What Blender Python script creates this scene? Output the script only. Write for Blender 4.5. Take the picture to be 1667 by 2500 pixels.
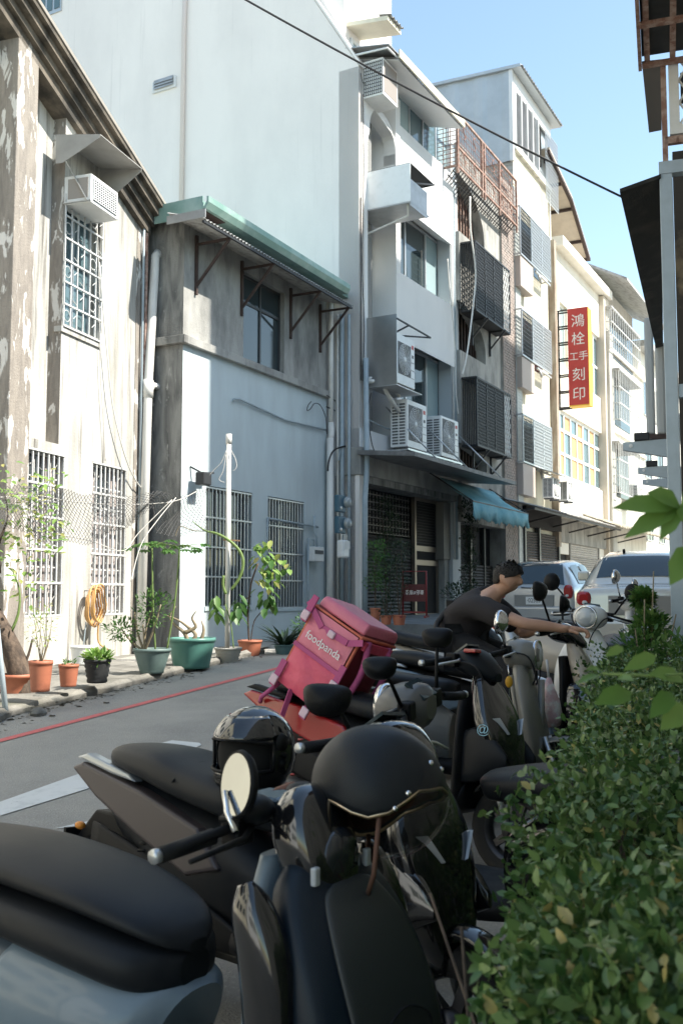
import bpy, bmesh, math, random
import numpy as np
from mathutils import Vector, Matrix
R = math.radians
for o in list(bpy.data.objects):
    bpy.data.objects.remove(o)
scene = bpy.context.scene
COL = scene.collection
rnd = random.Random(7)

# ------------------------------------------------------------------ camera
FPX = 2430.0                      # focal length in pixels of the 1667x2500 photograph
PITCH = math.atan(200 / FPX)
CZ = 1.60
cam_d = bpy.data.cameras.new('camera')
cam = bpy.data.objects.new('camera', cam_d); COL.objects.link(cam)
cam.location = (0, 0, CZ)
cam.rotation_euler = (R(90) + PITCH, 0, 0)
cam_d.sensor_fit = 'VERTICAL'; cam_d.sensor_height = 36.0
cam_d.lens = 36.0 * FPX / 2500.0
cam_d.clip_start = 0.05; cam_d.clip_end = 2000
cam_d.dof.use_dof = True; cam_d.dof.focus_distance = 6.5; cam_d.dof.aperture_fstop = 6.3
scene.camera = cam

# ------------------------------------------------------------------ sky and sun
SUN_EL = R(48); SUN_AZ = (0.956, -0.292)          # horizontal direction towards the sun
world = bpy.data.worlds.new('World'); scene.world = world; world.use_nodes = True
wn = world.node_tree; wn.nodes.clear()
sky = wn.nodes.new('ShaderNodeTexSky'); sky.sky_type = 'NISHITA'; sky.sun_disc = False
sky.sun_elevation = SUN_EL
sky.sun_rotation = math.atan2(SUN_AZ[0], SUN_AZ[1])
sky.air_density = 1.0; sky.dust_density = 0.6; sky.ozone_density = 1.0
bg = wn.nodes.new('ShaderNodeBackground'); bg.inputs['Strength'].default_value = 0.15
wo = wn.nodes.new('ShaderNodeOutputWorld')
tint = wn.nodes.new('ShaderNodeMix'); tint.data_type = 'RGBA'; tint.blend_type = 'MULTIPLY'; tint.inputs[0].default_value = 1.0
tint.inputs[7].default_value = (1.05, 1.03, 0.89, 1)          # the camera's cyan white balance, the same all over the sky
wn.links.new(sky.outputs[0], tint.inputs[6]); wn.links.new(tint.outputs[2], bg.inputs[0]); wn.links.new(bg.outputs[0], wo.inputs[0])
sun_d = bpy.data.lights.new('sun', 'SUN'); sun_d.energy = 4.2; sun_d.angle = R(0.53)
sun_d.color = (1.0, 0.94, 0.84)
sun = bpy.data.objects.new('sun', sun_d); COL.objects.link(sun)
sdir = Vector((SUN_AZ[0] * math.cos(SUN_EL), SUN_AZ[1] * math.cos(SUN_EL), math.sin(SUN_EL)))
sun.rotation_euler = sdir.to_track_quat('Z', 'Y').to_euler()
scene.view_settings.view_transform = 'Standard'; scene.view_settings.look = 'None'
scene.view_settings.exposure = 1.3; scene.view_settings.gamma = 1.0
scene.view_settings.use_curve_mapping = False
scene.cycles.max_bounces = 8; scene.cycles.diffuse_bounces = 4; scene.cycles.glossy_bounces = 4
scene.cycles.transparent_max_bounces = 8; scene.cycles.caustics_reflective = False
scene.cycles.caustics_refractive = False
scene.cycles.use_denoising = True

# ------------------------------------------------------------------ pixel helpers
cp, sp = math.cos(PITCH), math.sin(PITCH)
def ray(px, py):
    u = (px - 833.5) / FPX; v = (1250 - py) / FPX
    return Vector((u, cp - v * sp, sp + v * cp))
KG = 0.05; RS, RC = math.sin(R(25)), math.cos(R(25))
def gz(x, y):
    t = x * RS + y * RC
    return KG * t if t < 13 else KG * 13 + .012 * (t - 13)
def at_y(px, py, Y):
    d = ray(px, py); return Vector((0, 0, CZ)) + d * (Y / d.y)
def at_z(px, py, z):
    d = ray(px, py); return Vector((0, 0, CZ)) + d * ((z - CZ) / d.z)
def at_ground(px, py, h=0.0):
    d = ray(px, py); lo, hi = 0.5, 200.0
    for _ in range(60):
        s = (lo + hi) / 2
        if CZ + d.z * s > gz(d.x * s, d.y * s) + h: lo = s
        else: hi = s
    return Vector((0, 0, CZ)) + d * s

# ------------------------------------------------------------------ materials
MATS = {}
def _n(nt, t, **kw):
    n = nt.nodes.new(t)
    for k, v in kw.items():
        if hasattr(n, k): setattr(n, k, v)
    return n
def mat(name, col, rough=0.6, metal=0.0, col2=None, nscale=6.0, stretch=(1, 1, 1), lo=0.4, hi=0.65,
        col3=None, n3=1.5, stretch3=(1, 1, 0.25), lo3=0.5, hi3=0.7, bump=0.0, bscale=40.0, coat=0.0,
        trans=0.0, alpha=1.0, emit=0.0, spec=0.5, ior=1.45, rough2=None, sheen=0.0, dist=0.0):
    if name in MATS: return MATS[name]
    m = bpy.data.materials.new(name); m.use_nodes = True; MATS[name] = m
    nt = m.node_tree; b = nt.nodes['Principled BSDF']; L = nt.links.new
    c4 = lambda c: (c[0], c[1], c[2], 1)
    b.inputs['Base Color'].default_value = c4(col); b.inputs['Roughness'].default_value = rough
    b.inputs['Metallic'].default_value = metal; b.inputs['Coat Weight'].default_value = coat
    b.inputs['Coat Roughness'].default_value = 0.06
    b.inputs['Transmission Weight'].default_value = trans; b.inputs['Alpha'].default_value = alpha
    b.inputs['Specular IOR Level'].default_value = spec; b.inputs['IOR'].default_value = ior
    b.inputs['Sheen Weight'].default_value = sheen
    if emit: b.inputs['Emission Strength'].default_value = emit; b.inputs['Emission Color'].default_value = c4(col)
    tc = None
    def noise(scale, st, det=5.0, rgh=0.6):
        nonlocal tc
        if tc is None: tc = _n(nt, 'ShaderNodeTexCoord')
        mp = _n(nt, 'ShaderNodeMapping'); mp.inputs['Scale'].default_value = st
        L(tc.outputs['Object'], mp.inputs['Vector'])
        nz = _n(nt, 'ShaderNodeTexNoise'); nz.inputs['Scale'].default_value = scale
        nz.inputs['Detail'].default_value = det; nz.inputs['Roughness'].default_value = rgh
        nz.inputs['Distortion'].default_value = dist
        L(mp.outputs[0], nz.inputs['Vector']); return nz
    last = None
    def layer(prev, c, scale, st, lo, hi):
        nz = noise(scale, st)
        rp = _n(nt, 'ShaderNodeMapRange'); rp.inputs['From Min'].default_value = lo; rp.inputs['From Max'].default_value = hi
        L(nz.outputs['Fac'], rp.inputs['Value'])
        mx = _n(nt, 'ShaderNodeMix', data_type='RGBA')
        L(rp.outputs[0], mx.inputs[0])
        if prev is None: mx.inputs[6].default_value = c4(col)
        else: L(prev, mx.inputs[6])
        mx.inputs[7].default_value = c4(c)
        return mx.outputs[2], rp.outputs[0]
    if col2 is not None:
        last, f2 = layer(last, col2, nscale, stretch, lo, hi)
        if rough2 is not None:
            rr = _n(nt, 'ShaderNodeMapRange'); rr.inputs['To Min'].default_value = rough; rr.inputs['To Max'].default_value = rough2
            L(f2, rr.inputs['Value']); L(rr.outputs[0], b.inputs['Roughness'])
    if col3 is not None: last, _ = layer(last, col3, n3, stretch3, lo3, hi3)
    if last is not None: L(last, b.inputs['Base Color'])
    if bump:
        nz = noise(bscale, (1, 1, 1), 4.0)
        bp = _n(nt, 'ShaderNodeBump'); bp.inputs['Strength'].default_value = bump; bp.inputs['Distance'].default_value = 0.02
        L(nz.outputs['Fac'], bp.inputs['Height']); L(bp.outputs[0], b.inputs['Normal'])
    return m

# ------------------------------------------------------------------ mesh builder
class MB:
    def __init__(s): s.v = []; s.f = []; s.sm = []
    def add(s, vs, fs, smooth=False):
        o = len(s.v); s.v.extend([tuple(p) for p in vs]); s.f.extend([tuple(i + o for i in f) for f in fs]); s.sm.extend([smooth] * len(fs)); return s
    def box(s, x0, x1, y0, y1, z0, z1):
        vs = [(x, y, z) for z in (z0, z1) for y in (y0, y1) for x in (x0, x1)]
        return s.add(vs, [(0, 2, 3, 1), (4, 5, 7, 6), (0, 1, 5, 4), (2, 6, 7, 3), (0, 4, 6, 2), (1, 3, 7, 5)])
    def bar(s, a, b, w, h=None, up=(0, 0, 1)):
        a, b = Vector(a), Vector(b); h = h or w; t = (b - a).normalized(); up = Vector(up)
        if abs(t.dot(up)) > 0.98: up = Vector((1, 0, 0))
        sd = t.cross(up).normalized(); u = sd.cross(t)
        vs = [p + sd * (i * w / 2) + u * (j * h / 2) for p in (a, b) for i, j in ((-1, -1), (1, -1), (1, 1), (-1, 1))]
        return s.add(vs, [(0, 1, 2, 3), (7, 6, 5, 4), (0, 4, 5, 1), (1, 5, 6, 2), (2, 6, 7, 3), (3, 7, 4, 0)])
    def tube(s, pts, r, n=8, cap=True):
        pts = [Vector(p) for p in pts]; rs = r if isinstance(r, (list, tuple)) else [r] * len(pts)
        rings = []; nrm = None
        for i, p in enumerate(pts):
            t = (pts[min(i + 1, len(pts) - 1)] - pts[max(i - 1, 0)]).normalized()
            if nrm is None:
                nrm = t.cross(Vector((0, 0, 1)))
                if nrm.length < 0.05: nrm = t.cross(Vector((1, 0, 0)))
            nrm = (nrm - t * nrm.dot(t)).normalized(); bi = t.cross(nrm)
            rings.append([p + (nrm * math.cos(2 * math.pi * k / n) + bi * math.sin(2 * math.pi * k / n)) * rs[i] for k in range(n)])
        return s.rings(rings, cap)
    def rings(s, rings, cap=True, smooth=True, closed=True):
        n = len(rings[0]); vs = [p for r in rings for p in r]; fs = []
        for i in range(len(rings) - 1):
            for k in range(n if closed else n - 1):
                k2 = (k + 1) % n; fs.append((i * n + k, i * n + k2, (i + 1) * n + k2, (i + 1) * n + k))
        s.add(vs, fs, smooth)
        if cap:
            o = len(s.v) - len(vs)
            s.f.append(tuple(o + k for k in reversed(range(n)))); s.sm.append(False)
            s.f.append(tuple(o + (len(rings) - 1) * n + k for k in range(n))); s.sm.append(False)
        return s
    def lathe(s, prof, n=24, c=(0, 0, 0), axis='z', cap=False):
        cx, cy, cz = c; rings = []
        for r, h in prof:
            ring = []
            for k in range(n):
                a = 2 * math.pi * k / n; p = (r * math.cos(a), r * math.sin(a), h)
                if axis == 'y': p = (p[0], p[2], -p[1])
                if axis == 'x': p = (p[2], p[0], p[1])
                ring.append((cx + p[0], cy + p[1], cz + p[2]))
            rings.append(ring)
        return s.rings(rings, cap)
    def prism(s, poly, d0, d1, axis='y'):
        """poly: 2D points; extruded between d0 and d1 along axis (y: poly=(x,z); x: poly=(y,z); z: poly=(x,y))"""
        def P(a, b, d): return {'y': (a, d, b), 'x': (d, a, b), 'z': (a, b, d)}[axis]
        n = len(poly); vs = [P(a, b, d0) for a, b in poly] + [P(a, b, d1) for a, b in poly]
        ar = sum(poly[i][0] * poly[(i + 1) % n][1] - poly[(i + 1) % n][0] * poly[i][1] for i in range(n))
        fs = [tuple(range(n)), tuple(range(2 * n - 1, n - 1, -1))] + [(i, i + n, (i + 1) % n + n, (i + 1) % n) for i in range(n)]
        flip = (ar > 0) if axis in ('x', 'z') else (ar < 0)
        if d1 < d0: flip = not flip
        if flip: fs = [tuple(reversed(f)) for f in fs]
        return s.add(vs, fs)
    def ball(s, c, r, n=12, m=8, sc=(1, 1, 1)):
        rings = []
        for i in range(1, m):
            a = math.pi * i / m
            rings.append([(c[0] + r * sc[0] * math.sin(a) * math.cos(2 * math.pi * k / n), c[1] + r * sc[1] * math.sin(a) * math.sin(2 * math.pi * k / n), c[2] - r * sc[2] * math.cos(a)) for k in range(n)])
        return s.rings(rings, True)
    def build(s, name, m=None, parent=None, loc=None, rot=None, bevel=0.0, bseg=2, subsurf=0, auto=None):
        me = bpy.data.meshes.new(name); me.from_pydata(s.v, [], s.f)
        me.polygons.foreach_set('use_smooth', s.sm if auto is None else [True] * len(s.f))
        me.update()
        if m is not None: me.materials.append(m)
        o = bpy.data.objects.new(name, me); COL.objects.link(o)
        if parent is not None: o.parent = parent
        if loc is not None: o.location = loc
        if rot is not None: o.rotation_euler = rot
        if auto is not None:
            try: me.set_sharp_from_angle(angle=R(auto))
            except Exception: pass
        if bevel:
            b = o.modifiers.new('bevel', 'BEVEL'); b.width = bevel; b.segments = bseg; b.limit_method = 'ANGLE'; b.angle_limit = R(35)
            b.harden_normals = False
        if subsurf:
            q = o.modifiers.new('sub', 'SUBSURF'); q.levels = subsurf; q.render_levels = subsurf
        return o

def empty(name, loc=(0, 0, 0), rz=0.0, label=None, cat=None, group=None, parent=None, kind=None):
    o = bpy.data.objects.new(name, None); COL.objects.link(o); o.location = loc; o.rotation_euler = (0, 0, rz)
    o.empty_display_size = 0.1
    if parent is not None: o.parent = parent
    return tag(o, label, cat, group, kind)
def tag(o, label=None, cat=None, group=None, kind=None):
    if label: o['label'] = label
    if cat: o['category'] = cat
    if group: o['group'] = group
    if kind: o['kind'] = kind
    return o
def dup(o, parent=None, link_mesh=True):
    c = o.copy(); COL.objects.link(c)
    if parent is not None: c.parent = parent
    for ch in list(o.children): dup(ch, c)
    return c
def catmull(pts, n=6):
    """smooth interpolation through tuples of any length"""
    P = [np.array(p, float) for p in pts]; out = []
    for i in range(len(P) - 1):
        p0, p1, p2, p3 = P[max(i - 1, 0)], P[i], P[i + 1], P[min(i + 2, len(P) - 1)]
        for k in range(n):
            t = k / n
            out.append(0.5 * ((2 * p1) + (-p0 + p2) * t + (2 * p0 - 5 * p1 + 4 * p2 - p3) * t * t + (-p0 + 3 * p1 - 3 * p2 + p3) * t ** 3))
    out.append(P[-1]); return out
def sgnpow(a, p): return math.copysign(abs(a) ** p, a)
def spine_loft(mb, pts, n=20, sub=5, p=0.75, y0=0.0, cap=True):
    """pts: (x, z, half width in y, half thickness along the normal in xz) swept along the xz spine"""
    q = catmull(pts, sub) if sub > 1 else [np.array(a, float) for a in pts]; rings = []
    for i, a in enumerate(q):
        b0, b1 = q[max(i - 1, 0)], q[min(i + 1, len(q) - 1)]
        t = np.array([b1[0] - b0[0], b1[1] - b0[1]]); t /= (np.linalg.norm(t) + 1e-9); nn = np.array([-t[1], t[0]])
        w, h = max(a[2], 0.002), max(a[3], 0.002); rings.append([(a[0] + nn[0] * h * sgnpow(math.sin(2 * math.pi * k / n), p), y0 + w * sgnpow(math.cos(2 * math.pi * k / n), p), a[1] + nn[1] * h * sgnpow(math.sin(2 * math.pi * k / n), p)) for k in range(n)])
    return mb.rings(rings, cap)
def xloft(mb, secs, n=20, sub=5, p=0.75, y0=0.0, cap=True):
    """secs: (x, zlow, zhigh, half width[, lean]) sections across x"""
    q = catmull(secs, sub) if sub > 1 else [np.array(a, float) for a in secs]; rings = []
    for a in q:
        zc, h = (a[1] + a[2]) / 2, max((a[2] - a[1]) / 2, 0.002); ln = a[4] if len(a) > 4 else 0.0
        rings.append([(a[0] + ln * h * sgnpow(math.sin(2 * math.pi * k / n), p), y0 + max(a[3], 0.002) * sgnpow(math.cos(2 * math.pi * k / n), p), zc + h * sgnpow(math.sin(2 * math.pi * k / n), p)) for k in range(n)])
    rings = rings[::-1]
    return mb.rings(rings, cap)
def xloft_sub(mb, secs, x0, x1, grow, n=20, sub=6, p=.75, y0=0.0, lean=0.0):
    q = [a for a in catmull(secs, sub * 3) if x0 <= a[0] <= x1]
    return xloft(mb, [(a[0], a[1] - grow, a[2] + grow, a[3] + grow, lean) for a in q], n, 1, p, y0)
def text(name, body, size, m, parent, loc, rot, extrude=0.002, align='CENTER', sx=1.0, shear=0.0):
    c = bpy.data.curves.new(name, 'FONT'); c.body = body; c.size = size; c.extrude = extrude
    c.align_x = align; c.align_y = 'CENTER'; c.materials.append(m); c.resolution_u = 3; c.shear = shear
    tmp = bpy.data.objects.new(name + '_curve', c); COL.objects.link(tmp)
    me = bpy.data.meshes.new_from_object(tmp.evaluated_get(bpy.context.evaluated_depsgraph_get()))
    bpy.data.objects.remove(tmp); me.name = name
    o = bpy.data.objects.new(name, me); COL.objects.link(o); o.location = loc; o.rotation_euler = rot; o.scale = (sx, 1, 1)
    if parent is not None: o.parent = parent
    return o

# ------------------------------------------------------------------ facade frame
class Frame:
    """x along the street, y into the building, z up; local origin at the front left corner"""
    def __init__(s, px, Y, theta, x0=None):
        X = (px - 833.5) / FPX * Y / 1.0
        d = ray(px, 1300); X = d.x * (Y / d.y)
        s.o = Vector((X, Y, 0)); s.th = R(theta)
        s.d = Vector((math.sin(s.th), math.cos(s.th), 0)); s.n = Vector((math.cos(s.th), -math.sin(s.th), 0))
        s.rz = R(90) - s.th
    def at(s, px, py, off=0.0):
        d = ray(px, py); c = Vector((0, 0, CZ)); o = s.o + s.n * off
        k = (o - c).dot(s.n) / d.dot(s.n); p = c + d * k
        return (p - s.o).dot(s.d), p.z
    def x(s, px, py=1200, off=0.0): return s.at(px, py, off)[0]
    def z(s, px, py, off=0.0): return s.at(px, py, off)[1]
    def side(s, px, py, x=0.0):
        """point on the plane local x = const; returns (y, z)"""
        d = ray(px, py); c = Vector((0, 0, CZ)); o = s.o + s.d * x
        k = (o - c).dot(s.d) / d.dot(s.d); p = c + d * k
        return -(p - s.o).dot(s.n), p.z
    def W(s, x, y, z): return s.o + s.d * x - s.n * y + Vector((0, 0, z))
    def empty(s, name, label, cat): return empty(name, s.o, s.rz, label, cat)
    def rect(s, pts, off=0.0):
        """bounding rectangle in (x0,x1,z0,z1) of four pixel points lying on the facade"""
        q = [s.at(a, b, off) for a, b in pts]
        q.sort(); x0 = (q[0][0] + q[1][0]) / 2; x1 = (q[2][0] + q[3][0]) / 2
        zs = sorted(a[1] for a in q); return x0, x1, (zs[0] + zs[1]) / 2, (zs[2] + zs[3]) / 2

def wall_panel(mb, x0, x1, z0, z1, holes, y0=0.0, depth=0.2):
    """a wall slab with rectangular openings (real holes)"""
    xs = sorted({x0, x1, *[h[0] for h in holes], *[h[1] for h in holes]}); xs = [v for v in xs if x0 <= v <= x1]
    zs = sorted({z0, z1, *[h[2] for h in holes], *[h[3] for h in holes]}); zs = [v for v in zs if z0 <= v <= z1]
    def solid(i, j):
        if not (0 <= i < len(xs) - 1 and 0 <= j < len(zs) - 1): return False
        cx, cz = (xs[i] + xs[i + 1]) / 2, (zs[j] + zs[j + 1]) / 2
        return not any(h[0] < cx < h[1] and h[2] < cz < h[3] for h in holes)
    for i in range(len(xs) - 1):
        for j in range(len(zs) - 1):
            if not solid(i, j): continue
            a, b, c, d = xs[i], xs[i + 1], zs[j], zs[j + 1]; y1 = y0 + depth
            mb.add([(a, y0, c), (b, y0, c), (b, y0, d), (a, y0, d)], [(0, 1, 2, 3)])
            mb.add([(a, y1, c), (b, y1, c), (b, y1, d), (a, y1, d)], [(3, 2, 1, 0)])
            if not solid(i - 1, j): mb.add([(a, y0, c), (a, y0, d), (a, y1, d), (a, y1, c)], [(0, 1, 2, 3)])
            if not solid(i + 1, j): mb.add([(b, y0, c), (b, y1, c), (b, y1, d), (b, y0, d)], [(0, 1, 2, 3)])
            if not solid(i, j - 1): mb.add([(a, y0, c), (a, y1, c), (b, y1, c), (b, y0, c)], [(0, 1, 2, 3)])
            if not solid(i, j + 1): mb.add([(a, y0, d), (b, y0, d), (b, y1, d), (a, y1, d)], [(0, 1, 2, 3)])
    return mb
# ------------------------------------------------------------------ shared materials
M_asph = mat('asphalt', (.4, .38, .34), .85, col2=(.29, .28, .255), nscale=1.1, lo=.35, hi=.7, col3=(.5, .48, .43), n3=70, stretch3=(1, 1, 1), lo3=.52, hi3=.72, bump=.8, bscale=90)
M_conc = mat('worn_concrete', (.25, .24, .215), .9, col2=(.13, .125, .11), nscale=2.5, lo=.4, hi=.7, col3=(.12, .12, .09), n3=1.2, stretch3=(1, 1, 1), lo3=.56, hi3=.72, bump=.5, bscale=30)
M_redl = mat('red_line_paint', (.62, .16, .15), .8, col2=(.3, .1, .095), nscale=14, lo=.55, hi=.75, col3=(.09, .08, .08), n3=60, stretch3=(1, 1, 1), lo3=.66, hi3=.72, bump=.2, bscale=120)
M_whl = mat('white_line_paint', (.66, .67, .65), .8, col2=(.52, .53, .52), nscale=9, lo=.5, hi=.75, col3=(.09, .09, .09), n3=55, stretch3=(1, 1, 1), lo3=.68, hi3=.74, bump=.2, bscale=120)
M_plast_old = mat('old_white_plaster', (.5, .495, .465), .9, col2=(.27, .26, .225), nscale=1.5, stretch=(1.6, 1.6, .22), lo=.46, hi=.7, col3=(.13, .12, .105), n3=3.2, stretch3=(2.4, 2.4, .14), lo3=.54, hi3=.72, bump=.35, bscale=25)
M_pil = mat('peeling_brown_plaster', (.3, .27, .235), .92, col2=(.2, .18, .16), nscale=6, stretch=(2, 2, .4), lo=.4, hi=.7, col3=(.66, .64, .6), n3=2.6, stretch3=(2.4, 2.4, .75), lo3=.55, hi3=.585, bump=.5, bscale=30, dist=.5)
M_corn = mat('shadow_brown_cornice', (.17, .145, .115), .9, col2=(.05, .046, .04), nscale=3, stretch=(1, 1, .6), lo=.36, hi=.62, bump=.4, bscale=30)  # brown darkened to carry the shadow lines of the ledges
M_cem = mat('stained_cement', (.4, .395, .37), .92, col2=(.2, .2, .19), nscale=1.6, stretch=(1.3, 1.3, .5), lo=.4, hi=.66, col3=(.1, .1, .095), n3=4.5, stretch3=(2, 2, .35), lo3=.6, hi3=.78, bump=.4, bscale=30)
M_cem_dark = mat('mouldy_shaded_cement', (.3, .295, .275), .93, col2=(.12, .12, .115), nscale=3.2, stretch=(1.6, 1.6, .35), lo=.38, hi=.66, col3=(.46, .45, .42), n3=6, stretch3=(1.5, 1.5, .5), lo3=.62, hi3=.7, bump=.6, bscale=35, dist=.6)  # mould on side walls; over the shops its dark tone stands for shade
M_pale = mat('pale_blue_plaster', (.56, .64, .66), .85, col2=(.47, .53, .55), nscale=1.2, stretch=(1.6, 1.6, .35), lo=.4, hi=.75, col3=(.36, .37, .36), n3=4, stretch3=(2.6, 2.6, .25), lo3=.68, hi3=.85, bump=.15, bscale=40)
M_white = mat('white_render', (.87, .825, .785), .8, col2=(.77, .73, .7), nscale=.55, lo=.4, hi=.72, stretch=(1, 1, .5), col3=(.6, .57, .54), n3=2.6, stretch3=(2.6, 2.6, .09), lo3=.6, hi3=.9, bump=.35, bscale=5)
M_facade = mat('white_facade_paint', (.74, .75, .75), .8, col2=(.66, .67, .68), nscale=.8, stretch=(1, 1, .5), lo=.45, hi=.8, bump=.08, bscale=40)
M_pebble = mat('grey_pebble_dash', (.33, .335, .33), .9, col2=(.2, .205, .2), nscale=60, lo=.42, hi=.6, col3=(.18, .18, .175), n3=2.5, stretch3=(1, 1, .3), lo3=.6, hi3=.8, bump=.5, bscale=70)
M_cream = mat('cream_plaster', (.7, .665, .54), .85, col2=(.58, .54, .44), nscale=1.2, stretch=(1.5, 1.5, .35), lo=.45, hi=.75, bump=.12, bscale=30)
M_far = mat('far_white_wall', (.74, .72, .66), .85, col2=(.5, .48, .43), nscale=1.2, stretch=(1.5, 1.5, .4), lo=.5, hi=.75, bump=.1, bscale=30)
M_glass = mat('dark_window_glass', (.035, .05, .055), .06, spec=.8)
M_glassb = mat('blue_window_glass', (.1, .16, .18), .07, spec=.8)
M_frost = mat('frosted_window_glass', (.3, .4, .42), .25, spec=.6)
M_alu = mat('grey_aluminium', (.52, .54, .55), .4, metal=.6)
M_alud = mat('dark_aluminium', (.06, .065, .07), .4, metal=.3)
M_iron = mat('painted_iron_bar', (.62, .63, .62), .5, col2=(.4, .38, .35), nscale=30, lo=.55, hi=.7)
M_irond = mat('black_iron', (.025, .027, .03), .55)
M_rust = mat('rusty_iron', (.26, .145, .11), .8, col2=(.42, .31, .26), nscale=12, lo=.42, hi=.6, col3=(.12, .06, .04), n3=20, lo3=.6, hi3=.7)
M_pvc = mat('white_pvc_pipe', (.72, .71, .67), .45, col2=(.56, .54, .5), nscale=3, stretch=(1, 1, .4), lo=.5, hi=.75)
M_pvcb = mat('blue_grey_pipe', (.36, .43, .47), .45, col2=(.3, .36, .39), nscale=4, lo=.45, hi=.7)
M_green = mat('green_metal_gutter', (.19, .32, .28), .45, col2=(.34, .45, .41), nscale=2, lo=.4, hi=.7, metal=.1)
M_sheet = mat('weathered_sheet_metal', (.5, .5, .5), .45, metal=.55, col2=(.38, .38, .37), nscale=3, lo=.4, hi=.7)
M_corr = mat('corrugated_sheet', (.42, .42, .41), .6, col2=(.2, .19, .18), nscale=5, lo=.45, hi=.7)
M_brown = mat('brown_painted_steel', (.065, .042, .036), .65, col2=(.04, .028, .025), nscale=10, lo=.4, hi=.7)
M_dark = mat('dark_interior', (.012, .012, .013), .9)
M_curt = mat('pinkish_curtain', (.42, .37, .35), .9, col2=(.26, .225, .22), nscale=14, stretch=(3, 3, .08), lo=.4, hi=.65)
M_acw = mat('white_ac_enamel', (.78, .79, .78), .4, col2=(.68, .69, .67), nscale=5, lo=.5, hi=.8)
M_acd = mat('ac_grille_dark', (.1, .105, .11), .6)
M_steel = mat('galvanised_steel', (.55, .57, .58), .35, metal=.8, col2=(.45, .47, .48), nscale=18, lo=.4, hi=.7)
M_cable = mat('black_cable', (.02, .02, .022), .6)
M_wire = mat('pale_wire', (.6, .58, .54), .6)
M_beige = mat('beige_roof_sheet', (.62, .54, .44), .7, col2=(.54, .47, .38), nscale=4, lo=.4, hi=.7)

# ------------------------------------------------------------------ ground, road, walkway, markings
def sheet(name, pts, dz, m, kind='structure', label=None, cat=None):
    mb = MB(); mb.add([(p[0], p[1], gz(p[0], p[1]) + dz) for p in pts], [tuple(range(len(pts)))])
    o = mb.build(name, m)
    if o.data.polygons[0].normal.z < 0: o.data.flip_normals()
    return tag(o, label, cat, None, kind)
M_ground = mat('pale_bounce_ground', (.34, .32, .28), .95, col2=(.26, .25, .22), nscale=4, bump=.5, bscale=30)  # pale tone set so the sunlit ground bounces light onto walls
def grid_sheet(name, P, ts, ss, dz, m):
    mb = MB(); vs = []
    for t in ts:
        for s in ss:
            p = P(t, s); vs.append((p[0], p[1], gz(p[0], p[1]) + dz))
    n = len(ss); mb.add(vs, [(i * n + k, i * n + k + 1, (i + 1) * n + k + 1, (i + 1) * n + k) for i in range(len(ts) - 1) for k in range(n - 1)], True)
    o = mb.build(name, m)
    if o.data.polygons[0].normal.z < 0: o.data.flip_normals()
    return tag(o, None, None, None, 'structure')
D25 = Vector((RS, RC, 0)); N25 = Vector((RC, -RS, 0))
grid_sheet('ground', lambda t, s: D25 * t + N25 * s, [-300, -50, 0, 13, 20, 60, 200, 600], [-400, 0, 400], -.1, M_ground)
def along(p, t, s=0.0): return p + D25 * t + N25 * s
red0 = at_ground(0, 1810); red1 = at_ground(1073, 1557)
rd = (red1 - red0); rd.z = 0; rd.normalize(); rn = Vector((rd.y, -rd.x, 0))
def rl(t, s): return red0 + rd * t + rn * s
# road
k0 = red0 - rn * 0.45
TS = [-40, -20] + [k * .5 for k in range(-20, 60)] + [40, 60, 80]
grid_sheet('road', rl, TS, [-3, -1, 1, 3, 6, 9], 0.0, M_asph)
grid_sheet('red_kerb_line', rl, TS[2:-3], [-.06, .05], 0.006, M_redl)
# white parking bay paint
def paint(name, pix):
    return sheet(name, [at_ground(*p) for p in pix], 0.006, M_whl)
paint('parking_line', [(0, 1960), (235, 1876), (235, 1921), (0, 1994)])
paint('parking_line', [(375, 1820), (420, 1809), (487, 1815), (492, 1820), (440, 1845), (390, 1838)])
paint('parking_mark', [(133, 2025), (290, 1991), (290, 2012)])
paint('parking_mark', [(-30, 2030), (66, 2034), (0, 2054), (-40, 2062)])
# raised concrete walkway in front of the two old houses: kerb edge and walls
ws = [at_ground(*p) for p in [(-160, 1822), (33, 1748), (200, 1705), (325, 1674), (430, 1647), (542, 1618), (645, 1596)]]
top = []
mb = MB(); rr = random.Random(3)
edge = []
for i in range(len(ws) - 1):
    for k in range(8):
        q = ws[i].lerp(ws[i + 1], k / 8); j = rr.uniform(-.04, .04)
        edge.append(Vector((q.x + j, q.y + rr.uniform(-.04, .04), gz(q.x, q.y))))
edge.append(ws[-1])
back = [Vector((-8.5, 8, .62)), Vector((-6.2, 17, .62)), Vector((-1.2, 21.5, .62))]
n = len(edge)
vs = []; fs = []
for i, q in enumerate(edge):
    t = i / (n - 1)
    zt = q.z + .09 + rr.uniform(-.012, .012)
    b = back[0].lerp(back[1], t * 2) if t < .5 else back[1].lerp(back[2], t * 2 - 1)
    e2 = q + Vector((-.05, .02, 0)); e2.z = zt
    m2 = e2.lerp(b, .35); m2.z = zt * .5 + .62 * .5 - .02
    vs += [(q.x, q.y, q.z - .05), (q.x + rr.uniform(-.02, .02), q.y, q.z + .05), tuple(e2), tuple(m2), tuple(b)]
for i in range(n - 1):
    for k in range(4): fs.append((i * 5 + k, (i + 1) * 5 + k, (i + 1) * 5 + k + 1, i * 5 + k + 1))
mb.add(vs, fs, False); o = mb.build('walkway', M_conc); tag(o, None, None, None, 'structure')
bm = bmesh.new(); bm.from_mesh(o.data); bmesh.ops.recalc_face_normals(bm, faces=bm.faces); bm.to_mesh(o.data); bm.free()
if o.data.polygons[2].normal.z < 0: o.data.flip_normals()
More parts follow.
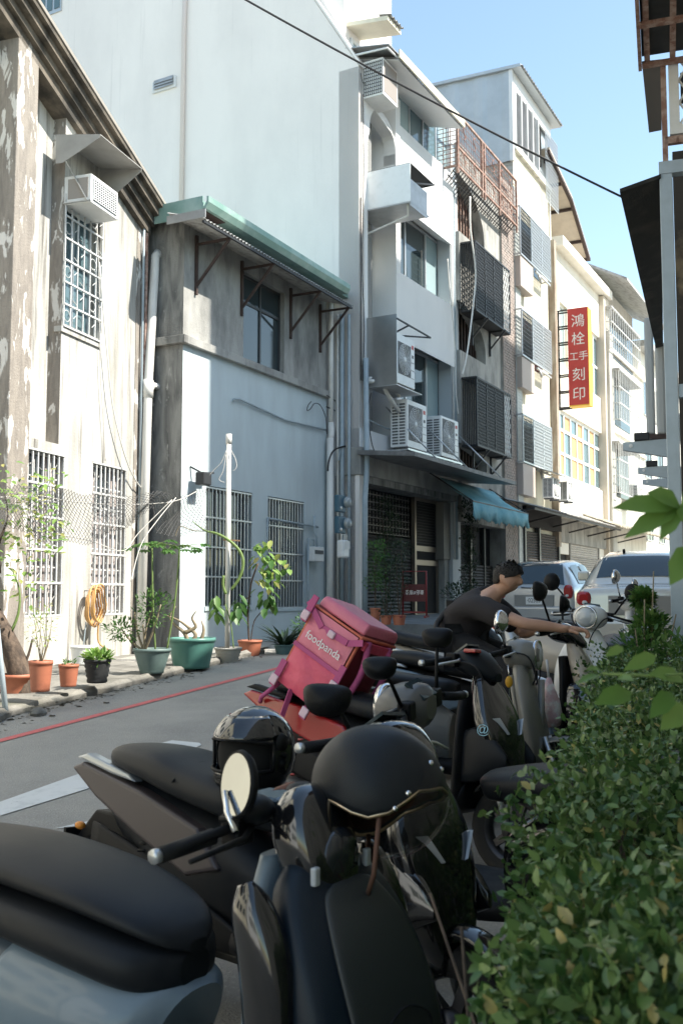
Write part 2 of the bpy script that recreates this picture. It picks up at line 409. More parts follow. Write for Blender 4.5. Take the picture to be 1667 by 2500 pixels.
# grit and leaf litter gathered along the kerb
lit = MB(); rr = random.Random(5)
for i in range(330):
    t = rr.random() * (n - 2); q = edge[int(t)].lerp(edge[int(t) + 1], t % 1); s = abs(rr.gauss(0, .16))
    x, y = q.x + s * .9, q.y - s * .45 + rr.uniform(-.1, .1); r = rr.uniform(.006, .026) * (1 if rr.random() < .85 else 1.8); z = gz(x, y) + .004
    a = rr.random() * 6.28
    lit.add([(x + r * math.cos(a + k * 1.57), y + r * math.sin(a + k * 1.57) * .7, z + (r * .3 if k % 2 else 0)) for k in range(4)], [(0, 1, 2, 3)])
M_lit = mat('dry_leaf_litter', (.1, .08, .05), .9, col2=(.05, .05, .04), nscale=20, lo=.4, hi=.6, col3=(.2, .19, .17), n3=11, stretch3=(1, 1, 1), lo3=.6, hi3=.62)
tag(lit.build('leaf_litter', M_lit), 'dry leaves and grit scattered along the edge of the asphalt', 'litter', None, 'stuff')
# ------------------------------------------------------------------ reusable building pieces
def part_box(name, parent, x0, x1, y0, y1, z0, z1, m, bevel=0.0):
    return MB().box(x0, x1, y0, y1, z0, z1).build(name, m, parent, bevel=bevel)
def window(parent, x0, x1, z0, z1, y, cols=2, rows=1, fm=None, gm=None, fw=.05, fd=.06, rowz=None, panes=None, name='window'):
    fm = fm or M_alu; gm = gm or M_glass
    mb = MB(); xs = [x0 + (x1 - x0) * i / cols for i in range(cols + 1)]
    zs = rowz or [z0 + (z1 - z0) * i / rows for i in range(rows + 1)]
    for i, x in enumerate(xs):
        w = fw if 0 < i < cols else fw * .75; a = x if i == 0 else (x - w if i == cols else x - w / 2)
        mb.box(a, a + w, y, y + fd, z0, z1)
    for i, z in enumerate(zs):
        w = fw; a = z if i == 0 else (z - w if i == len(zs) - 1 else z - w / 2)
        mb.box(x0, x1, y + .006, y + fd - .006, a, a + w)
    f = mb.build(name, fm, parent)
    for j in range(len(zs) - 1):
        for i in range(cols):
            g = gm if panes is None else panes[j][i % len(panes[j])]
            MB().box(xs[i] + .01, xs[i + 1] - .01, y + fd * .4 + (i % 2) * .012, y + fd * .4 + .008 + (i % 2) * .012, zs[j] + .01, zs[j + 1] - .01).build('pane', g, f)
    return f
def grille(parent, x0, x1, z0, z1, y, nv, nh, m, r=.009, deco=False, name='window_grille'):
    mb = MB()
    for i in range(nv + 1):
        x = x0 + (x1 - x0) * i / nv; mb.bar((x, y, z0), (x, y, z1), r * 2)
    for j in range(nh + 1):
        z = z0 + (z1 - z0) * j / nh; mb.bar((x0, y - r, z), (x1, y - r, z), r * 2.4)
    if deco:
        for j in range(nh):
            z = z0 + (z1 - z0) * (j + .5) / nh
            for i in range(0, nv, 3):
                x = x0 + (x1 - x0) * (i + .5 + (j % 2)) / nv; w = (x1 - x0) / nv
                if x + w > x1: continue
                ring = [(x + w * .5 * math.cos(a * math.pi / 5), y, z + w * .5 * math.sin(a * math.pi / 5)) for a in range(11)]
                if (i + j) % 2 == 0: mb.tube(ring, r * .6, 5, False)
                mb.tube([(x + w, y, z), (x + w * 1.6, y, z + w * .5), (x + w * 1.6, y, z + w * 1.3), (x + w * .9, y, z + w * 1.6)], r * .7, 5, False)
    return mb.build(name, m, parent)
def mesh_grille(parent, x0, x1, z0, z1, y, step, m, r=.006, name='mesh_screen', diamond=True):
    mb = MB(); w, h = x1 - x0, z1 - z0
    if diamond:
        k = -int(h / step) - 1
        while k * step < w + h:
            for sgn in (1, -1):
                a0 = k * step
                pts = []
                xa, za = (a0, 0.0) if sgn > 0 else (a0, h)
                # line x = a0 + t*0.6, z = t (or h - t)
                t0 = max(0, -a0 / .6); t1 = min(h, (w - a0) / .6)
                if t1 - t0 > .02:
                    f = (lambda t: (x0 + a0 + t * .6, y, z0 + (t if sgn > 0 else h - t)))
                    mb.bar(f(t0), f(t1), r * 2)
            k += 1
    else:
        n = int(w / step)
        for i in range(n + 1): mb.bar((x0 + w * i / n, y, z0), (x0 + w * i / n, y, z1), r * 2)
        n = int(h / step)
        for i in range(n + 1): mb.bar((x0, y, z0 + h * i / n), (x1, y, z0 + h * i / n), r * 2)
    return mb.build(name, m, parent)
def corrugated(name, parent, x0, x1, yi, zi, yo, zo, m, pitch=.08, amp=.015, th=.004):
    """corrugated sheet between inner edge (yi,zi) and outer edge (yo,zo), waves along x"""
    n = max(4, int((x1 - x0) / pitch * 4)); mb = MB(); rt = []; rb = []
    for i in range(n + 1):
        x = x0 + (x1 - x0) * i / n; dz = amp * math.sin(2 * math.pi * i / 4)
        rt.append([(x, yi, zi + dz), (x, yo, zo + dz)]); rb.append([(x, yi, zi + dz - th), (x, yo, zo + dz - th)])
    rings = [[a[0], a[1], b[1], b[0]] for a, b in zip(rt, rb)]
    mb.rings(rings, True, False)
    return mb.build(name, m, parent)
def pipe(name, parent, pts, r, m, n=10): return MB().tube(pts, r, n).build(name, m, parent)

def outdoor_ac(fr, label, x0, x1, z0, z1, yf, depth, slots=True):
    """split air conditioner condenser; front face at local y=yf facing the street"""
    o = empty('air_conditioner', fr.W(x0, yf, z0), fr.rz, label, 'air conditioner', 'outdoor air conditioner units')
    w, h = x1 - x0, z1 - z0
    MB().box(0, w, 0, depth, 0, h).build('casing', M_acw, o, bevel=.015)
    cx, cz, rr_ = w * .42, h * .52, min(w * .34, h * .4)
    MB().box(cx - rr_ * 1.03, cx + rr_ * 1.03, -.004, .001, cz - rr_ * 1.12, cz + rr_ * 1.12).build('fan_recess', M_acd, o)
    mb = MB()
    for k in range(9):
        r = rr_ * (k + 1.3) / 9.3
        if r > rr_: r = rr_
        mb.tube([(cx + r * math.cos(a * math.pi / 12), -.012, cz + r * math.sin(a * math.pi / 12) * 1.06) for a in range(25)], .006, 4, False)
    for k in range(16):
        a = k * math.pi / 8; mb.bar((cx + .03 * math.cos(a), -.01, cz + .03 * math.sin(a)), (cx + rr_ * math.cos(a), -.01, cz + rr_ * 1.06 * math.sin(a)), .007)
    mb.lathe([(.001, -.02), (.05, -.02), (.055, -.01)], 14, (cx, 0, cz), 'y')
    mb.build('fan_guard', M_acw, o)
    MB().box(w * .82, w * .93, -.005, 0, h * .8, h * .88).build('badge', mat('red_badge', (.5, .06, .05), .5), o)
    MB().box(w * .84, w * .92, -.006, 0, h * .62, h * .68).build('badge', M_acd, o)
    for k in range(3): MB().box(w * .8, w * .96, -.007, 0, h * (.2 + .16 * k), h * (.2 + .16 * k) + .008).build('trim_line', M_acd, o)
    if slots:
        mb = MB()
        for c in range(2):
            for k in range(14):
                z = h * (.06 + .063 * k); a = depth * (.12 + .42 * c); mb.box(-.006, .002, a, a + depth * .34, z, z + h * .034)
        mb.build('side_vent', M_acd, o)
    for s in (.12, .82): MB().box(w * s, w * s + .05, .02, depth - .02, -.05, 0).build('foot', M_acd, o)
    return o

# ================================================================== old weathered house at the left
L = Frame(153, 14.5, 17.5)
oh = L.empty('weathered_house', 'weathered white plaster house with brown pilaster and barred windows at the left', 'house')
xa, xb = L.x(-260), L.x(340, 1000)
xp0, xp1 = L.x(27, 300), L.x(78, 300); xr = L.x(153, 700)
lw1 = L.rect([(58, 1090), (162, 1107), (42, 1505), (150, 1503)]); lw2 = L.rect([(227, 1126), (311, 1143), (220, 1498), (304, 1501)])
uw = L.rect([(160, 478), (246, 530), (153, 787), (240, 828)])
zb = .1; zt = L.z(330, 520) - .02
zrc = max(lw1[3], lw2[3]) + .12
mb = MB(); wall_panel(mb, xp1, xb, zb, zrc, [lw1, lw2], 0, .3); wall_panel(mb, xr, xb, zrc, zt, [uw], 0, .3)
s0 = L.at(80, 122, .0); s1 = L.at(332, 523, 0); sl = (s1[1] - s0[1]) / (s1[0] - s0[0])
mb.prism([(xr, zt), (xb, zt), (xb, max(zt + .002, s1[1] + sl * (xb - s1[0]))), (xr, s1[1] + sl * (xr - s1[0]))], 0, .3)
mb.build('wall', M_plast_old, oh)
mb = MB(); mb.box(xp1, xr, .22, .42, zrc - .1, zt)
mb.build('recessed_wall', M_plast_old, oh)
MB().prism([(xp1, zt), (xr, zt), (xr, s1[1] + sl * (xr - s1[0])), (xp1, s1[1] + sl * (xp1 - s1[0]))], .22, .42).build('gable_wall', M_plast_old, oh)
MB().box(xr - .004, xr + .02, .002, .22, zrc, s1[1] + sl * (xr - s1[0])).build('reveal', M_pil, oh)
mb = MB(); mb.prism([(xp0, zb), (xp1, zb), (xp1, s1[1] + sl * (xp1 - s1[0])), (xp0, s1[1] + sl * (xp0 - s1[0]))], -.1, .3); mb.build('pilaster', M_pil, oh, bevel=.01)
mb = MB(); mb.prism([(xa, zb), (xp0, zb), (xp0, s1[1] + sl * (xp0 - s1[0])), (xa, s1[1] + sl * (xa - s1[0]))], .22, .42); mb.build('recessed_wall', M_plast_old, oh)
MB().box(xb - .17, xb + .003, -.012, .05, zb, s1[1] + sl * (xb - s1[0])).build('pilaster', M_pil, oh)
# bodies behind
MB().box(xa, xb - .02, .45, 7, zb, zt - .05).build('side_wall', M_plast_old, oh)
# stepped raking cornice
c0, c1 = L.at(75, 95, .2), L.at(345, 510, .2); csl = (c1[1] - c0[1]) / (c1[0] - c0[0]); xe = xb + .12; xs_ = xa
for k, (o_, lo, hi) in enumerate([(.1, -.06, .1), (.18, .1, .22), (.28, .22, .34), (.36, .34, .42)]):
    z = lambda x, d: c1[1] + csl * (x - c1[0]) + d
    MB().prism([(xs_, z(xs_, lo)), (xe + k * .02, z(xe, lo)), (xe + k * .02, z(xe, hi)), (xs_, z(xs_, hi))], -o_, .45).build('cornice', M_corn, oh)
z = lambda x, d: c1[1] + csl * (x - c1[0]) + d
MB().prism([(xs_, z(xs_, .42)), (xe + .1, z(xe, .4)), (xe + .1, z(xe, .46)), (xs_, z(xs_, .48))], -.38, 7).build('roof', mat('old_roof', (.3, .28, .25), .9), oh)
# windows
for (w, c) in ((lw1, 3), (lw2, 3)):
    window(oh, w[0], w[1], w[2], w[3], .14, c, 1, M_alu, M_curt, .04, rowz=[w[2], w[2] + (w[3] - w[2]) * .7, w[3]], panes=[[M_curt, M_curt, M_curt], [M_curt, M_glass, M_curt]])
    grille(oh, w[0] + .01, w[1] - .01, w[2], w[3] - .02, .02, 8, 5, M_iron, .012, False)
    grille(oh, w[0] + .03, w[1] - .03, w[2] + .05, w[3] - .06, .1, 5, 7, M_iron, .007, True, 'inner_grille')
window(oh, uw[0], uw[1], uw[2], uw[3], .16, 2, 1, M_alu, M_glassb, .05, rowz=[uw[2], uw[2] + (uw[3] - uw[2]) * .55, uw[3]])
grille(oh, uw[0] - .02, uw[1] + .02, uw[2] - .05, uw[3], -.03, 6, 6, M_iron, .010, True)
MB().box(uw[0] - .06, uw[1] + .06, -.03, .1, uw[2] - .14, uw[2] - .06).build('window_sill', M_plast_old, oh)
# rain pipes on the right end
for px0, px1_, r, m_ in ((351, 336, .022, M_pvcb), (358, 341, .03, M_rust)):
    a = L.at(px0, 640, .06); b = L.at(px1_, 1480, .06); pipe('rain_pipe', oh, [(a[0], -.06, zt + .2), (a[0], -.06, a[1]), (b[0], -.06, zb + .3)], r, m_)
# window air conditioner and its hood
ac = empty('window_air_conditioner', L.W(0, 0, 0), L.rz, 'boxy white window air conditioner under a bent metal hood on the left wall', 'air conditioner')
f0 = L.at(224, 426, .45); f1 = L.at(289, 468, .45); zb_ = (L.z(222, 494, .45) + L.z(288, 536, .45)) / 2; zt_ = (f0[1] + f1[1]) / 2
mb = MB().box(f0[0], f1[0], -.45, .1, zb_, zt_); mb.build('casing', M_acw, ac, bevel=.012)
MB().box(f0[0] + .05, f1[0] - .05, -.456, -.448, zb_ + .05, zt_ - .06).build('grille_recess', M_acd, ac)
mb = MB()
for i in range(12): x = f0[0] + .06 + (f1[0] - f0[0] - .12) * i / 11; mb.bar((x, -.462, zb_ + .05), (x, -.462, zt_ - .06), .012)
for i in range(9): z_ = zb_ + .06 + (zt_ - zb_ - .13) * i / 8; mb.bar((f0[0] + .05, -.466, z_), (f1[0] - .05, -.466, z_), .01)
mb.build('front_grille', M_acw, ac)
MB().box(f0[0] - .006, f0[0], -.4, -.06, zb_ + .08, zt_ - .05).build('side_recess', mat('ac_side_tan', (.34, .31, .28), .7), ac)
mb = MB(); mb.bar((f0[0] - .02, -.02, zt_ + .25), (f0[0] - .02, -.4, zb_ + .02), .03, .012); mb.bar((f0[0] - .02, 0, zb_ + .02), (f0[0] - .02, -.46, zb_ + .02), .03, .012); mb.build('support_bracket', M_steel, ac)
MB().bar((f1[0] + .02, 0, zb_ + .0), (f1[0] + .02, -.44, zb_ + .02), .03, .012).build('support_bracket', M_steel, ac)
hd = empty('metal_hood', L.W(0, 0, 0), L.rz, 'grey bent sheet metal hood above the window air conditioner', 'hood')
h0 = L.at(252, 340, .72); h1 = L.at(345, 411, .72); zf = (h0[1] + h1[1]) / 2; hx0, hx1 = h0[0] - .1, h1[0]
zw = zf + .1; zlow = L.z(170, 411, .1)
M_hood = mat('grey_hood_paint', (.4, .39, .37), .55, col2=(.32, .31, .29), nscale=3, lo=.4, hi=.7)
MB().prism([(-.74, zf), (.0, zw), (.0, zw + .012), (-.74, zf + .012)], hx0, hx1, 'x').build('top_sheet', M_hood, hd)
MB().prism([(-.74, zf), (-.72, zf - .04), (-.12, zlow), (0, zlow), (0, zw)], hx0, hx0 + .012, 'x').build('side_sheet', M_hood, hd)
MB().prism([(-.74, zf), (-.72, zf - .04), (-.3, zlow), (0, zlow), (0, zw)], hx1 - .012, hx1, 'x').build('side_sheet', M_hood, hd)

# ================================================================== grey two-storey house
G = Frame(441, 16.6, 26.5)
gh = G.empty('grey_house', 'grey and pale blue cement house with green gutter and corrugated awning', 'house')
gx1 = G.x(797, 1200)
gl1 = G.rect([(505, 1185), (620, 1204), (500, 1478), (611, 1482)]); gl2 = G.rect([(655, 1211), (746, 1227), (652, 1482), (738, 1484)])
gu = G.rect([(597, 665), (694, 712), (593, 878), (695, 914)])
zl = (G.z(443, 838) + G.z(792, 971)) / 2; zlt = (G.z(443, 821) + G.z(792, 953)) / 2; zlt = min(zlt, gu[2] - .01)
zr = G.z(505, 500, .5) - .12
mb = MB(); wall_panel(mb, 0, gx1, .1, zl, [gl1, gl2], 0, .22); mb.build('lower_wall', M_pale, gh)
mb = MB(); wall_panel(mb, 0, gx1, zlt, zr, [gu], .004, .22); mb.build('upper_wall', M_cem, gh)
MB().box(0, gx1, -.1, .2, zl, zlt).build('ledge', M_cem, gh, bevel=.008)
MB().box(-.1, -.002, -.1, 1.6, zl, zlt).build('ledge', M_cem_dark, gh, bevel=.008)
MB().box(-.001, .2, .222, 6, .1, zr).build('side_wall', M_cem_dark, gh)
MB().box(-.004, .0, -.002, .25, .1, zl).build('side_wall', M_cem_dark, gh); MB().box(-.004, .0, -.002, .25, zlt, zr).build('side_wall', M_cem_dark, gh)
MB().box(.25, gx1 - .02, .3, 6, .1, zr - .05).build('core', M_dark, gh)
# side flashing and gutter
MB().box(-.16, .5, -.5, 4, zr + .0, zr + .03).build('eave_board', M_brown, gh)
mb = MB(); mb.box(-.22, -.2, -.52, 4, zr - .1, zr + .22); mb.build('roof_flashing', M_green, gh)
MB().box(-.2, gx1 + .3, -.42, 5, zr + .03, zr + .16).build('roof', M_green, gh)
prof = [(-.42, zr + .18), (-.42, zr + .02), (-.58, zr + .0), (-.64, zr + .1), (-.64, zr + .2), (-.6, zr + .2), (-.6, zr + .12), (-.55, zr + .04), (-.46, zr + .05), (-.46, zr + .18)]
MB().prism(prof, G.x(505, 485, .6), G.x(851, 716, .6), 'x').build('gutter', M_green, gh)
# corrugated awning with brackets
ax0, ax1 = G.x(537, 555, .75), G.x(862, 747, .75); zo = (G.z(545, 560, .75) + G.z(850, 740, .75)) / 2; zi = zo + .22
corrugated('awning_sheet', gh, ax0 - .45, ax1, .0, zi, -.75, zo, M_corr, .1, .018)
MB().box(ax0 - .46, ax0 - .44, -.77, 0, zo + .02, zo + .16).build('awning_end_board', M_sheet, gh)
MB().bar((ax0 - .45, -.72, zo - .04), (ax1, -.72, zo - .04), .04).build('awning_rail', M_irond, gh)
for px in (476, 588, 708, 780):
    x = G.x(px, 800)
    br = MB(); br.bar((x, -.02, zo - .95), (x, -.02, zo + .1), .05); br.bar((x, -.02, zo - .8), (x, -.7, zo - .06), .04); br.bar((x, -.02, zo - .06), (x, -.72, zo - .06), .04)
    br.build('awning_bracket', M_brown, gh)
window(gh, gu[0], gu[1], gu[2], gu[3], .1, 2, 1, M_alud, M_glass, .05, rowz=[gu[2], gu[2] + (gu[3] - gu[2]) * .68, gu[3]])
for w in (gl1, gl2):
    window(gh, w[0], w[1], w[2], w[3], .16, 3, 2, M_alud, M_glass, .04)
    grille(gh, w[0], w[1], w[2], w[3] - .03, .03, 13, 4, M_alu, .011)
    MB().box(w[0] - .03, w[1] + .04, -.03, .1, w[2] - .07, w[2]).build('window_sill', M_pale, gh)
# pipes on its front
xq = G.x(798, 1000)
pipe('rain_pipe', gh, [(xq, -.1, zr - .1), (xq, -.1, G.z(797, 1040, .1))], .055, M_pvc, 12)
pipe('rain_pipe', gh, [(xq - .1, -.13, G.z(785, 1065, .1)), (xq - .1, -.13, .3)], .075, M_pvc, 12)
pipe('pipe_elbow', gh, [(xq, -.1, G.z(797, 1040, .1) + .1), (xq - .02, -.12, G.z(797, 1055, .1)), (xq - .1, -.13, G.z(790, 1075, .1))], .065, M_pvc, 12)
p0, p1, p2, p3 = G.at(566, 975), G.at(580, 975), G.at(690, 1025), G.at(790, 1050)
pipe('wall_conduit', gh, [(p0[0], -.03, p0[1] - .05), (p0[0], -.05, p0[1]), (p1[0], -.05, p1[1]), (p2[0], -.04, p2[1]), (p3[0], -.05, p3[1])], .02, M_pvcb, 8)
p0, p1, p2 = G.at(647, 1265), G.at(770, 1287), G.at(770, 1320)
pipe('wall_conduit', gh, [(p0[0], -.05, gl2[2] + .8), (p0[0], -.06, p0[1]), (p1[0], -.06, p1[1])], .022, M_pvcb, 8)
b0, b1 = G.at(797, 965, .1), G.at(828, 985, .1)
mb = MB(); mb.bar((b0[0], -.1, b0[1]), (b1[0], -.1, b1[1] - .0), .02); mb.bar((b1[0], -.1, b1[1]), (b1[0], -.1, b1[1] - .2), .02); mb.bar((b1[0], -.1, b1[1] - .2), (b0[0], -.1, b0[1] - .25), .02); mb.bar((b1[0], -.1, b1[1]), (b1[0], .05, b1[1]), .02); mb.build('wall_bracket', M_irond, gh)
# white rain pipe in the corner between the houses
cpn = empty('rain_pipe', L.W(0, 0, 0), L.rz, 'white plastic rain pipe in the corner between the two old houses', 'pipe')
a, b, c_ = L.at(375, 625, .1), L.at(357, 940, .1), L.at(338, 1540, .1)
MB().tube([(a[0] + .1, -.14, a[1] + .02), (a[0] + .06, -.14, a[1] + .06), (a[0], -.14, a[1]), (b[0], -.14, b[1]), (c_[0], -.14, .4)], .075, 12).build('downpipe', M_pvc, cpn)
MB().tube([(b[0] + .02, -.14, b[1] - .15), (b[0] + .12, -.16, b[1] + .02), (b[0] + .55, -.2, b[1] + .02)], .055, 10).build('branch', M_pvc, cpn)
MB().tube([(b[0], -.14, b[1] - .22), (b[0], -.14, b[1] + .08)], .09, 12).build('collar', M_pvc, cpn)

# wall-mounted things on the grey house
gm = empty('gas_meter', G.W(0, 0, 0), G.rz, 'small white gas meter with bent pipes on the grey house wall', 'gas meter')
q0 = G.rect([(757, 1340), (782, 1342), (757, 1370), (780, 1372)], .12)
MB().box(q0[0], q0[1] + .05, -.2, -.06, q0[2], q0[3] + .05).build('body', M_acw, gm, bevel=.02)
MB().box(q0[0] + .06, q0[1] - .0, -.206, -.199, q0[3] - .1, q0[3] - .02).build('dial', M_acd, gm)
xm = (q0[0] + q0[1]) / 2
pipe('inlet_pipe', gm, [(xm - .05, -.12, q0[3]), (xm - .05, -.12, q0[3] + .2), (xm - .22, -.08, q0[3] + .22), (xm - .22, -.06, .5)], .022, M_pvcb, 8)
pipe('outlet_pipe', gm, [(xm + .08, -.12, q0[3]), (xm + .08, -.12, q0[3] + .25), (xm + .04, -.08, q0[3] + .35), (xm + .04, -.07, q0[3] + .7)], .022, M_pvcb, 8)
fl = empty('floodlight', G.W(0, 0, 0), G.rz, 'black floodlight on a short arm on the lit part of the grey house wall', 'lamp')
q = G.at(490, 1168, .15)
MB().box(q[0] - .12, q[0] + .12, -.3, -.12, q[1] - .12, q[1] + .1).build('lamp_head', M_irond, fl, bevel=.02)
MB().bar((q[0] - .1, 0, q[1] + .2), (q[0], -.2, q[1] + .08), .03).build('arm', M_irond, fl); MB().bar((q[0] + .1, -.2, q[1] + .1), (q[0] + .3, -.2, q[1] + .12), .05, .03).build('visor', M_irond, fl)
# ================================================================== tall white building with the blank side wall
A = Frame(877, 21.2, 29)
wb = A.empty('white_apartment_house', 'tall white apartment house with blank side wall and stacked window bays', 'building')
ax1 = A.x(1107, 700); ax_end = A.x(1126, 700)
y0_, z0_ = A.side(873, 155); y1_, z1_ = A.side(800, 48); sl = (z1_ - z0_) / (y1_ - y0_); zc = z0_ - sl * y0_
yt = 1.5
yt = 5.4
MB().prism([(0, .2), (12, .2), (12, zc + sl * (yt + .6)), (yt + .6, zc + sl * (yt + .6)), (0, zc)], 0, .25, 'x').build('side_wall', M_white, wb)
MB().prism([(-.03, zc - .02), (yt + .6, zc + sl * (yt + .6)), (yt + .6, zc + sl * (yt + .6) + .08), (-.03, zc + .08)], -.02, .3, 'x').build('parapet_cap', M_white, wb)
# vent and drain on the side wall
v0, v1 = A.side(375, 230), A.side(432, 186)
MB().box(-.05, 0, v1[0], v0[0], v0[1], v1[1]).build('vent_frame', M_facade, wb)
for k in range(3):
    z = v0[1] + (v1[1] - v0[1]) * (.2 + .26 * k)
    MB().prism([(-.09, z), (-.052, z + .09), (-.052, z + .11), (-.09, z + .02)], v1[0] + .06, v0[0] - .06, 'y').build('vent_slat', M_sheet, wb)
q0, q1 = A.side(457, 0), A.side(446, 470)
pipe('drain_pipe', wb, [(-.07, q1[0], 5.0), (-.07, (q0[0] + q1[0]) / 2, z1_ + 1), (-.07, q0[0], z1_ + 2.2)], .055, mat('peach_pipe', (.66, .58, .53), .5), 10)
w0, w1 = A.side(98, 47), A.side(152, 2)
win = MB().box(-.03, .02, w1[0], w0[0], w0[1], w0[1] + 2).build('window', M_alu, wb)
for k in range(3):
    a = w1[0] + (w0[0] - w1[0]) * k / 3 + .05; MB().box(-.045, -.032, a, a + (w0[0] - w1[0]) / 3 - .08, w0[1] + .1, w0[1] + 1.9).build('pane', M_glassb, win)
l0, l1 = A.side(66, 47), A.side(98, 2)
for k in range(8):
    z = l0[1] + .05 + k * .22; MB().prism([(-.12, z), (-.02, z + .1), (-.02, z + .12), (-.12, z + .03)], l1[0] + .03, l0[0] + .3, 'y').build('louvre', M_brown, wb)
# front: corner strip, left bay with arch recess, fin, right bay
xs0, xs1 = .0, .26                                   # corner strip
xr0, xr1 = A.x(898, 800), A.x(966, 800); xf1 = A.x(977, 800)
za_top = A.z(925, 268); zrf = A.z(976, 215) + .6
z_ca = A.z(1000, 1109)                                 # canopy level
zbeam0 = A.z(880, 1157) ; 
zroof = zc - .02
front_top = A.z(973, 245)
MB().box(0, xr0, 0, .5, zbeam0, zroof - .01).build('corner_pier', M_facade, wb)
# arched spandrel above the recess
arc = []; cxm = (xr0 + xr1) / 2; hw = (xr1 - xr0) / 2; zsp = A.z(960, 372)
for k in range(17):
    a = math.pi * k / 16; arc.append((cxm - hw * math.cos(a) * (.86 if k < 8 else 1.0), zsp + (za_top - zsp) * math.sin(a) ** .8))
poly = [(xr0, zsp - .25), (xr0, zroof - .6), (xr1, zroof - .9), (xr1, zsp - .25)] + arc[::-1]
MB().prism(poly, 0, .3).build('arched_panel', M_facade, wb)
MB().box(xr0, xr1, .62, .9, zbeam0 + .1, zroof - 1.0).build('recess_wall', M_pebble, wb)
MB().lathe([(hw * .62, zbeam0 + .1), (hw * .62, zsp + .9)], 20, (cxm, .75, 0)).build('rounded_pier', M_pebble, wb)
MB().box(xr1, xf1, -.02, .7, zbeam0 + .1, front_top).build('fin', M_facade, wb)
# spandrels
s3 = (A.z(977, 311), A.z(1026.6, 540)); s2 = (A.z(977, 666), A.z(1019, 851)); s3b = (A.z(1103, 421), A.z(1105.8, 599)); s2b = (A.z(1105, 747), A.z(1106, 895))
S3 = ((s3[0] + s3b[0]) / 2, (s3[1] + s3b[1]) / 2); S2 = ((s2[0] + s2b[0]) / 2, (s2[1] + s2b[1]) / 2)
for zt, zb in (S3, S2):
    MB().prism([(0, zb), (0, zt), (.55, zt), (.55, zb + .28), (.5, zb + .28)], xf1 + .002, ax1, 'x').build('spandrel', M_facade, wb)
xfr = A.x(1081, 640, -.5)
wl = [(S3[0], zrf, 4), (S2[0], S3[1] + .2, 3), (zbeam0 + .9, S2[1] + .2, 3)]
for i, (zb, zt, c) in enumerate(wl):
    xe_ = ax1 - .02 if i == 0 else xfr
    pn = [[M_frost, M_glassb, M_glassb, M_frost]] if i == 0 else [[M_glass, M_glass, M_frost]]
    window(wb, xf1 + .03, xe_, zb + .01, zt, .46 if i else .12, c, 1, M_alu, M_glass, .06, panes=pn)
    if i:
        MB().box(xe_, xe_ + .14, .2, .6, zb, zt + .1).build('window_pier', M_facade, wb)
        MB().box(xe_ + .14, ax1, .45, .6, zb, zt + .1).build('stucco_panel', M_pebble, wb)
MB().box(xf1, ax1, .62, 9, .3, zroof - .4).build('core', M_facade, wb)
MB().box(.26, xf1, .95, 9, .3, zroof - .6).build('core', M_facade, wb)
MB().box(ax1, ax_end, .1, .7, .5, zrf).build('end_pier', mat('end_pier_grey', (.42, .45, .47), .7), wb)
for k in range(3): pipe('cable_conduit', wb, [(ax1 + .06 + k * .09, .06, 2.5), (ax1 + .04 + k * .09, .05, 7 + k), (ax1 + .07 + k * .09, .06, zrf - .6)], .018, M_pvcb if k else M_pvc, 6)
# corrugated eave over the top windows
e0, e1 = A.at(977, 128, .8), A.at(1131, 329, .8); ze = (e0[1] + e1[1]) / 2
corrugated('eave_sheet', wb, e0[0] - .1, e1[0], .3, ze + .32, -.8, ze, M_corr, .12, .02)
MB().box(e0[0] - .1, e1[0], -.84, -.8, ze + .01, ze + .2).build('eave_fascia', M_cream, wb)
MB().prism([(-.78, ze - .03), (.3, ze + .28), (.3, ze + .29), (-.78, ze - .02)], e0[0] - .08, e1[0] - .03, 'x').build('eave_soffit', M_facade, wb)
MB().box(xf1, ax1, .2, .6, zrf - .05, ze + .2).build('window_head', M_facade, wb)
# roof-top room
rz0 = zroof - .3
rx = A.x(1000, 120)
MB().box(.26, rx, .5, 3, rz0, rz0 + 3.6).build('rooftop_room', M_white, wb)
r0, r1 = A.at(904, 0, .55), A.at(974, 80, .55); zr_ = (r0[1] + r1[1]) / 2
MB().prism([(-.55, zr_), (-.55, zr_ + .1), (6, zr_ + 1.2), (6, zr_ + 1.1)], -.6, r1[0] + .1, 'x').build('rooftop_roof', M_cream, wb) if False else MB().prism([(-.55, zr_), (-.55, zr_ + .1), (3, zr_ + .6), (3, zr_ + .5)], .35, r1[0] + .1, 'x').build('rooftop_roof', M_cream, wb)
corrugated('rooftop_roof_edge', wb, .35, r1[0] + .1, -.3, zr_ + .2, -.62, zr_ + .12, M_corr, .15, .03)
window(wb, .5, rx - .5, rz0 + 1.0, zr_ - .05, .44, 4, 1, M_acw, M_frost, .09)
# ground floor: beam, canopy, roller shutter, door
zbm1 = A.z(880, 1120)
bz = A.z(1000, 1185, .06)
MB().box(-.05, ax1 + .05, -.06, .35, zbeam0 - .02, zbm1 + .25).build('beam', mat('shaded_grey_beam', (.36, .36, .34), .9, col2=(.2, .2, .19), nscale=2, stretch=(1, 1, .4), lo=.4, hi=.7), wb, bevel=.01)  # white beam greyed in its colour for the shade under the canopy
MB().box(.36, ax1, -.04, .5, bz - .15, zbeam0 - .025).build('lintel', M_cem_dark, wb)  # darker cement puts the canopy's shade into the colour
MB().box(.0, ax1, -.02, .6, zbm1 + .25, S2[1] - 2.4 if S2[1] - 2.4 > zbm1 + .4 else zbm1 + .5).build('first_floor_wall', M_facade, wb)
cz_ = A.z(1090, 1135, 1.3)
can = MB(); can.prism([(-1.35, cz_ - .02), (-1.35, cz_ + .07), (.0, cz_ + .2), (.0, cz_ + .1)], -.1, ax1 + .9, 'x'); can.build('canopy', mat('grey_canopy', (.2, .2, .2), .6, col2=(.12, .12, .12), nscale=4), wb)  # grey deepened so the colour carries the underside's shade
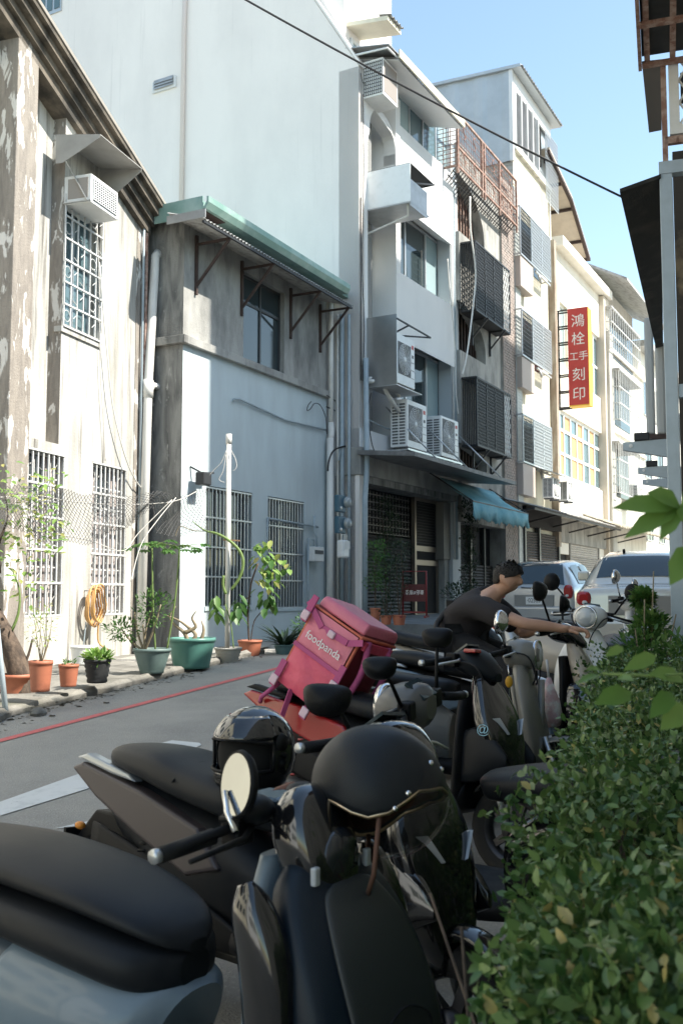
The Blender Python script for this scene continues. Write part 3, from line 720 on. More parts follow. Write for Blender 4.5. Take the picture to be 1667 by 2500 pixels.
for px, py in ((940, 1010), (1020, 1050), (1110, 1060)):
    xk = A.x(px, 1000, 0); MB().tube([(xk, -.02, cz_ + 1.35), (xk + .05, -1.25, cz_ + .08)], .018, 6).build('canopy_stay', M_steel, wb)
fl_z = .98
xsh0, xsh1 = .42, A.x(1000, 1300, -.45)
shz = A.z(900, 1300, -.45); sht = bz - .1
M_slat = mat('dark_shutter_slat', (.06, .055, .05), .55, col2=(.035, .032, .03), nscale=6, lo=.4, hi=.7, metal=.2)
ns = int((shz - fl_z) / .085)
for k in range(ns):
    z = fl_z + .02 + k * .085
    MB().prism([(.45, z), (.425, z + .03), (.45, z + .075), (.47, z + .075), (.47, z)], xsh0, xsh1, 'x').build('shutter_slat', M_slat, wb)
mb = MB()
for i in range(18):
    x = xsh0 + (xsh1 - xsh0) * (i + .5) / 18
    for k in range(int((sht - shz) / .09)): mb.box(x - .012, x + .012, .44, .46, shz + k * .09, shz + k * .09 + .06)
for k in range(6): mb.box(xsh0, xsh1, .45, .465, shz + (sht - shz) * k / 6, shz + (sht - shz) * k / 6 + .02)
mb.build('shutter_grille', mat('dull_chain', (.16, .155, .15), .5, metal=.5), wb)
MB().box(xsh0, ax1, .6, .61, fl_z, sht).build('shop_interior', M_dark, wb)
MB().box(.0, .42, .1, .6, .4, zbeam0 - .02).build('pier', M_cem_dark, wb)  # pier colour darkened to stand for ground-floor shade
xd0, xd1 = A.x(1003, 1300, -.45), A.x(1062, 1300, -.45)
dr = window(wb, xd0 + .03, xd1, fl_z, sht, .36, 1, 1, mat('bronze_door_frame', (.24, .2, .16), .4, metal=.5), M_dark, .13, .1, rowz=[fl_z, fl_z + 1.4, fl_z + 1.75, sht], name='door')  # near-black panes paint in the shade under the canopy
mesh_grille(wb, xd0 + .15, xd1 - .13, fl_z + 1.75, sht - .1, .38, .07, M_irond, .006, 'door_mesh', False)
bx0, bx1 = A.x(1066, 1280, -.35), A.x(1097, 1280, -.35)
MB().box(bx0, bx1, .16, .45, A.z(1080, 1366, -.2), A.z(1080, 1225, -.2)).build('meter_cabinet', mat('old_cabinet', (.2, .19, .17), .6), wb, bevel=.01)
MB().box(bx0 + .12, bx1, .2, .5, fl_z - .1, A.z(1080, 1366, -.2)).build('pier', M_cem, wb)
# shop platform
e = [A.W(-.5, -2.9, 0), A.W(ax_end + 5.2, -2.9, 0), A.W(ax_end + 5.2, .9, 0), A.W(-.5, .9, 0)]
P = [at_ground(935, 1580), at_ground(1100, 1553)]
mb = MB(); vs = []
for i, (lx, ly) in enumerate([(-.6, -2.6), (ax_end + 5.2, -2.6), (ax_end + 5.2, .9), (-.6, .9)]):
    w = A.W(lx, ly, 0); zt = (.98 if ly < 0 else 1.06) + (.12 if lx > 3 else 0)
    vs += [(w.x, w.y, 0.2), (w.x, w.y, zt)]
mb.add(vs, [(1, 3, 5, 7), (0, 2, 3, 1), (2, 4, 5, 3), (6, 0, 1, 7)])
o = mb.build('pavement', mat('pavement_tile', (.2, .22, .23), .75, col2=(.14, .15, .16), nscale=3, bump=.2)); tag(o, None, None, None, 'structure')
bm = bmesh.new(); bm.from_mesh(o.data); bmesh.ops.recalc_face_normals(bm, faces=bm.faces); bm.to_mesh(o.data); bm.free()
# pipes at its corner
for px, r, m_ in ((855, .035, M_pvcb), (838, .05, M_pvcb), (828, .028, M_pvc)):
    y_, z_ = A.side(px, 900, -.02)
    pipe('corner_pipe', wb, [(-.08, y_, A.side(px, 770, 0)[1]), (-.08, y_, 1.2)], r, m_, 8)
pe = A.at(858, 1155, .25)
pipe('corner_pipe', wb, [(.12, -.1, zbm1 + 2.2), (.12, -.12, zbeam0 + .1), (-.12, -.2, zbeam0 - .55), (-.14, -.2, 1.1)], .06, M_pvcb, 10)
for px in (863,): pipe('wall_cable', wb, [(.06, -.02, zroof - 3), (.05, -.02, 8), (.02, -.03, 6.2)], .012, M_cable, 5)

# boxed-in unit on the third floor, shielded unit on the second, two open units above the canopy
def tray(name, label, cat): return empty(name, A.o, A.rz, label, cat)
sb = tray('metal_shield_box', 'white sheet metal box with hinged lid around the third floor balcony unit', 'metal box')
def srect(p): 
    q = [A.side(a, b, xr0 - .02) for a, b in p]; return q
k0, k1 = A.at(914, 412, .45), A.at(1000, 412, .85)
zt3, zb3 = A.z(920, 410, .3), A.z(925, 505, .3); xL = xr0 - .02
yo = A.side(1001, 450, xL)[0]
MB().box(xL, xL + .02, yo, .3, zb3, zt3).build('side_sheet', M_acw, sb)
MB().box(xL + .02, xL + .9, yo - .0, yo + .02, zb3 - .1, zb3 + .5).build('front_bar', M_sheet, sb)
MB().box(xL, xL + 1.0, yo, .3, zb3 - .03, zb3 - .01).build('bottom_sheet', M_sheet, sb)
MB().prism([(xL, zt3), (xL + 1.3, zt3 - .02), (xL + 1.3, zt3 - .01), (xL, zt3 + .01)], yo, .2).build('lid', M_irond, sb)
mb = MB(); mb.bar((xL + 1.3, yo, zt3 - .02), (xL + .3, yo + .02, zt3 - .35), .03); mb.bar((xL + 1.3, .1, zt3 - .02), (xL + 1.3, yo, zt3 - .02), .03); mb.build('lid_frame', M_irond, sb)
mb = MB(); mb.tube([(xL + .1, yo + .1, zb3 - .02), (xL + .3, yo + .2, zb3 - .2), (xL + .2, 0, zb3 - .45), (xL + .1, .4, zb3 - .6)], .025, 6); mb.build('hose', M_pvc, sb)
sb2 = tray('steel_shield', 'dull steel sheet shield beside the second floor air conditioner', 'metal shield')
xL2 = xr0 - .06; yo2 = A.side(968, 850, xL2)[0]; zt2 = A.side(940, 770, xL2)[1]; zb2 = A.side(925, 942, xL2)[1]
MB().box(xL2, xL2 + .015, yo2, .0, zb2, zt2).build('sheet', mat('brushed_steel', (.42, .42, .41), .35, metal=.8, col2=(.35, .36, .36), nscale=2, lo=.4, hi=.7), sb2)
MB().box(xL2, xL2 + 1.3, yo2, .0, zb2 - .02, zb2).build('base_sheet', M_sheet, sb2)
mb = MB(); mb.bar((xL2, yo2, zt2 - .1), (xL2 + 1.7, yo2 - .05, zt2 - .15), .03); mb.bar((xL2 + 1.7, yo2 - .05, zt2 - .15), (xL2 + 1.2, 0, zt2 - .1), .03); mb.bar((xL2 + .6, yo2, zt2 - .12), (xL2 + 1.2, 0, zt2 - .1), .03); mb.build('lid_frame', M_irond, sb2)
q = A.rect([(971, 825), (1018, 840), (970, 924), (1016, 942)], -yo2)
outdoor_ac(A, 'white outdoor air conditioner behind the dull steel shield on the second floor', xL2 + .1, max(q[1], xL2 + .9), zb2 + .06, zb2 + .06 + (zt2 - zb2) * .72, yo2 + .05, .3, False)
q = A.rect([(995, 975), (1042, 992), (992, 1088), (1040, 1105)], .55)
ac_l = outdoor_ac(A, 'left one of the two white outdoor air conditioners above the grey shop canopy', q[0], q[1], q[2], q[3], -.55, .42)
q2 = A.rect([(1078, 1015), (1119, 1030), (1075, 1113), (1118, 1124)], .55)
ac_r = outdoor_ac(A, 'right one of the two white outdoor air conditioners above the grey shop canopy', q2[0], q2[1], q2[2], q2[3], -.55, .42)
rk = tray('bracket_shelf', 'galvanised steel shelf frame carrying the two outdoor air conditioners', 'bracket')
for x in (q[0], q[1], q2[0], q2[1]): MB().bar((x, .0, q[2] - .07), (x, -.62, q[2] - .07), .04).build('arm', M_steel, rk)
MB().bar((q[0] - .1, -.6, q[2] - .07), (q2[1] + .1, -.6, q2[2] - .07), .04).build('rail', M_steel, rk)
# insulated pipes of the units
hs = tray('coolant_pipes', 'bundle of pale insulated coolant pipes looping from wall to outdoor units', 'pipe')
MB().tube([(.25, -.04, q[3] + .25), (.5, -.25, q[3] + .3), (.75, -.3, q[3] + .05), (q[0] - .1, -.4, q[3] - .3)], .05, 8).build('pipe', M_pvc, hs)
MB().tube([(.25, -.02, q[3] + .3), (.55, -.2, q[3] + .42), (.9, -.3, q[3] + .28), (q[0] + .1, -.3, q[3] + .1)], .04, 8).build('pipe', M_pvc, hs)
# roof-level window unit
u = A.rect([(858, 120), (902, 117), (905, 172), (870, 165)], .4)
wa = tray('window_air_conditioner', 'window air conditioner under a thin metal hood at the top of the white building', 'air conditioner')
zu = A.z(902, 150, .4)
MB().box(.2, .95, -.5, .4, zu - .55, zu + .3).build('casing', M_acw, wa, bevel=.01)
mb = MB()
for k in range(10): mb.bar((.195, -.48 + .05 * k, zu - .5), (.195, -.48 + .05 * k, zu + .25), .015)
for k in range(10): mb.bar((.192, -.48, zu - .5 + .08 * k), (.192, -.02, zu - .5 + .08 * k), .012)
mb.build('side_grille', M_acd, wa)
MB().box(.24, .9, -.505, -.498, zu - .48, zu + .24).build('grille_recess', mat('ac_front_brown', (.3, .27, .25), .7), wa)
MB().prism([(-.75, zu + .42), (.35, zu + .62), (.35, zu + .64), (-.75, zu + .44)], .0, 1.5, 'x').build('hood', M_sheet, wa)
MB().tube([(.02, .3, zu + .42), (.02, -.7, zu + .36), (1.48, -.75, zu + .36), (1.48, .3, zu + .4)], .025, 6).build('hood_frame', M_acw, wa)

# electricity meters and gas meter at the corner of the shop
for i, (px, py) in enumerate(((828, 1230), (828, 1282))):
    em = tray('electricity_meter', ('upper' if i == 0 else 'lower') + ' one of two blue electricity meters with glass domes beside the roller shutter', 'meter')
    c = A.at(838, py, .3)
    MB().box(c[0] - .2, c[0] + .12, -.3, -.2, c[1] - .17, c[1] + .17).build('box', mat('blue_meter_box', (.05, .12, .17), .5), em, bevel=.02)
    MB().lathe([(.11, 0), (.11, -.08), (.08, -.12), (.001, -.13)], 16, (c[0] + .12, -.28, c[1] + .04), 'y').build('glass_dome', mat('meter_glass', (.3, .34, .35), .1, spec=.8), em)
    MB().lathe([(.03, 0), (.03, -.015), (.001, -.015)], 12, (c[0] - .1, -.3, c[1] - .09), 'y').build('seal', M_acw, em)
gm2 = tray('gas_meter', 'white gas meter with a paper tag by the blue electricity meters', 'gas meter')
c = A.at(842, 1338, .3)
MB().box(c[0] - .15, c[0] + .13, -.34, -.18, c[1] - .2, c[1] + .16).build('body', M_acw, gm2, bevel=.04)
MB().box(c[0] - .06, c[0] + .12, -.35, -.345, c[1] - .02, c[1] + .14).build('paper_tag', mat('paper', (.75, .75, .72), .8), gm2)
mb = MB()
for s in (-.1, .02, .1): mb.tube([(c[0] + s, -.26, c[1] + .15), (c[0] + s, -.27, c[1] + .26), (c[0] + s - .08, -.25, c[1] + .32)], .022, 6)
mb.build('pipework', M_pvc, gm2)

# ================================================================== arched house with black window cages
B = Frame(1127, 26.2, 28)
ab = B.empty('arched_house', 'grey house with arched openings, black window cages and a rusty roof cage', 'house')
bx1 = B.x(1221, 800); bxp = B.x(1251, 800); bxe = B.x(1264, 800)
ztop = B.z(1180, 430)
arches = [(B.z(1150, 590), B.z(1150, 452)), (B.z(1150, 870), B.z(1150, 752)), (B.z(1150, 1150), B.z(1150, 1090))]
xa1 = B.x(1184, 800); xa0 = -.4
zs_ = [.4] + [a[0] for a in arches[::-1]]
zprev = 3.6
for (zb, zt) in arches[::-1]:
    hw = xa1 - xa0; arc = [(xa0 + hw * math.sin(math.pi / 2 * k / 14), zb + .3 + (zt - zb - .3) * math.cos(math.pi / 2 * k / 14)) for k in range(15)]
    znext = ztop if zb == arches[0][0] else None
    MB().prism([(0, zprev), (bx1, zprev), (bx1, zb), (0, zb)], 0, .3).build('wall', M_cem, ab)
    top = zt + .35
    MB().prism([(0, zt), (0, top), (bx1, top), (bx1, zb), (xa1, zb), (xa1, zb + .3)] + [p for p in arc[::-1] if p[0] > 0], 0, .3).build('arched_wall', M_cem, ab)
    grille(ab, 0, xa1, zb, zt, .3, 9, 1, M_rust if zb == arches[0][0] else M_brown, .02, False, 'arch_grille')
    zprev = top
MB().box(0, bx1, 0, .3, zprev, ztop + .2).build('wall', M_cem, ab)
MB().box(-.3, bxp, .75, 8, .4, ztop).build('core', M_dark, ab)
MB().box(bx1, bxp, -.06, .7, .4, ztop + .5).build('brick_pier_core', M_cem, ab)
# brick courses on the pier: the real thin bricks proud of the mortar
M_brick = mat('grey_pink_brick', (.36, .3, .27), .9, col2=(.27, .24, .22), nscale=3, lo=.4, hi=.6)
bk = MB(); hh = .085; rr = random.Random(2); nz = int((ztop + .5 - 2.5) / hh)
for j in range(nz):
    z = 2.5 + j * hh; x = bx1 - (j % 2) * .11
    while x < bxp - .01:
        a, b = max(x, bx1), min(x + .21, bxp - .002)
        if b - a > .03: bk.box(a, b - .01, -.075 - rr.random() * .008, -.058, z, z + hh - .012)
        x += .22
tag(bk.build('brickwork', M_brick, ab), None, None, None, 'stuff')
M_tile = mat('pale_wall_tile', (.5, .52, .5), .5, col2=(.42, .44, .43), nscale=8)
MB().box(bxp, bxe, -.1, .7, .4, ztop + .6).build('tile_strip', M_tile, ab)
tl = MB()
for j in range(int((ztop - 2) / .1)): tl.box(bxp + .01, bxe - .01, -.108, -.098, 2 + j * .1, 2 + j * .1 + .085)
tag(tl.build('tiling', M_tile, ab), None, None, None, 'stuff')
for k, (c, nm) in enumerate((([(1130, 555), (1244, 673), (1130, 726), (1242, 822)], ''), ([(1126, 900), (1248, 969), (1128, 1071), (1244, 1118)], ''))):
    a = B.at(*c[0], .42); b = B.at(*c[1], .42); d = B.at(*c[2], .42); f = B.at(*c[3], .42)
    x0, x1, z0, z1 = (a[0] + d[0]) / 2, (b[0] + f[0]) / 2, (d[1] + f[1]) / 2, (a[1] + b[1]) / 2
    x0 = max(x0, .08)
    cg = empty('window_cage', B.o, B.rz, 'black mesh window cage on the ' + ('upper' if k == 0 else 'lower') + ' floor of the arched house', 'window cage', 'black window cages')
    mb = MB(); xs = [x0 + (x1 - x0) * t for t in (0, .27, .52, .78, 1)]
    for x in xs: mb.bar((x, -.42, z0), (x, -.42, z1), .04)
    for z in (z0, z1): mb.bar((x0, -.42, z), (x1, -.42, z), .05); mb.bar((x0, -.42, z), (x0, 0, z), .04); mb.bar((x1, -.42, z), (x1, 0, z), .04)
    mb.build('frame', M_irond, cg)
    for i in range(4):
        mesh_grille(cg, xs[i] + .02, xs[i + 1] - .02, z0, z1, -.415, .1 if i < 3 else .17, M_irond if i < 3 else M_iron, .012 if i < 3 else .011, 'mesh_screen')
    sd = MB()
    for i in range(8): sd.bar((x0, -.4 + .05 * i, z0), (x0, -.4 + .05 * i, z1), .02)
    sd.build('side_screen', M_irond, cg)
    MB().box(x0, x1, -.42, 0, z1 + .01, z1 + .04).build('top_sheet', M_irond, cg)
    MB().box(x0, x1, -.4, 0, z0 - .03, z0 - .01).build('floor_sheet', M_irond, cg)
    MB().box(x0 + .05, x1 - .05, .02, .05, z0 + .1, z1 - .1).build('window_pane', M_glass, cg)
    for x in (xs[1], xs[3]):
        mb = MB(); mb.bar((x, -.03, z0 - .75), (x, -.03, z0), .05); mb.bar((x, -.03, z0 - .55), (x, -.5, z0 - .04), .04); mb.bar((x, 0, z0 - .05), (x, -.4, z0 - .05), .04); mb.build('bracket', M_irond, cg)
    tag_ = None
# rusty cage on the roof terrace
rc = empty('rusty_roof_cage', B.o, B.rz, 'rusty red iron mesh cage around the roof terrace of the arched house', 'roof cage')
a0, a1 = B.at(1115, 260, .35), B.at(1259, 455, .35); b0, b1 = B.at(1115, 385, .35), B.at(1259, 565, .35)
x0, x1 = a0[0], a1[0]; zt, zb = (a0[1] + a1[1]) / 2, (b0[1] + b1[1]) / 2
mb = MB()
for t in (0, .38, .42, .68, 1): mb.bar((x0 + (x1 - x0) * t, -.35, zb - .2), (x0 + (x1 - x0) * t, -.35, zt), .06)
for z in (zb, (zb + zt) / 2 - .2, zt): mb.bar((x0, -.35, z), (x1, -.35, z), .05)
mb.bar((x0, -.35, zt), (x0, 2.5, zt), .05); mb.bar((x0, -.35, zb), (x0, 2.5, zb), .05); mb.bar((x0, 2.5, zb), (x0, 2.5, zt), .05)
mb.build('frame', M_rust, rc)
M_rustd = mat('dark_rusty_wire', (.26, .14, .11), .8, col2=(.36, .2, .15), nscale=8)
mesh_grille(rc, x0, x1, zb, zt, -.34, .17, M_rustd, .005, 'wire_mesh', False)
mb = MB(); n_ = 30
for i in range(n_): x = x0 + (x1 - x0) * i / n_; mb.bar((x, -.34, zb), (x + .15, .1, zb - .35), .02)
for t in (.3, .6): mb.bar((x0, -.34 + .44 * t, zb - .35 * t), (x1, -.34 + .44 * t, zb - .35 * t), .02)
mb.build('lower_mesh', M_irond, rc)
for i in range(6):
    for j in range(2):
        x = x0 + (x1 - x0) * (i + .6) / 6.4; z = zb + (zt - zb) * (j + .5) / 2
        MB().tube([(x + .09 * math.sin(k * .9) , -.37, z - .2 + k * .05) for k in range(9)], .014, 5, False).build('scroll', M_rustd, rc)
mb = MB()
for i in range(14): mb.bar((x0, -.35 + i * .2, zb), (x0, -.35 + i * .2, zt), .014)
for i in range(12): mb.bar((x0, -.35, zb + (zt - zb) * i / 12), (x0, 2.5, zb + (zt - zb) * i / 12), .014)
mb.build('wire_mesh', M_rustd, rc)
# ground floor under the awnings: shutters in the dark
gz0 = 1.2
for k in range(26):
    z = gz0 + .03 + k * .085
    if k < 14: MB().prism([(.35, z), (.32, z + .03), (.35, z + .075), (.37, z + .075), (.37, z)], .35, bxe - .2, 'x').build('shutter_slat', M_slat, ab)
for x in (.3, 1.5, 2.6, bxe - .2): MB().box(x - .04, x + .04, .3, .4, gz0, 3.7).build('shutter_post', M_alud, ab)
MB().box(.3, bxe, .42, .45, gz0, 3.7).build('shop_interior', M_dark, ab)
MB().box(-.1, bxe, -.05, .7, 3.5, 3.9).build('beam', M_cem_dark, ab)  # beam cement darkened in place of real shade
# turquoise awning
aw = empty('turquoise_awning', B.o, B.rz, 'faded turquoise canvas awning with ragged scalloped edge over the shutters', 'awning')
M_turq = mat('turquoise_canvas', (.12, .33, .4), .8, col2=(.22, .43, .48), nscale=3, lo=.4, hi=.7, col3=(.05, .25, .33), n3=5, stretch3=(1, 1, .4), lo3=.6, hi3=.75, bump=.3, bscale=8)
p0, p1 = B.at(1153, 1232, 1.15), B.at(1288, 1245, 1.15); zf = (p0[1] + p1[1]) / 2 + .0; zk = zf + .62
N = 40; mb = MB(); rg = []
for i in range(N + 1):
    x = p0[0] + (p1[0] - p0[0]) * i / N; sg = .05 * math.sin(i * .8) + .03 * math.sin(i * 2.1)
    row = [(x + (.12 if i < N / 2 else -.25) * (1 - t), -.25 - .9 * t, zk + (zf - zk) * t - .12 * math.sin(math.pi * t) * (.5 + .5 * math.sin(i * .35))) for t in (0, .25, .5, .75, 1)]
    row += [(x, -1.17 + sg * .5, zf - .2), (x, -1.16 - sg * .6, zf - .33 - .09 * (i % 2) * rr.random() - .07 * abs(math.sin(i * .5)) - .03 * rr.random())]
    rg.append(row)
vs = [p for r_ in rg for p in r_]; m_ = len(rg[0])
mb.add(vs, [(i * m_ + k, (i + 1) * m_ + k, (i + 1) * m_ + k + 1, i * m_ + k + 1) for i in range(N) for k in range(m_ - 1)], True)
o = mb.build('canvas', M_turq, aw); sm = o.modifiers.new('th', 'SOLIDIFY'); sm.thickness = .008
mb = MB()
for x in (p0[0], p1[0]): mb.bar((x, -1.15, zf), (x + .1, .0, zf + .75), .03)
mb.bar((p0[0], -1.15, zf - .01), (p1[0], -1.15, zf - .01), .03); mb.build('frame', M_irond, aw)

# ================================================================== cream house with silver grilles
C = Frame(1265, 30.5, 28)
ch = C.empty('cream_house', 'cream plaster house with silver window grilles and a metal roof shed', 'house')
cx1 = C.x(1344, 800); ct = C.z(1268, 385); ct2 = C.z(1344, 480)
zc_ = (ct + ct2) / 2
MB().box(0, cx1, 0, 8, .4, zc_).build('wall', M_cream, ch)
MB().box(-.02, cx1 + .03, -.12, .3, zc_, zc_ + .18).build('parapet_cap', M_far, ch)
MB().box(cx1 - .08, cx1 + .02, -.06, .1, 3, zc_).build('corner_trim', M_far, ch)
for k, c in enumerate([[(1264, 494), (1342, 591), (1265, 609), (1343, 696)], [(1267, 746), (1343, 817), (1270, 855), (1347, 924)], [(1270, 1007), (1347, 1050), (1273, 1126), (1345, 1152)]]):
    q = [C.at(*p, .3) for p in c]; x0, x1 = (q[0][0] + q[2][0]) / 2 + .1, (q[1][0] + q[3][0]) / 2 - .1; z1, z0 = (q[0][1] + q[1][1]) / 2, (q[2][1] + q[3][1]) / 2
    g = empty('window_grille', C.o, C.rz, ('top', 'middle', 'bottom')[k] + ' silver lattice window grille on the cream house', 'window grille', 'silver lattice grilles')
    MB().box(x0, x1, -.02, .01, z0, z1).build('window_pane', M_glass, g)
    mb = MB()
    for x in (x0, x0 + (x1 - x0) * .35, x0 + (x1 - x0) * .7, x1): mb.bar((x, -.32, z0), (x, -.32, z1), .04)
    for z in (z0, z1): mb.bar((x0, -.32, z), (x1, -.32, z), .04); mb.bar((x0, -.32, z), (x0, 0, z), .04); mb.bar((x1, -.32, z), (x1, 0, z), .04)
    mb.build('frame', M_alu, g)
    mesh_grille(g, x0 + (x1 - x0) * .35, x1, z0, z1, -.32, .12, M_alu, .012, 'lattice')
    mesh_grille(g, x0, x0 + (x1 - x0) * .35, z0, z1, -.31, .12, M_irond, .011, 'lattice', False)
    MB().box(x0 + .05, x0 + (x1 - x0) * .42, -.3, -.03, z0 - 1.0, z0 - .05).build('balcony_panel', mat('pinkish_panel', (.46, .4, .36), .7), g)
    mb = MB(); mb.bar((x0 + (x1 - x0) * .5, -.3, z0 - .1), (x1, -.3, z0 - .12), .06); mb.tube([(x0 + (x1 - x0) * .6, -.3, z0 - .1), (x0 + (x1 - x0) * .62, -.35, z0 - .35)], .04, 6); mb.build('drying_rail', M_sheet, g)
# shed on the roof
shd = empty('rooftop_shed', C.o, C.rz, 'silver corrugated metal shed with louvred front on the cream house roof', 'shed')
yL = 9.5; zs0 = zc_ + .0
tA = C.at(1268, 195, .0); zsh = tA[1]
xq0 = -.1; xq1 = cx1 + .2
M_shed = mat('silver_shed_sheet', (.5, .54, .56), .4, metal=.35, col2=(.42, .46, .48), nscale=1.5, lo=.4, hi=.7)
mb = MB(); N = 60; rg = []
for i in range(N + 1):
    y = yL * i / N; dx = .03 if (i % 6) < 2 else 0; rg.append([(xq0 - dx, y, zs0 - .4), (xq0 - dx, y, zsh + .12 * y / yL)])
mb.add([p for r_ in rg for p in r_], [(2 * i, 2 * i + 1, 2 * i + 3, 2 * i + 2) for i in range(N)])
mb.build('side_cladding', M_shed, shd)
MB().box(xq0 + .02, xq1, .06, yL, zs0 - .2, zsh - .02).build('wall', M_shed, shd)
MB().box(xq0 - .05, xq0 + .1, -.06, .06, zs0 - .4, zsh).build('corner_post', M_acw, shd)
MB().prism([(-.35, zsh - .12), (yL, zsh + .15), (yL, zsh + .25), (-.35, zsh - .02)], xq0 - .12, xq1 + .35, 'x').build('roof', M_shed, shd)
corrugated('roof_edge', shd, xq0 - .1, xq1 + .35, -.2, zsh - .02, -.42, zsh - .1, M_corr, .2, .04)
MB().box(xq0 + .05, xq1, -.06, .0, zsh - .65, zsh - .13).build('fascia', M_acw, shd)
nl = 26
for k in range(nl):
    z = zs0 + (zsh - .7 - zs0) * k / nl
    MB().prism([(-.1, z), (-.02, z + .07), (-.02, z + .085), (-.1, z + .02)], xq0 + .1, xq0 + (xq1 - xq0) * .58, 'x').build('louvre_slat', M_sheet, shd)
MB().box(xq0 + (xq1 - xq0) * .6, xq0 + (xq1 - xq0) * .74, -.03, .02, zs0 + .6, zsh - .8).build('opening', M_dark, shd)
for k in range(5): MB().box(xq0 + .1 + (xq1 - xq0) * .58 * k / 4 - .03, xq0 + .1 + (xq1 - xq0) * .58 * k / 4 + .03, -.12, -.02, zs0, zsh - .65).build('louvre_post', M_acw, shd)
mesh_grille(shd, xq0 + (xq1 - xq0) * .72, xq1 + .3, zs0 - .6, zsh - .8, -.2, .13, M_alu, .01, 'mesh_screen', False)
pipe('vent_pipe', shd, [(xq0 - .08, 5, zs0 - .5), (xq0 - .08, 5, zsh)], .05, M_acw, 8)
for y in (2.6, 1.8): pipe('vent_pipe', shd, [(xq0 - .08, y, zs0 - .5), (xq0 - .08, y, zs0 + 1.6)], .04, M_acw, 8)
# brick band of its side wall below the shed
sd = MB()
for j in range(int(4.2 / .16)): sd.box(-.03, -.005, .0, 6, zs0 - .5 - j * .16, zs0 - .5 - j * .16 + .135)
tag(sd.build('siding', mat('grey_siding', (.42, .42, .4), .8), ch), None, None, None, 'stuff')
# ================================================================== house with the red hanging sign
S = Frame(1352, 34.0, 28)
sh = S.empty('sign_house', 'cream white shop house with orange and blue window panes and a beige roof canopy', 'house')
sx0 = S.x(1361, 900); sx1 = S.x(1478, 1000); sxp = S.x(1466, 1000)
zp = (S.z(1360, 607) + S.z(1480, 747)) / 2
M_sw = mat('sign_house_white', (.78, .75, .68), .85, col2=(.66, .63, .56), nscale=1.0, stretch=(1, 1, .4), lo=.45, hi=.8, bump=.08)
wA = S.rect([(1365, 997), (1470, 1060), (1369, 1157), (1470, 1202)]); wB = S.rect([(1438, 800), (1468, 832), (1440, 957), (1470, 975)]); wC = S.rect([(1366, 735), (1384, 752), (1367, 890), (1385, 903)])
mb = MB(); wall_panel(mb, 0, sxp, 3.0, zp, [wA, wB, wC], 0, .3); mb.build('wall', M_sw, sh)
MB().box(sxp, sx1, -.2, .5, 1.2, zp - .05).build('tiled_pier', mat('beige_pier', (.56, .5, .42), .8), sh)
MB().box(sx0 - .3, sx1 + .1, -.35, .3, zp, zp + .35).build('cornice', M_sw, sh)
MB().box(0, sx1, .5, 9, 1.2, zp).build('core', M_sw, sh)
M_or = mat('orange_blind_pane', (.6, .36, .17), .6, col2=(.54, .32, .15), nscale=3)
pn1 = [[M_or, M_glassb, M_or, M_or, M_glassb, M_or, M_glassb]]
window(sh, wA[0], wA[1], wA[2], wA[3], .1, 7, 1, M_acw, M_or, .1, .1, rowz=[wA[2], wA[2] + (wA[3] - wA[2]) * .36, wA[2] + (wA[3] - wA[2]) * .72, wA[3]],
       panes=[[M_or, M_glassb, M_or, M_or, M_glassb, M_or, M_glassb], [M_or, M_glassb, M_or, M_or, M_glassb, M_or, M_glassb], [M_glassb, M_or, M_glassb, M_or, M_glassb, M_or, M_glassb]])
window(sh, wB[0], wB[1], wB[2], wB[3], .1, 2, 1, M_acw, M_or, .1, .1, rowz=[wB[2], (wB[2] + wB[3]) / 2, wB[3]], panes=[[M_or, M_glassb]] * 2)
window(sh, wC[0], wC[1], wC[2], wC[3], .1, 1, 1, M_acw, M_frost, .1, .1)
MB().box(-.28, -.02, -.25, .1, 3.2, S.z(1352, 607)).build('rain_box', mat('rusty_brown_post', (.26, .2, .15), .8, col2=(.4, .36, .3), nscale=4, stretch=(1, 1, .3)), sh)
# roof canopy of beige sheets on steel trusses
r0, r1 = S.at(1410, 515, .9), S.at(1440, 630, .9)
pts = [(S.at(1405, 490, .4)), (S.at(1440, 632, .4))]
zr1 = S.z(1436, 625, .3); xr1 = S.x(1440, 625, .3)
rcn = [(-.8, zr1 + 2.2), (xr1 * .45, zr1 + 1.5), (xr1, zr1)]
for i in range(2):
    (xa_, za_), (xb_, zb_) = rcn[i], rcn[i + 1]
    MB().prism([(xa_, za_), (xb_, zb_), (xb_, zb_ + .06), (xa_, za_ + .06)], -.3, 6).build('roof_sheet', M_beige, sh)
    for y in (-.25, 1.2, 2.7, 4.2):
        MB().bar((xa_, y, za_ - .08), (xb_, y, zb_ - .08), .12).build('roof_beam', M_brown, sh)
for t in (.1, .35, .6, .85, 1.0):
    x = rcn[0][0] + (rcn[2][0] - rcn[0][0]) * t; z = np.interp(x, [a[0] for a in rcn], [a[1] for a in rcn])
    MB().bar((x, -.3, z - .05), (x, 6, z - .05), .1).build('roof_purlin', M_brown, sh)
MB().box(xr1 - .2, xr1 - .05, 0, .15, zp, zr1).build('roof_post', M_brown, sh)
MB().box(xr1 * .5, xr1 - .2, 3, 3.1, zp, zr1 + 1).build('roof_back_wall', M_beige, sh)
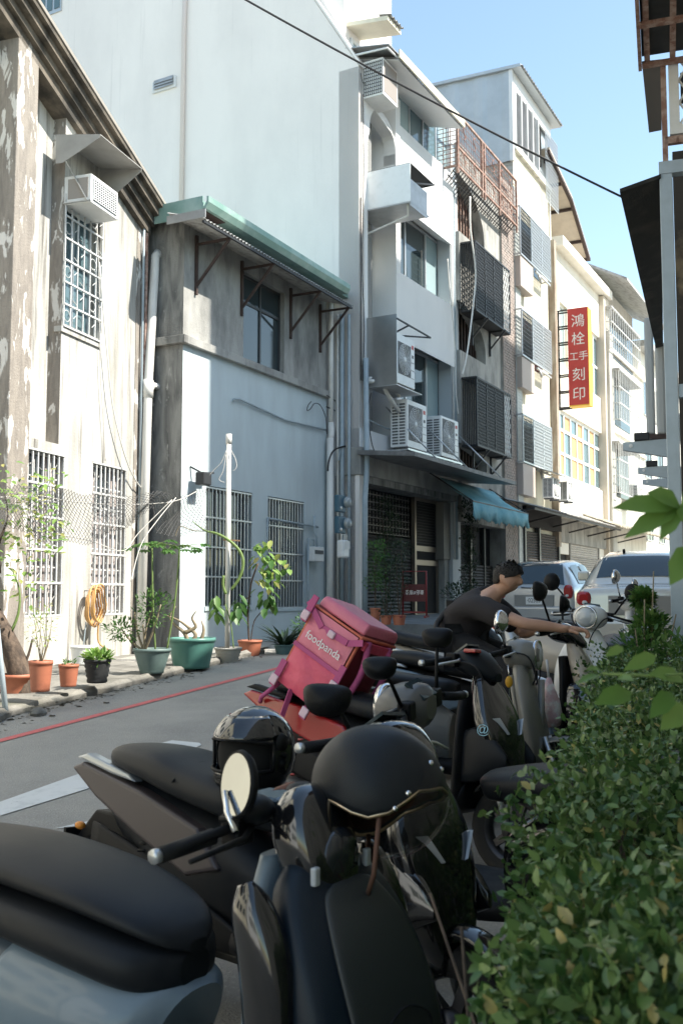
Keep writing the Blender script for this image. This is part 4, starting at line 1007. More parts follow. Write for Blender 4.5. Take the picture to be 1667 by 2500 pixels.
# ground floor
MB().box(0, sx1 + 1, -.1, .4, 3.4, 4.2).build('beam', M_cem, sh)
M_slatl = mat('pale_shutter_slat', (.42, .4, .37), .5, col2=(.34, .33, .31), nscale=5, metal=.2)
c0, c1 = S.x(1390, 1350), S.x(1458, 1350)
for k in range(26):
    z = 1.5 + k * .08; MB().prism([(.0, z), (-.03, z + .03), (.0, z + .07), (.03, z + .07), (.03, z)], c0, c1, 'x').build('shutter_slat', M_slatl, sh)
MB().box(-.3, sx1, .1, .3, 1.2, 3.5).build('shop_interior', M_dark, sh)
for x in (c0 - .05, c1 + .05): MB().box(x - .06, x + .06, -.05, .1, 1.3, 3.6).build('shutter_post', M_cem_dark, sh)
# corrugated awning along the cream and sign houses
ga = empty('corrugated_awning', C.o, C.rz, 'long dark corrugated awning over the shop fronts behind the cars', 'awning')
za = (C.z(1290, 1232, 1.0) + C.z(1480, 1290, 1.0)) / 2
corrugated('sheet', ga, C.x(1285, 1232, 1.0), C.x(1500, 1290, 1.0), 0, za + .35, -1.3, za, M_corr, .16, .025)
MB().bar((C.x(1285, 1232, 1), -1.2, za - .06), (C.x(1500, 1290, 1), -1.2, za - .06), .06).build('rail', M_irond, ga)
mb = MB(); 
for i in range(7):
    x = C.x(1285, 1232, 1) + i * 2.6; MB().bar((x, -.02, za - .3), (x, -1.2, za - .05), .05).build('strut', M_irond, ga)
cg0 = empty('shop_front', C.o, C.rz, 'dark shuttered shop front below the cream house', 'shop front')
for k in range(26):
    z = 1.35 + k * .085; MB().prism([(-.12, z), (-.15, z + .03), (-.12, z + .075), (-.1, z + .075), (-.1, z)], .2, cx1 - .2, 'x').build('shutter_slat', M_slat, cg0)
for x in (.1, 1.6, cx1 - .1): MB().box(x - .06, x + .06, -.2, -.03, 1.2, 4.0).build('shutter_post', M_alud, cg0)
MB().box(0, cx1, -.25, -.02, 3.7, 4.3).build('sign_band', M_dark, cg0)
# small units above that awning
for i, (a, b, lab) in enumerate((([(1338, 1178), (1352, 1180), (1338, 1213), (1352, 1214)], 'small outdoor air conditioner above the dark awning, nearer one', ''), ([(1370, 1182), (1390, 1186), (1371, 1216), (1391, 1220)], 'small outdoor air conditioner above the dark awning, farther one', ''))) if False else []: pass
for i, (px, py, lab) in enumerate(((1345, 1215, 'nearer small outdoor air conditioner above the long dark awning'), (1380, 1222, 'farther small outdoor air conditioner above the long dark awning'))):
    q = C.at(px, py, .6); outdoor_ac(C, lab, q[0] - .3, q[0] + .55, q[1] - .02, q[1] + .62, -.75, .35)
hh2 = empty('tin_hood', C.o, C.rz, 'bent tin hood over the small air conditioners beside the sign house', 'hood')
q = C.at(1345, 1160, .6); MB().prism([(-1.0, q[1] - .05), (0, q[1] + .3), (0, q[1] + .32), (-1.0, q[1] - .03)], q[0] - .6, q[0] + 1.3, 'x').build('sheet', M_sheet, hh2)

# red sign on its frame
sg = empty('red_signboard', S.o, S.rz, 'tall red hanging signboard with white characters and yellow edge', 'sign')
xS = .5
ya, zt_ = S.side(1384, 755, xS); yb, _ = S.side(1434, 752, xS); _, zb_ = S.side(1388, 993, xS)
MB().box(xS, xS + .5, yb, ya, zb_, zt_).build('box', mat('yellow_sign_edge', (.75, .48, .05), .5), sg)
M_red = mat('red_sign_face', (.5, .055, .05), .45, col2=(.44, .05, .045), nscale=3)
MB().box(xS - .012, xS - .001, yb + .02, ya - .0, zb_ + .04, zt_).build('face', M_red, sg)
M_wt = mat('white_sign_letter', (.78, .78, .76), .5)
wS = ya - yb; hS = zt_ - zb_; yc = (ya + yb) / 2
def sgn(ch_, dy, fz, s): text('character', ch_, s, M_wt, sg, (xS - .014, yc + dy, zb_ + hS * fz), (R(90), 0, R(-90)), .001)
for ch_, fz in (('鴻', .86), ('栓', .675), ('刻', .31), ('印', .115)): sgn(ch_, 0, fz, wS * .68)
sgn('工', wS * .22, .5, wS * .46); sgn('手', -wS * .24, .5, wS * .48)
fr_ = MB()
for k in range(7):
    z = zb_ + hS * k / 6; fr_.bar((xS + .1, ya, z), (xS + .1, .05, z), .05); fr_.bar((xS + .4, ya, z), (xS + .4, .05, z), .05)
fr_.bar((xS + .1, ya + .35, zb_), (xS + .1, ya + .35, zt_), .05); fr_.build('support_frame', M_irond, sg)

# ================================================================== far houses
T = Frame(1482, 40.6, 28)
fh = T.empty('far_house', 'sunlit white house with caged balconies beyond the red sign', 'house')
tx = T.x(1566, 900)
zt = (T.z(1500, 700) + T.z(1560, 770)) / 2
MB().box(0, tx, 0, 9, 1.2, zt - 3.0).build('wall', M_far, fh)
MB().box(-.1, .6, -.25, .1, 1.2, zt - 2.6).build('rough_pier', M_plast_old, fh)
MB().box(0, tx, .4, 9, zt - 3.0, zt).build('top_wall', M_far, fh)
MB().prism([(-1.0, zt - .4), (2, zt + 1.2), (9, zt + 1.2), (9, zt + 1.1), (2, zt + 1.1), (-1.0, zt - .5)], .1, tx + 1.5, 'x').build('roof', M_corr, fh)
for k, (c, off) in enumerate((([(1487, 745), (1560, 830), (1487, 830), (1558, 925)], .35), ([(1506, 905), (1562, 945), (1506, 1015), (1560, 1060)], .5), ([(1506, 1085), (1560, 1105), (1506, 1205), (1556, 1215)], .5))):
    q = [T.at(*p, off) for p in c]; x0, x1 = q[0][0] + .2, q[1][0]; z1, z0 = (q[0][1] + q[1][1]) / 2, (q[2][1] + q[3][1]) / 2
    cgf = empty('balcony_cage', T.o, T.rz, ('top', 'middle', 'lowest')[k] + ' barred balcony cage on the sunlit house beyond the red sign', 'window cage', 'far balcony cages')
    grille(cgf, x0, x1, z0, z1, -off, 14, 3, M_iron, .016, False, 'front_bars')
    mb = MB()
    for i in range(6): mb.bar((x0, -off + off * i / 5, z0), (x0, -off + off * i / 5, z1), .03)
    for i in range(4): z = z0 + (z1 - z0) * i / 3; mb.bar((x0, -off, z), (x0, 0, z), .03)
    mb.build('side_bars', M_iron, cgf)
    MB().box(x0 + .1, x1 - .1, -.03, .0, z0, z1).build('window_pane', M_glass, cgf)
    MB().box(x0 - .05, x1 + .05, -off - .05, 0, z1, z1 + .08).build('top_sheet', M_corr, cgf)
for z in (zt - 3.2, zt - 6.6, zt - 7.0): MB().box(.6, tx, -.12, 0, z, z + .12).build('string_course', M_far, fh)
q = T.at(1555, 1190, .6); outdoor_ac(T, 'outdoor air conditioner on the sunlit house beyond the red sign', q[0] - .4, q[0] + .6, q[1] - .9, q[1] + .1, -.7, .4)
aw2 = empty('tattered_awning', T.o, T.rz, 'tattered pale awning low on the far sunlit house', 'awning')
q = T.at(1490, 1290, .8); corrugated('sheet', aw2, q[0] - 1.2, tx + 1, 0, q[1] + .5, -1.4, q[1], mat('tattered_cream', (.5, .46, .36), .8, col2=(.2, .18, .15), nscale=3), .3, .05)
MB().box(0, tx, -.05, .1, 1.3, 3.4).build('shop_interior', M_brown, fh)
U = Frame(1566, 47.5, 28)
uh = U.empty('end_house', 'pale house closing the far end of the street', 'house')
MB().box(0, 14, 0, 8, 1, 13.5).build('wall', M_far, uh)
for i in range(4):
    for j in range(3): 
        w = window(uh, 1 + i * 3.2, 2.6 + i * 3.2, 4.2 + j * 3.1, 5.9 + j * 3.1, -.06, 2, 1, M_alu, M_glass)
MB().box(-.3, 14.3, -.6, 8.3, 13.5, 13.8).build('roof', M_corr, uh)
tw = tag(MB().box(-12, 4, -4, 8, 0, 9).build('tiled_house', mat('blue_tile_wall', (.45, .5, .56), .5), None, (26, 78, 1), (0, 0, R(62))), 'pale blue tiled house at the very end of the street', 'house')

# ================================================================== structures on the right side of the street
rs = empty('steel_shelter', at_ground(1625, 2050) * 0 + Vector((2.42, 7.5, gz(2.42, 7.5))), R(-18), 'open steel shelter with pale blue post and dark awning at the right', 'shelter')
wi = rs.matrix_basis.copy(); wi = Matrix.Translation(rs.location) @ Matrix.Rotation(R(-18), 4, 'Z'); winv = wi.inverted()
def lp(px, py, Y): return tuple(winv @ at_y(px, py, Y))
M_post = mat('pale_blue_steel', (.42, .49, .54), .45, col2=(.36, .42, .46), nscale=5, lo=.4, hi=.7, metal=.15)
a = lp(1624, 430, 7.5)
MB().box(a[0] - .048, a[0] + .048, a[1] - .05, a[1] + .05, -.1, a[2]).build('post', M_post, rs, bevel=.006)
MB().box(a[0] - .05, a[0] + 2.4, a[1] - .05, a[1] + .04, a[2] + .002, a[2] + .1).build('beam', M_post, rs)
MB().box(a[0] + .05, a[0] + 2.4, a[1] - .03, a[1] + .03, a[2] - 1.75, a[2] - 1.65).build('beam', M_post, rs)
dk = mat('shaded_dark_board', (.03, .03, .028), .75, col2=(.09, .08, .065), nscale=3, lo=.5, hi=.75, bump=.2)  # dark paint deepened to hold the awning underside's shade
q = [lp(1512, 470, 7.45), lp(1612, 434, 7.45), lp(1618, 852, 12.2), lp(1601, 855, 12.2)]
mb = MB(); mb.add(q + [(p[0], p[1], p[2] + .03) for p in q], [(0, 1, 2, 3), (7, 6, 5, 4), (0, 4, 5, 1), (1, 5, 6, 2), (2, 6, 7, 3), (3, 7, 4, 0)]); mb.build('awning', dk, rs)
q0 = lp(1642, 450, 8.6)
MB().box(q0[0], q0[0] + 3, q0[1], q0[1] + .1, -.2, q0[2] + .3).build('back_wall', mat('dark_patched_wall', (.05, .045, .04), .85, col2=(.24, .2, .14), nscale=2.2, lo=.56, hi=.7, bump=.2), rs)  # near-black wall with beige patches
for i, (x0p, x1p, y0p, y1p, Y) in enumerate(((1520, 1624, 1078, 1110, 9.3), (1556, 1624, 1139, 1163, 12.6), (1567, 1624, 1168, 1188, 15.5))):
    p, r_ = lp(x0p, y0p + 4, Y), lp(x1p + 30, y1p, Y)
    MB().prism([(p[0], p[2] - .07), (r_[0], p[2] - .17), (r_[0], p[2] + .02), (p[0], p[2])], p[1] - .04, p[1] + .04).build('bracket_arm', M_post, rs)
    MB().lathe([(.018, -.05), (.018, -.042)], 10, (p[0] + .07, p[1], p[2] - .035), 'y', True).build('bolt', M_acw, rs)
    if i < 2:
        MB().box(p[0] + .1, p[0] + .24, p[1] - .06, p[1] + .08, p[2] + .01, p[2] + .085).build('floodlight', M_irond, rs, bevel=.01)
for i, (x0p, x1p) in enumerate(((1570, 1599), (1597, 1626))):
    p, r_ = lp(x0p, 775 + 60 * i, 12.4 - .3 * i), lp(x1p, 1060, 12.4 - .3 * i)
    MB().box(p[0], r_[0], p[1], p[1] + .5, r_[2], p[2]).build('grey_board', mat('grey_board_paint', (.42, .44, .44), .6), rs, bevel=.03)
    MB().box(p[0] - .02, r_[0] + .02, p[1] - .02, p[1] + .52, r_[2] - .06, r_[2] - .005).build('board_foot', M_brown, rs)
# rusty upper balcony
ub = empty('rusty_balcony', rs.location, R(-18), 'rusty steel framed balcony with white diamond mesh and ribbed roof at the upper right', 'balcony')
p = lp(1617, 150, 8.0); p2 = lp(1620, 430, 8.0)
MB().box(p[0] - .022, p[0] + .022, p[1] - .03, p[1] + .03, p2[2] - .05, p[2]).build('post', M_rust, ub)
zc1 = lp(1640, 338, 8.0)[2]; zc2 = lp(1640, 355, 8.0)[2]
MB().box(p[0], p[0] + 2.2, p[1] - .03, p[1] + .02, zc2, zc1).build('rail', M_rust, ub)
for k in range(4): MB().box(p[0] + .16 + k * .35, p[0] + .2 + k * .35, p[1] - .02, p[1] + .02, p2[2], zc2 - .002).build('baluster', M_rust, ub)
wx0 = p[0] + .04; zt_ = lp(1640, 148, 8)[2]; zb_ = zc1 + .02
mb = MB(); mb.box(wx0, wx0 + .08, p[1] - .02, p[1] + .03, zb_, zt_); mb.box(wx0 + .08, wx0 + 2, p[1] - .02, p[1] + .03, zb_, zb_ + .08); mb.build('window_frame', M_acw, ub)
mesh_grille(ub, wx0 + .08, wx0 + 2, zb_ + .08, zt_, p[1], .115, M_acw, .008, 'diamond_mesh')
mesh_grille(ub, p[0] + .2, p[0] + 2, p2[2], zc2, p[1] + .3, .1, M_acw, .006, 'diamond_mesh')
MB().box(wx0 + .1, wx0 + 2, p[1] + .25, p[1] + .3, zb_ + .4, zt_).build('inner_panel', dk, ub)
q = [lp(1566, 155, 8.0), lp(1614, 150, 8.0), lp(1614, 318, 9.3), lp(1583, 324, 9.3)]
mb = MB(); mb.add(q + [(v[0], v[1], v[2] + .02) for v in q], [(0, 1, 2, 3), (7, 6, 5, 4), (0, 4, 5, 1), (1, 5, 6, 2), (2, 6, 7, 3), (3, 7, 4, 0)]); mb.build('eave_sheet', mat('brown_eave', (.2, .18, .16), .7), ub)
e0 = lp(1566, 155, 8.0); e1 = lp(1549, -60, 6.6); dz = e0[2]
M_rdk = mat('dark_roof_sheet', (.05, .055, .055), .6, col2=(.09, .1, .1), nscale=2)
MB().add([(e0[0], e0[1], dz + .06), (e0[0] + 2.6, e0[1], dz + .06), (e0[0] + 2.6, e0[1] - 4, dz + .06), (e0[0], e0[1] - 4, dz + .06)], [(0, 1, 2, 3)]).build('roof_sheet', M_rdk, ub)
for k in range(6): MB().box(e0[0] + .02 + k * .2, e0[0] + .065 + k * .2, e0[1] - 4, e0[1], dz - .02, dz + .045).build('roof_rib', M_rust, ub)
for k in range(7): MB().box(e0[0], e0[0] + 2.5, e0[1] - .06 - k * .62, e0[1] - k * .62, dz - .05, dz - .021).build('roof_purlin', M_rust, ub)
MB().box(e0[0] - .03, e0[0] - .002, e0[1] - 4, e0[1] + .05, dz - .04, dz + .1).build('fascia', M_rust, ub)

# ---- the buildings on the right whose shade falls across the street (outside the frame)
def block(name, label, pts, h, m, base=-1.0):
    mb = MB(); mb.prism(pts, base, h, 'z'); o = mb.build(name, m); tag(o, label, 'building'); return o
def RB(Y, off): return (.323 * Y + off, Y)
nb = empty('roadside_house', (0, 0, 0), 0, 'plain rendered house behind the steel shelter on the right', 'house')
mb = MB(); mb.prism([RB(-9, 1.0), RB(-9, 9), RB(15.2, 6), RB(15.2, .9)], -1, 8.0, 'z'); mb.build('wall', M_cem, nb)
mb = MB(); mb.prism([RB(-9, .8), RB(-9, 9.2), RB(15.4, 6.2), RB(15.4, .75)], 8.0, 8.15, 'z'); mb.build('roof', M_corr, nb)
tb = empty('tall_block', (9.15, 13.8, 0), 0, 'unseen tall plain apartment block standing off the right side of the street', 'building')
fd = Vector((8.15, 13.7)).normalized(); fn = Vector((fd.y, -fd.x)); Lb = 15.9
sz_ = Vector(SUN_AZ)
MB().prism([(0, 0), tuple(sz_ * 9), tuple(sz_ * 9 + fd * Lb), tuple(fd * Lb)], 0, 22.5, 'z').build('wall', M_facade, tb)  # unseen block; its sides follow the sun to set the shadow edges
for j in range(7):
    for i in range(5):
        c = fd * (1.6 + i * 3.0); z = 3 + j * 2.8
        mb = MB(); mb.add([(c.x - fn.x * .02, c.y - fn.y * .02, z), (c.x + fd.x * 1.6 - fn.x * .02, c.y + fd.y * 1.6 - fn.y * .02, z), (c.x + fd.x * 1.6 - fn.x * .02, c.y + fd.y * 1.6 - fn.y * .02, z + 1.4), (c.x - fn.x * .02, c.y - fn.y * .02, z + 1.4)], [(0, 1, 2, 3)]); mb.build('window', M_glass, tb)

# ---- unseen sunlit houses added on the left to bounce light and fill reflections
for i, (t0, t1, hgt, m_, lab) in enumerate(((-9.5, -2.6, 9.0, M_far, 'unseen pale house added next to the weathered house, nearer the camera'), (-17.5, -9.9, 12.0, M_cream, 'unseen cream house added beside the road left of the camera'), (-27, -18, 10.0, M_facade, 'unseen white house added beside the road behind the camera'))):
    nh = L.empty('added_row_house', lab, 'house'); nh['group'] = 'unseen houses added along the left'
    MB().box(t0, t1, .3, 7, -1.5, hgt).build('wall', m_, nh)
    MB().box(t0 - .1, t1 + .1, .1, 7, hgt, hgt + .25).build('roof', M_corr, nh)
    for j in range(int((hgt - 1) / 3.1)):
        for k in range(3): window(nh, t0 + .7 + k * 2.2, t0 + 2.2 + k * 2.2, .9 + j * 3.1, 2.5 + j * 3.1, .22, 2, 1, M_alu, M_glass)

# ================================================================== overhead cable and loose wires
def sag(a, b, s, n=24): return [a.lerp(b, k / n) - Vector((0, 0, s * 4 * (k / n) * (1 - k / n))) for k in range(n + 1)]
p0, p1 = at_y(470, -75, 11), at_y(1530, 487, 10.6)
tag(MB().tube(sag(p0, p1, .06), .012, 6).build('overhead_cable', M_cable), 'black overhead cable crossing the sky down to the dark awning', 'cable')
def fcable(name, fr, pix, r, m, label, off=.05):
    pts = catmull([tuple(fr.W(fr.at(a, b, off)[0], -off, fr.at(a, b, off)[1])) for a, b in pix], 5)
    return tag(MB().tube(pts, r, 5).build(name, m), label, 'cable')
fcable('wall_cable', G, [(800, 1150), (803, 1125), (815, 1100), (840, 1090), (880, 1090), (905, 1108)], .02, M_cable, 'thick black cable bent round the corner pipes of the white building', .35)
fcable('wall_cable', G, [(826, 1125), (836, 1060), (850, 1000), (880, 970), (905, 955)], .016, M_pvcb, 'grey cable sloping up to the steel shield on the second floor', .3)
fcable('wall_cable', B, [(1147, 480), (1148, 560), (1160, 660), (1155, 740), (1140, 860), (1128, 915)], .022, M_pvc, 'pale cable hanging across the upper black window cage', .8)
fcable('wall_cable', A, [(905, 960), (898, 1000), (902, 1050), (908, 1085), (915, 1105)], .012, M_cable, 'thin black wire hanging below the steel shield', .08)
fcable('wall_cable', A, [(895, 1022), (920, 1035), (950, 1048), (990, 1058)], .014, M_pvcb, 'grey conduit sloping along the wall behind the outdoor units', .06)
fcable('wall_cable', A, [(886, 230), (888, 420), (884, 640), (889, 800), (885, 930)], .01, M_cable, 'long black wire down the corner of the white building', .06)
fcable('wall_cable', A, [(1092, 632), (1096, 690), (1102, 750), (1110, 850), (1112, 950), (1118, 1010)], .016, M_pvc, 'pale pipe curving down the right edge of the white building', .1)
fcable('wall_cable', A, [(880, 178), (885, 200), (893, 205), (902, 195), (906, 182)], .008, M_cable, 'small loop of wire at the top corner of the white building', .06)
fcable('wall_cable', G, [(760, 980), (752, 990), (750, 1002), (758, 998), (768, 985), (782, 990), (795, 1020), (798, 1060)], .009, M_cable, 'tangled thin black wire near the rain pipe of the grey house', .08)
fcable('wall_cable', L, [(238, 560), (243, 700), (246, 900), (255, 1060), (258, 1125)], .008, M_wire, 'thin pale wire hanging down beside the upper barred window', .05)
fcable('wall_cable', L, [(243, 640), (262, 860), (275, 985), (296, 1080), (320, 1150), (350, 1195), (390, 1210), (430, 1190)], .012, M_pvc, 'white cable drooping from the old house to the grey house corner', .1)
# ================================================================== scooters
M_blk = mat('black_plastic', (.007, .0075, .009), .45, spec=.2, col2=(.014, .014, .014), nscale=9, rough2=.6)
M_gloss = mat('gloss_black_paint', (.01, .01, .011), .12, coat=1.0)
M_matte = mat('matte_black_paint', (.008, .0105, .014), .38, spec=.25, col2=(.016, .017, .019), nscale=5, rough2=.52)
M_seat = mat('black_vinyl', (.009, .011, .014), .42, spec=.28, bump=.12, bscale=600, col2=(.02, .02, .021), nscale=4, lo=.5, hi=.8, rough2=.5)
M_tyre = mat('tyre_rubber', (.018, .018, .018), .85, bump=.3, bscale=200)
M_rim = mat('dark_wheel_rim', (.06, .06, .065), .4, metal=.7)
M_chr = mat('chrome', (.75, .75, .75), .12, metal=1.0)
M_mirr = mat('mirror_glass', (.6, .62, .63), .02, metal=1.0)
M_lens = mat('clear_lamp_lens', (.5, .53, .55), .08, spec=.9)
M_redp = mat('red_paint', (.32, .015, .015), .25, coat=.8)
M_redl_ = mat('red_lamp_lens', (.35, .02, .02), .12, spec=.8)
M_orl = mat('orange_lamp_lens', (.7, .25, .03), .2)
M_greyp = mat('grey_scooter_paint', (.15, .2, .24), .35, coat=.3)
M_greyd = mat('dark_grey_scooter_paint', (.06, .08, .1), .4, coat=.2)
M_whp = mat('white_scooter_paint', (.7, .7, .67), .25, coat=.6)
M_crp = mat('cream_scooter_paint', (.48, .42, .34), .3, coat=.5)
M_silv = mat('silver_paint', (.45, .47, .48), .3, metal=.4, coat=.5)
M_rg = mat('warm_grey_paint', (.2, .195, .175), .3, coat=.4)
M_dg = mat('dark_cowl_grey', (.1, .1, .098), .4, coat=.2)
M_eng = mat('engine_alloy', (.1, .1, .1), .5, metal=.6, col2=(.05, .05, .05), nscale=8)
M_bl = mat('blue_grey_paint', (.1, .15, .2), .3, coat=.6)

def wheel(parent, name, x, r=.225, w=.055, z=None):
    z = r if z is None else z
    prof = [(r - .075, -w * .7), (r - .04, -w), (r - .01, -w * .8), (r, -w * .3), (r, w * .3), (r - .01, w * .8), (r - .04, w), (r - .075, w * .7)]
    t = MB().lathe(prof, 28, (x, 0, z), 'y').build(name, M_tyre, parent)
    mb = MB().lathe([(r - .07, -w * .7), (r - .09, -w * .6), (r - .1, 0), (r - .09, w * .6), (r - .07, w * .7)], 24, (x, 0, z), 'y')
    for k in range(5):
        a = k * 2 * math.pi / 5; mb.bar((x, 0, z), (x + (r - .09) * math.cos(a), 0, z + (r - .09) * math.sin(a)), .035, .03, (0, 1, 0))
    mb.lathe([(.001, -.05), (.05, -.05), (.05, .05), (.001, .05)], 14, (x, 0, z), 'y'); mb.build('rim', M_rim, t)
    return t
def mirror(parent, base, head, kind='angular', glass_dir=(-1, 0, 0), size=1.0, mshell=None):
    """stalk from base to head; shell with a glass face turned towards glass_dir"""
    b, h = Vector(base), Vector(head); g = Vector(glass_dir).normalized()
    mid = b.lerp(h, .5) + Vector((0, 0, .02))
    m = MB().tube([b, mid, h + g * -.01], [.008, .007, .007], 8).build('mirror', mshell or M_blk, parent)
    up = Vector((0, 0, 1)); sd = g.cross(up).normalized(); up = sd.cross(g).normalized()
    if kind == 'round': out = [(math.cos(a * math.pi / 14), math.sin(a * math.pi / 14) * 1.12) for a in range(28)]; sw, shh = .062 * size, .062 * size
    else:
        out = [(sgnpow(math.cos(a * math.pi / 14), .7) * (1 + .25 * math.sin(a * math.pi / 14)), sgnpow(math.sin(a * math.pi / 14), .7)) for a in range(28)]; sw, shh = .075 * size, .052 * size
    rings = []
    for dpt, sc in ((.0, .92), (.004, 1.0), (-.012, 1.02), (-.035, .8), (-.05, .45), (-.055, .05)):
        rings.append([tuple(h + g * dpt + sd * (x * sw * sc) + up * (y * shh * sc)) for x, y in out])
    MB().rings(rings, True).build('mirror_shell', mshell or M_blk, m)
    gm_ = MB(); gm_.add([tuple(h + g * .0055 + sd * (x * sw * .9) + up * (y * shh * .9)) for x, y in out], [tuple(range(28))]); o = gm_.build('mirror_glass', M_mirr, m)
    return m
def handlebar(parent, x, z, half=.33, cover=M_blk, grip=M_blk, lever=M_steel, tilt=0.0):
    """bar with grips, levers and switch boxes"""
    MB().tube([(x - .08, -half, z - .03), (x - .03, -half * .5, z), (x, 0, z + .01), (x - .03, half * .5, z), (x - .08, half, z - .03)], .012, 8).build('handlebar', M_blk, parent)
    for s in (-1, 1):
        g = MB().tube([(x - .083, s * (half + .005), z - .032), (x - .07, s * (half - .06), z - .025), (x - .045, s * (half - .125), z - .012)], .018, 10).build('grip', grip, parent)
        MB().lathe([(.001, 0), (.016, 0), (.016, s * .02), (.001, s * .02)], 10, (x - .083, s * (half + .005), z - .032), 'y').build('bar_end', M_steel, g)
        MB().box(x - .06, x - .005, s * (half - .19) - .03, s * (half - .19) + .03, z - .04, z + .03).build('switch_box', M_blk, parent, bevel=.008)
        MB().tube([(x + .0, s * (half - .2), z + .0), (x + .035, s * (half - .13), z - .01), (x - .0, s * (half - .0), z - .035)], [.008, .008, .006], 6).build('brake_lever', lever, parent)
def scooter(name, label, pos, head, c, group='parked scooters'):
    """c: dict(body, front, accent, seat, head='apron'|'bar', tail, mirrors, rack, round)"""
    g = lambda k, d: c.get(k, d)
    o = empty(name, (pos[0], pos[1], gz(*pos)), R(head), label, 'scooter', group)
    o.rotation_euler = (R(g('lean', -6)) * 1.0, -math.atan(KG) * 0.0, R(head))
    body, front, acc = g('body', M_gloss), g('front', g('body', M_gloss)), g('accent', M_blk)
    rd = g('round', False); P = .95 if rd else .78
    wheel(o, 'rear_wheel', -.62); fw = wheel(o, 'front_wheel', .66)
    # engine, swing arm, exhaust
    MB().box(-.72, -.2, .05, .15, .16, .32).build('engine_case', M_eng, o, bevel=.03)
    MB().tube([(-.3, -.12, .25), (-.5, -.15, .27), (-.95, -.16, .33)], [.03, .055, .05], 12).build('exhaust', M_eng, o)
    MB().bar((-.5, -.13, .34), (-.85, -.15, .4), .02, .07).build('exhaust_guard', M_steel if rd else M_blk, o)
    for s in (-1, 1):
        sb_ = MB().tube([(-.66, s * .12, .28), (-.58, s * .12, .62)], .016, 8).build('shock_absorber', M_steel, o)
        cp_ = [(-.66 + .08 * t, s * .12, .28 + .34 * t) for t in np.linspace(.15, .85, 60)]
        MB().tube([(p[0] + .03 * math.cos(k * 1.05), p[1] + .03 * math.sin(k * 1.05), p[2]) for k, p in enumerate(cp_)], .007, 5, False).build('spring', g('spring', M_blk), sb_)
    # rear mudguard
    MB().rings([[(-.62 + .275 * math.cos(a), -.06, .225 + .275 * math.sin(a)), (-.62 + .29 * math.cos(a), 0, .225 + .29 * math.sin(a)), (-.62 + .275 * math.cos(a), .06, .225 + .275 * math.sin(a)), (-.62 + .27 * math.cos(a), 0, .225 + .27 * math.sin(a))] for a in [R(70 + 11 * k) for k in range(10)]], True).build('rear_mudguard', M_blk, o)
    MB().box(-1.13, -1.115, -.11, .11, .36, .52).build('rear_plate_holder', M_blk, o)
    MB().box(-1.136, -1.132, -.1, .1, .375, .505).build('licence_plate', M_acw, o)
    # body
    if rd:
        secs = [(-.92, .5, .62, .05), (-.86, .4, .7, .12), (-.65, .3, .73, .175), (-.4, .26, .72, .185), (-.15, .26, .68, .16), (.0, .28, .6, .11)]
    else:
        secs = [(-1.0, .7, .77, .03), (-.9, .58, .79, .08), (-.7, .46, .77, .135), (-.45, .37, .72, .16), (-.2, .31, .66, .155), (.0, .29, .56, .12)]
    xloft(MB(), secs, 20, 5, P).build('rear_body', body, o)
    if not rd:
        for s in (-1, 1):
            ya, yb = sorted((s * .1, s * .17))
            MB().prism([(-1.05, .765), (-.98, .79), (-.62, .725), (-.3, .64), (-.18, .52), (-.34, .475), (-.62, .57), (-.88, .67)], ya, yb).build('tail_panel', g('tailp', acc), o, bevel=.016, bseg=3)
            MB().prism([(-1.03, .805), (-.96, .825), (-.7, .775), (-.66, .75), (-.8, .765)], min(s * .11, s * .165), max(s * .11, s * .165)).build('grab_handle', g('rail', M_blk), o, bevel=.01)
            xloft(MB(), [(-.9, .5, .58, .01), (-.6, .34, .52, .02), (-.3, .27, .42, .02), (-.05, .27, .33, .01)], 10, 4, .7, s * .14).build('lower_panel', M_blk, o)
    # seat
    if rd: st = [(-.84, .77, .1, .03), (-.78, .79, .15, .05), (-.55, .8, .165, .055), (-.3, .775, .16, .055), (-.05, .755, .12, .05), (.02, .745, .05, .03)]
    else: st = [(-.88, .81, .07, .02), (-.82, .825, .12, .045), (-.6, .81, .15, .06), (-.42, .775, .155, .06), (-.15, .735, .145, .06), (.06, .71, .09, .05), (.1, .7, .03, .025)]
    sw_ = g('seatw', 1.0); st = [(a[0], a[1], a[2] * sw_, a[3] * (1 + (sw_ - 1) * .6)) for a in st]
    spine_loft(MB(), st, 20, 5, .7).build('seat', g('seat', M_seat), o)
    # grab rail and tail lamp
    if rd: MB().tube([(-.66, .165, .77), (-.9, .165, .81), (-1.0, .11, .82), (-1.02, 0, .82), (-1.0, -.11, .82), (-.9, -.165, .81), (-.66, -.165, .77)], .013, 8).build('grab_rail', g('rail', M_blk), o)
    MB().prism([(-.78, .6), (-1.02, .6), (-1.14, .47), (-1.12, .45), (-.98, .52), (-.78, .5)], -.05, .05).build('plate_bracket', M_blk, o, bevel=.01)
    MB().box(-1.02, -.97, -.08, .08, .68, .75).build('tail_lamp', M_redl_, o, bevel=.015)
    for s in (-1, 1): MB().ball((-1.04, s * .1, .54), .02, 10, 6, (1.3, 1, .8)).build('indicator', M_orl, o)
    if g('rack', False):
        mb = MB(); mb.tube([(-.75, .1, .86), (-1.1, .1, .9), (-1.12, 0, .9), (-1.1, -.1, .9), (-.75, -.1, .86)], .01, 6); 
        for k in range(3): mb.bar((-.85 - .09 * k, -.1, .875 + .01 * k), (-.85 - .09 * k, .1, .875 + .01 * k), .014)
        mb.build('luggage_rack', g('rackm', M_blk), o)
    # floor and tunnel
    xloft(MB(), [(-.1, .26, .36, .17), (.1, .25, .34, .2), (.35, .26, .36, .2), (.45, .3, .45, .14)], 16, 4, .6).build('floorboard', M_blk, o)
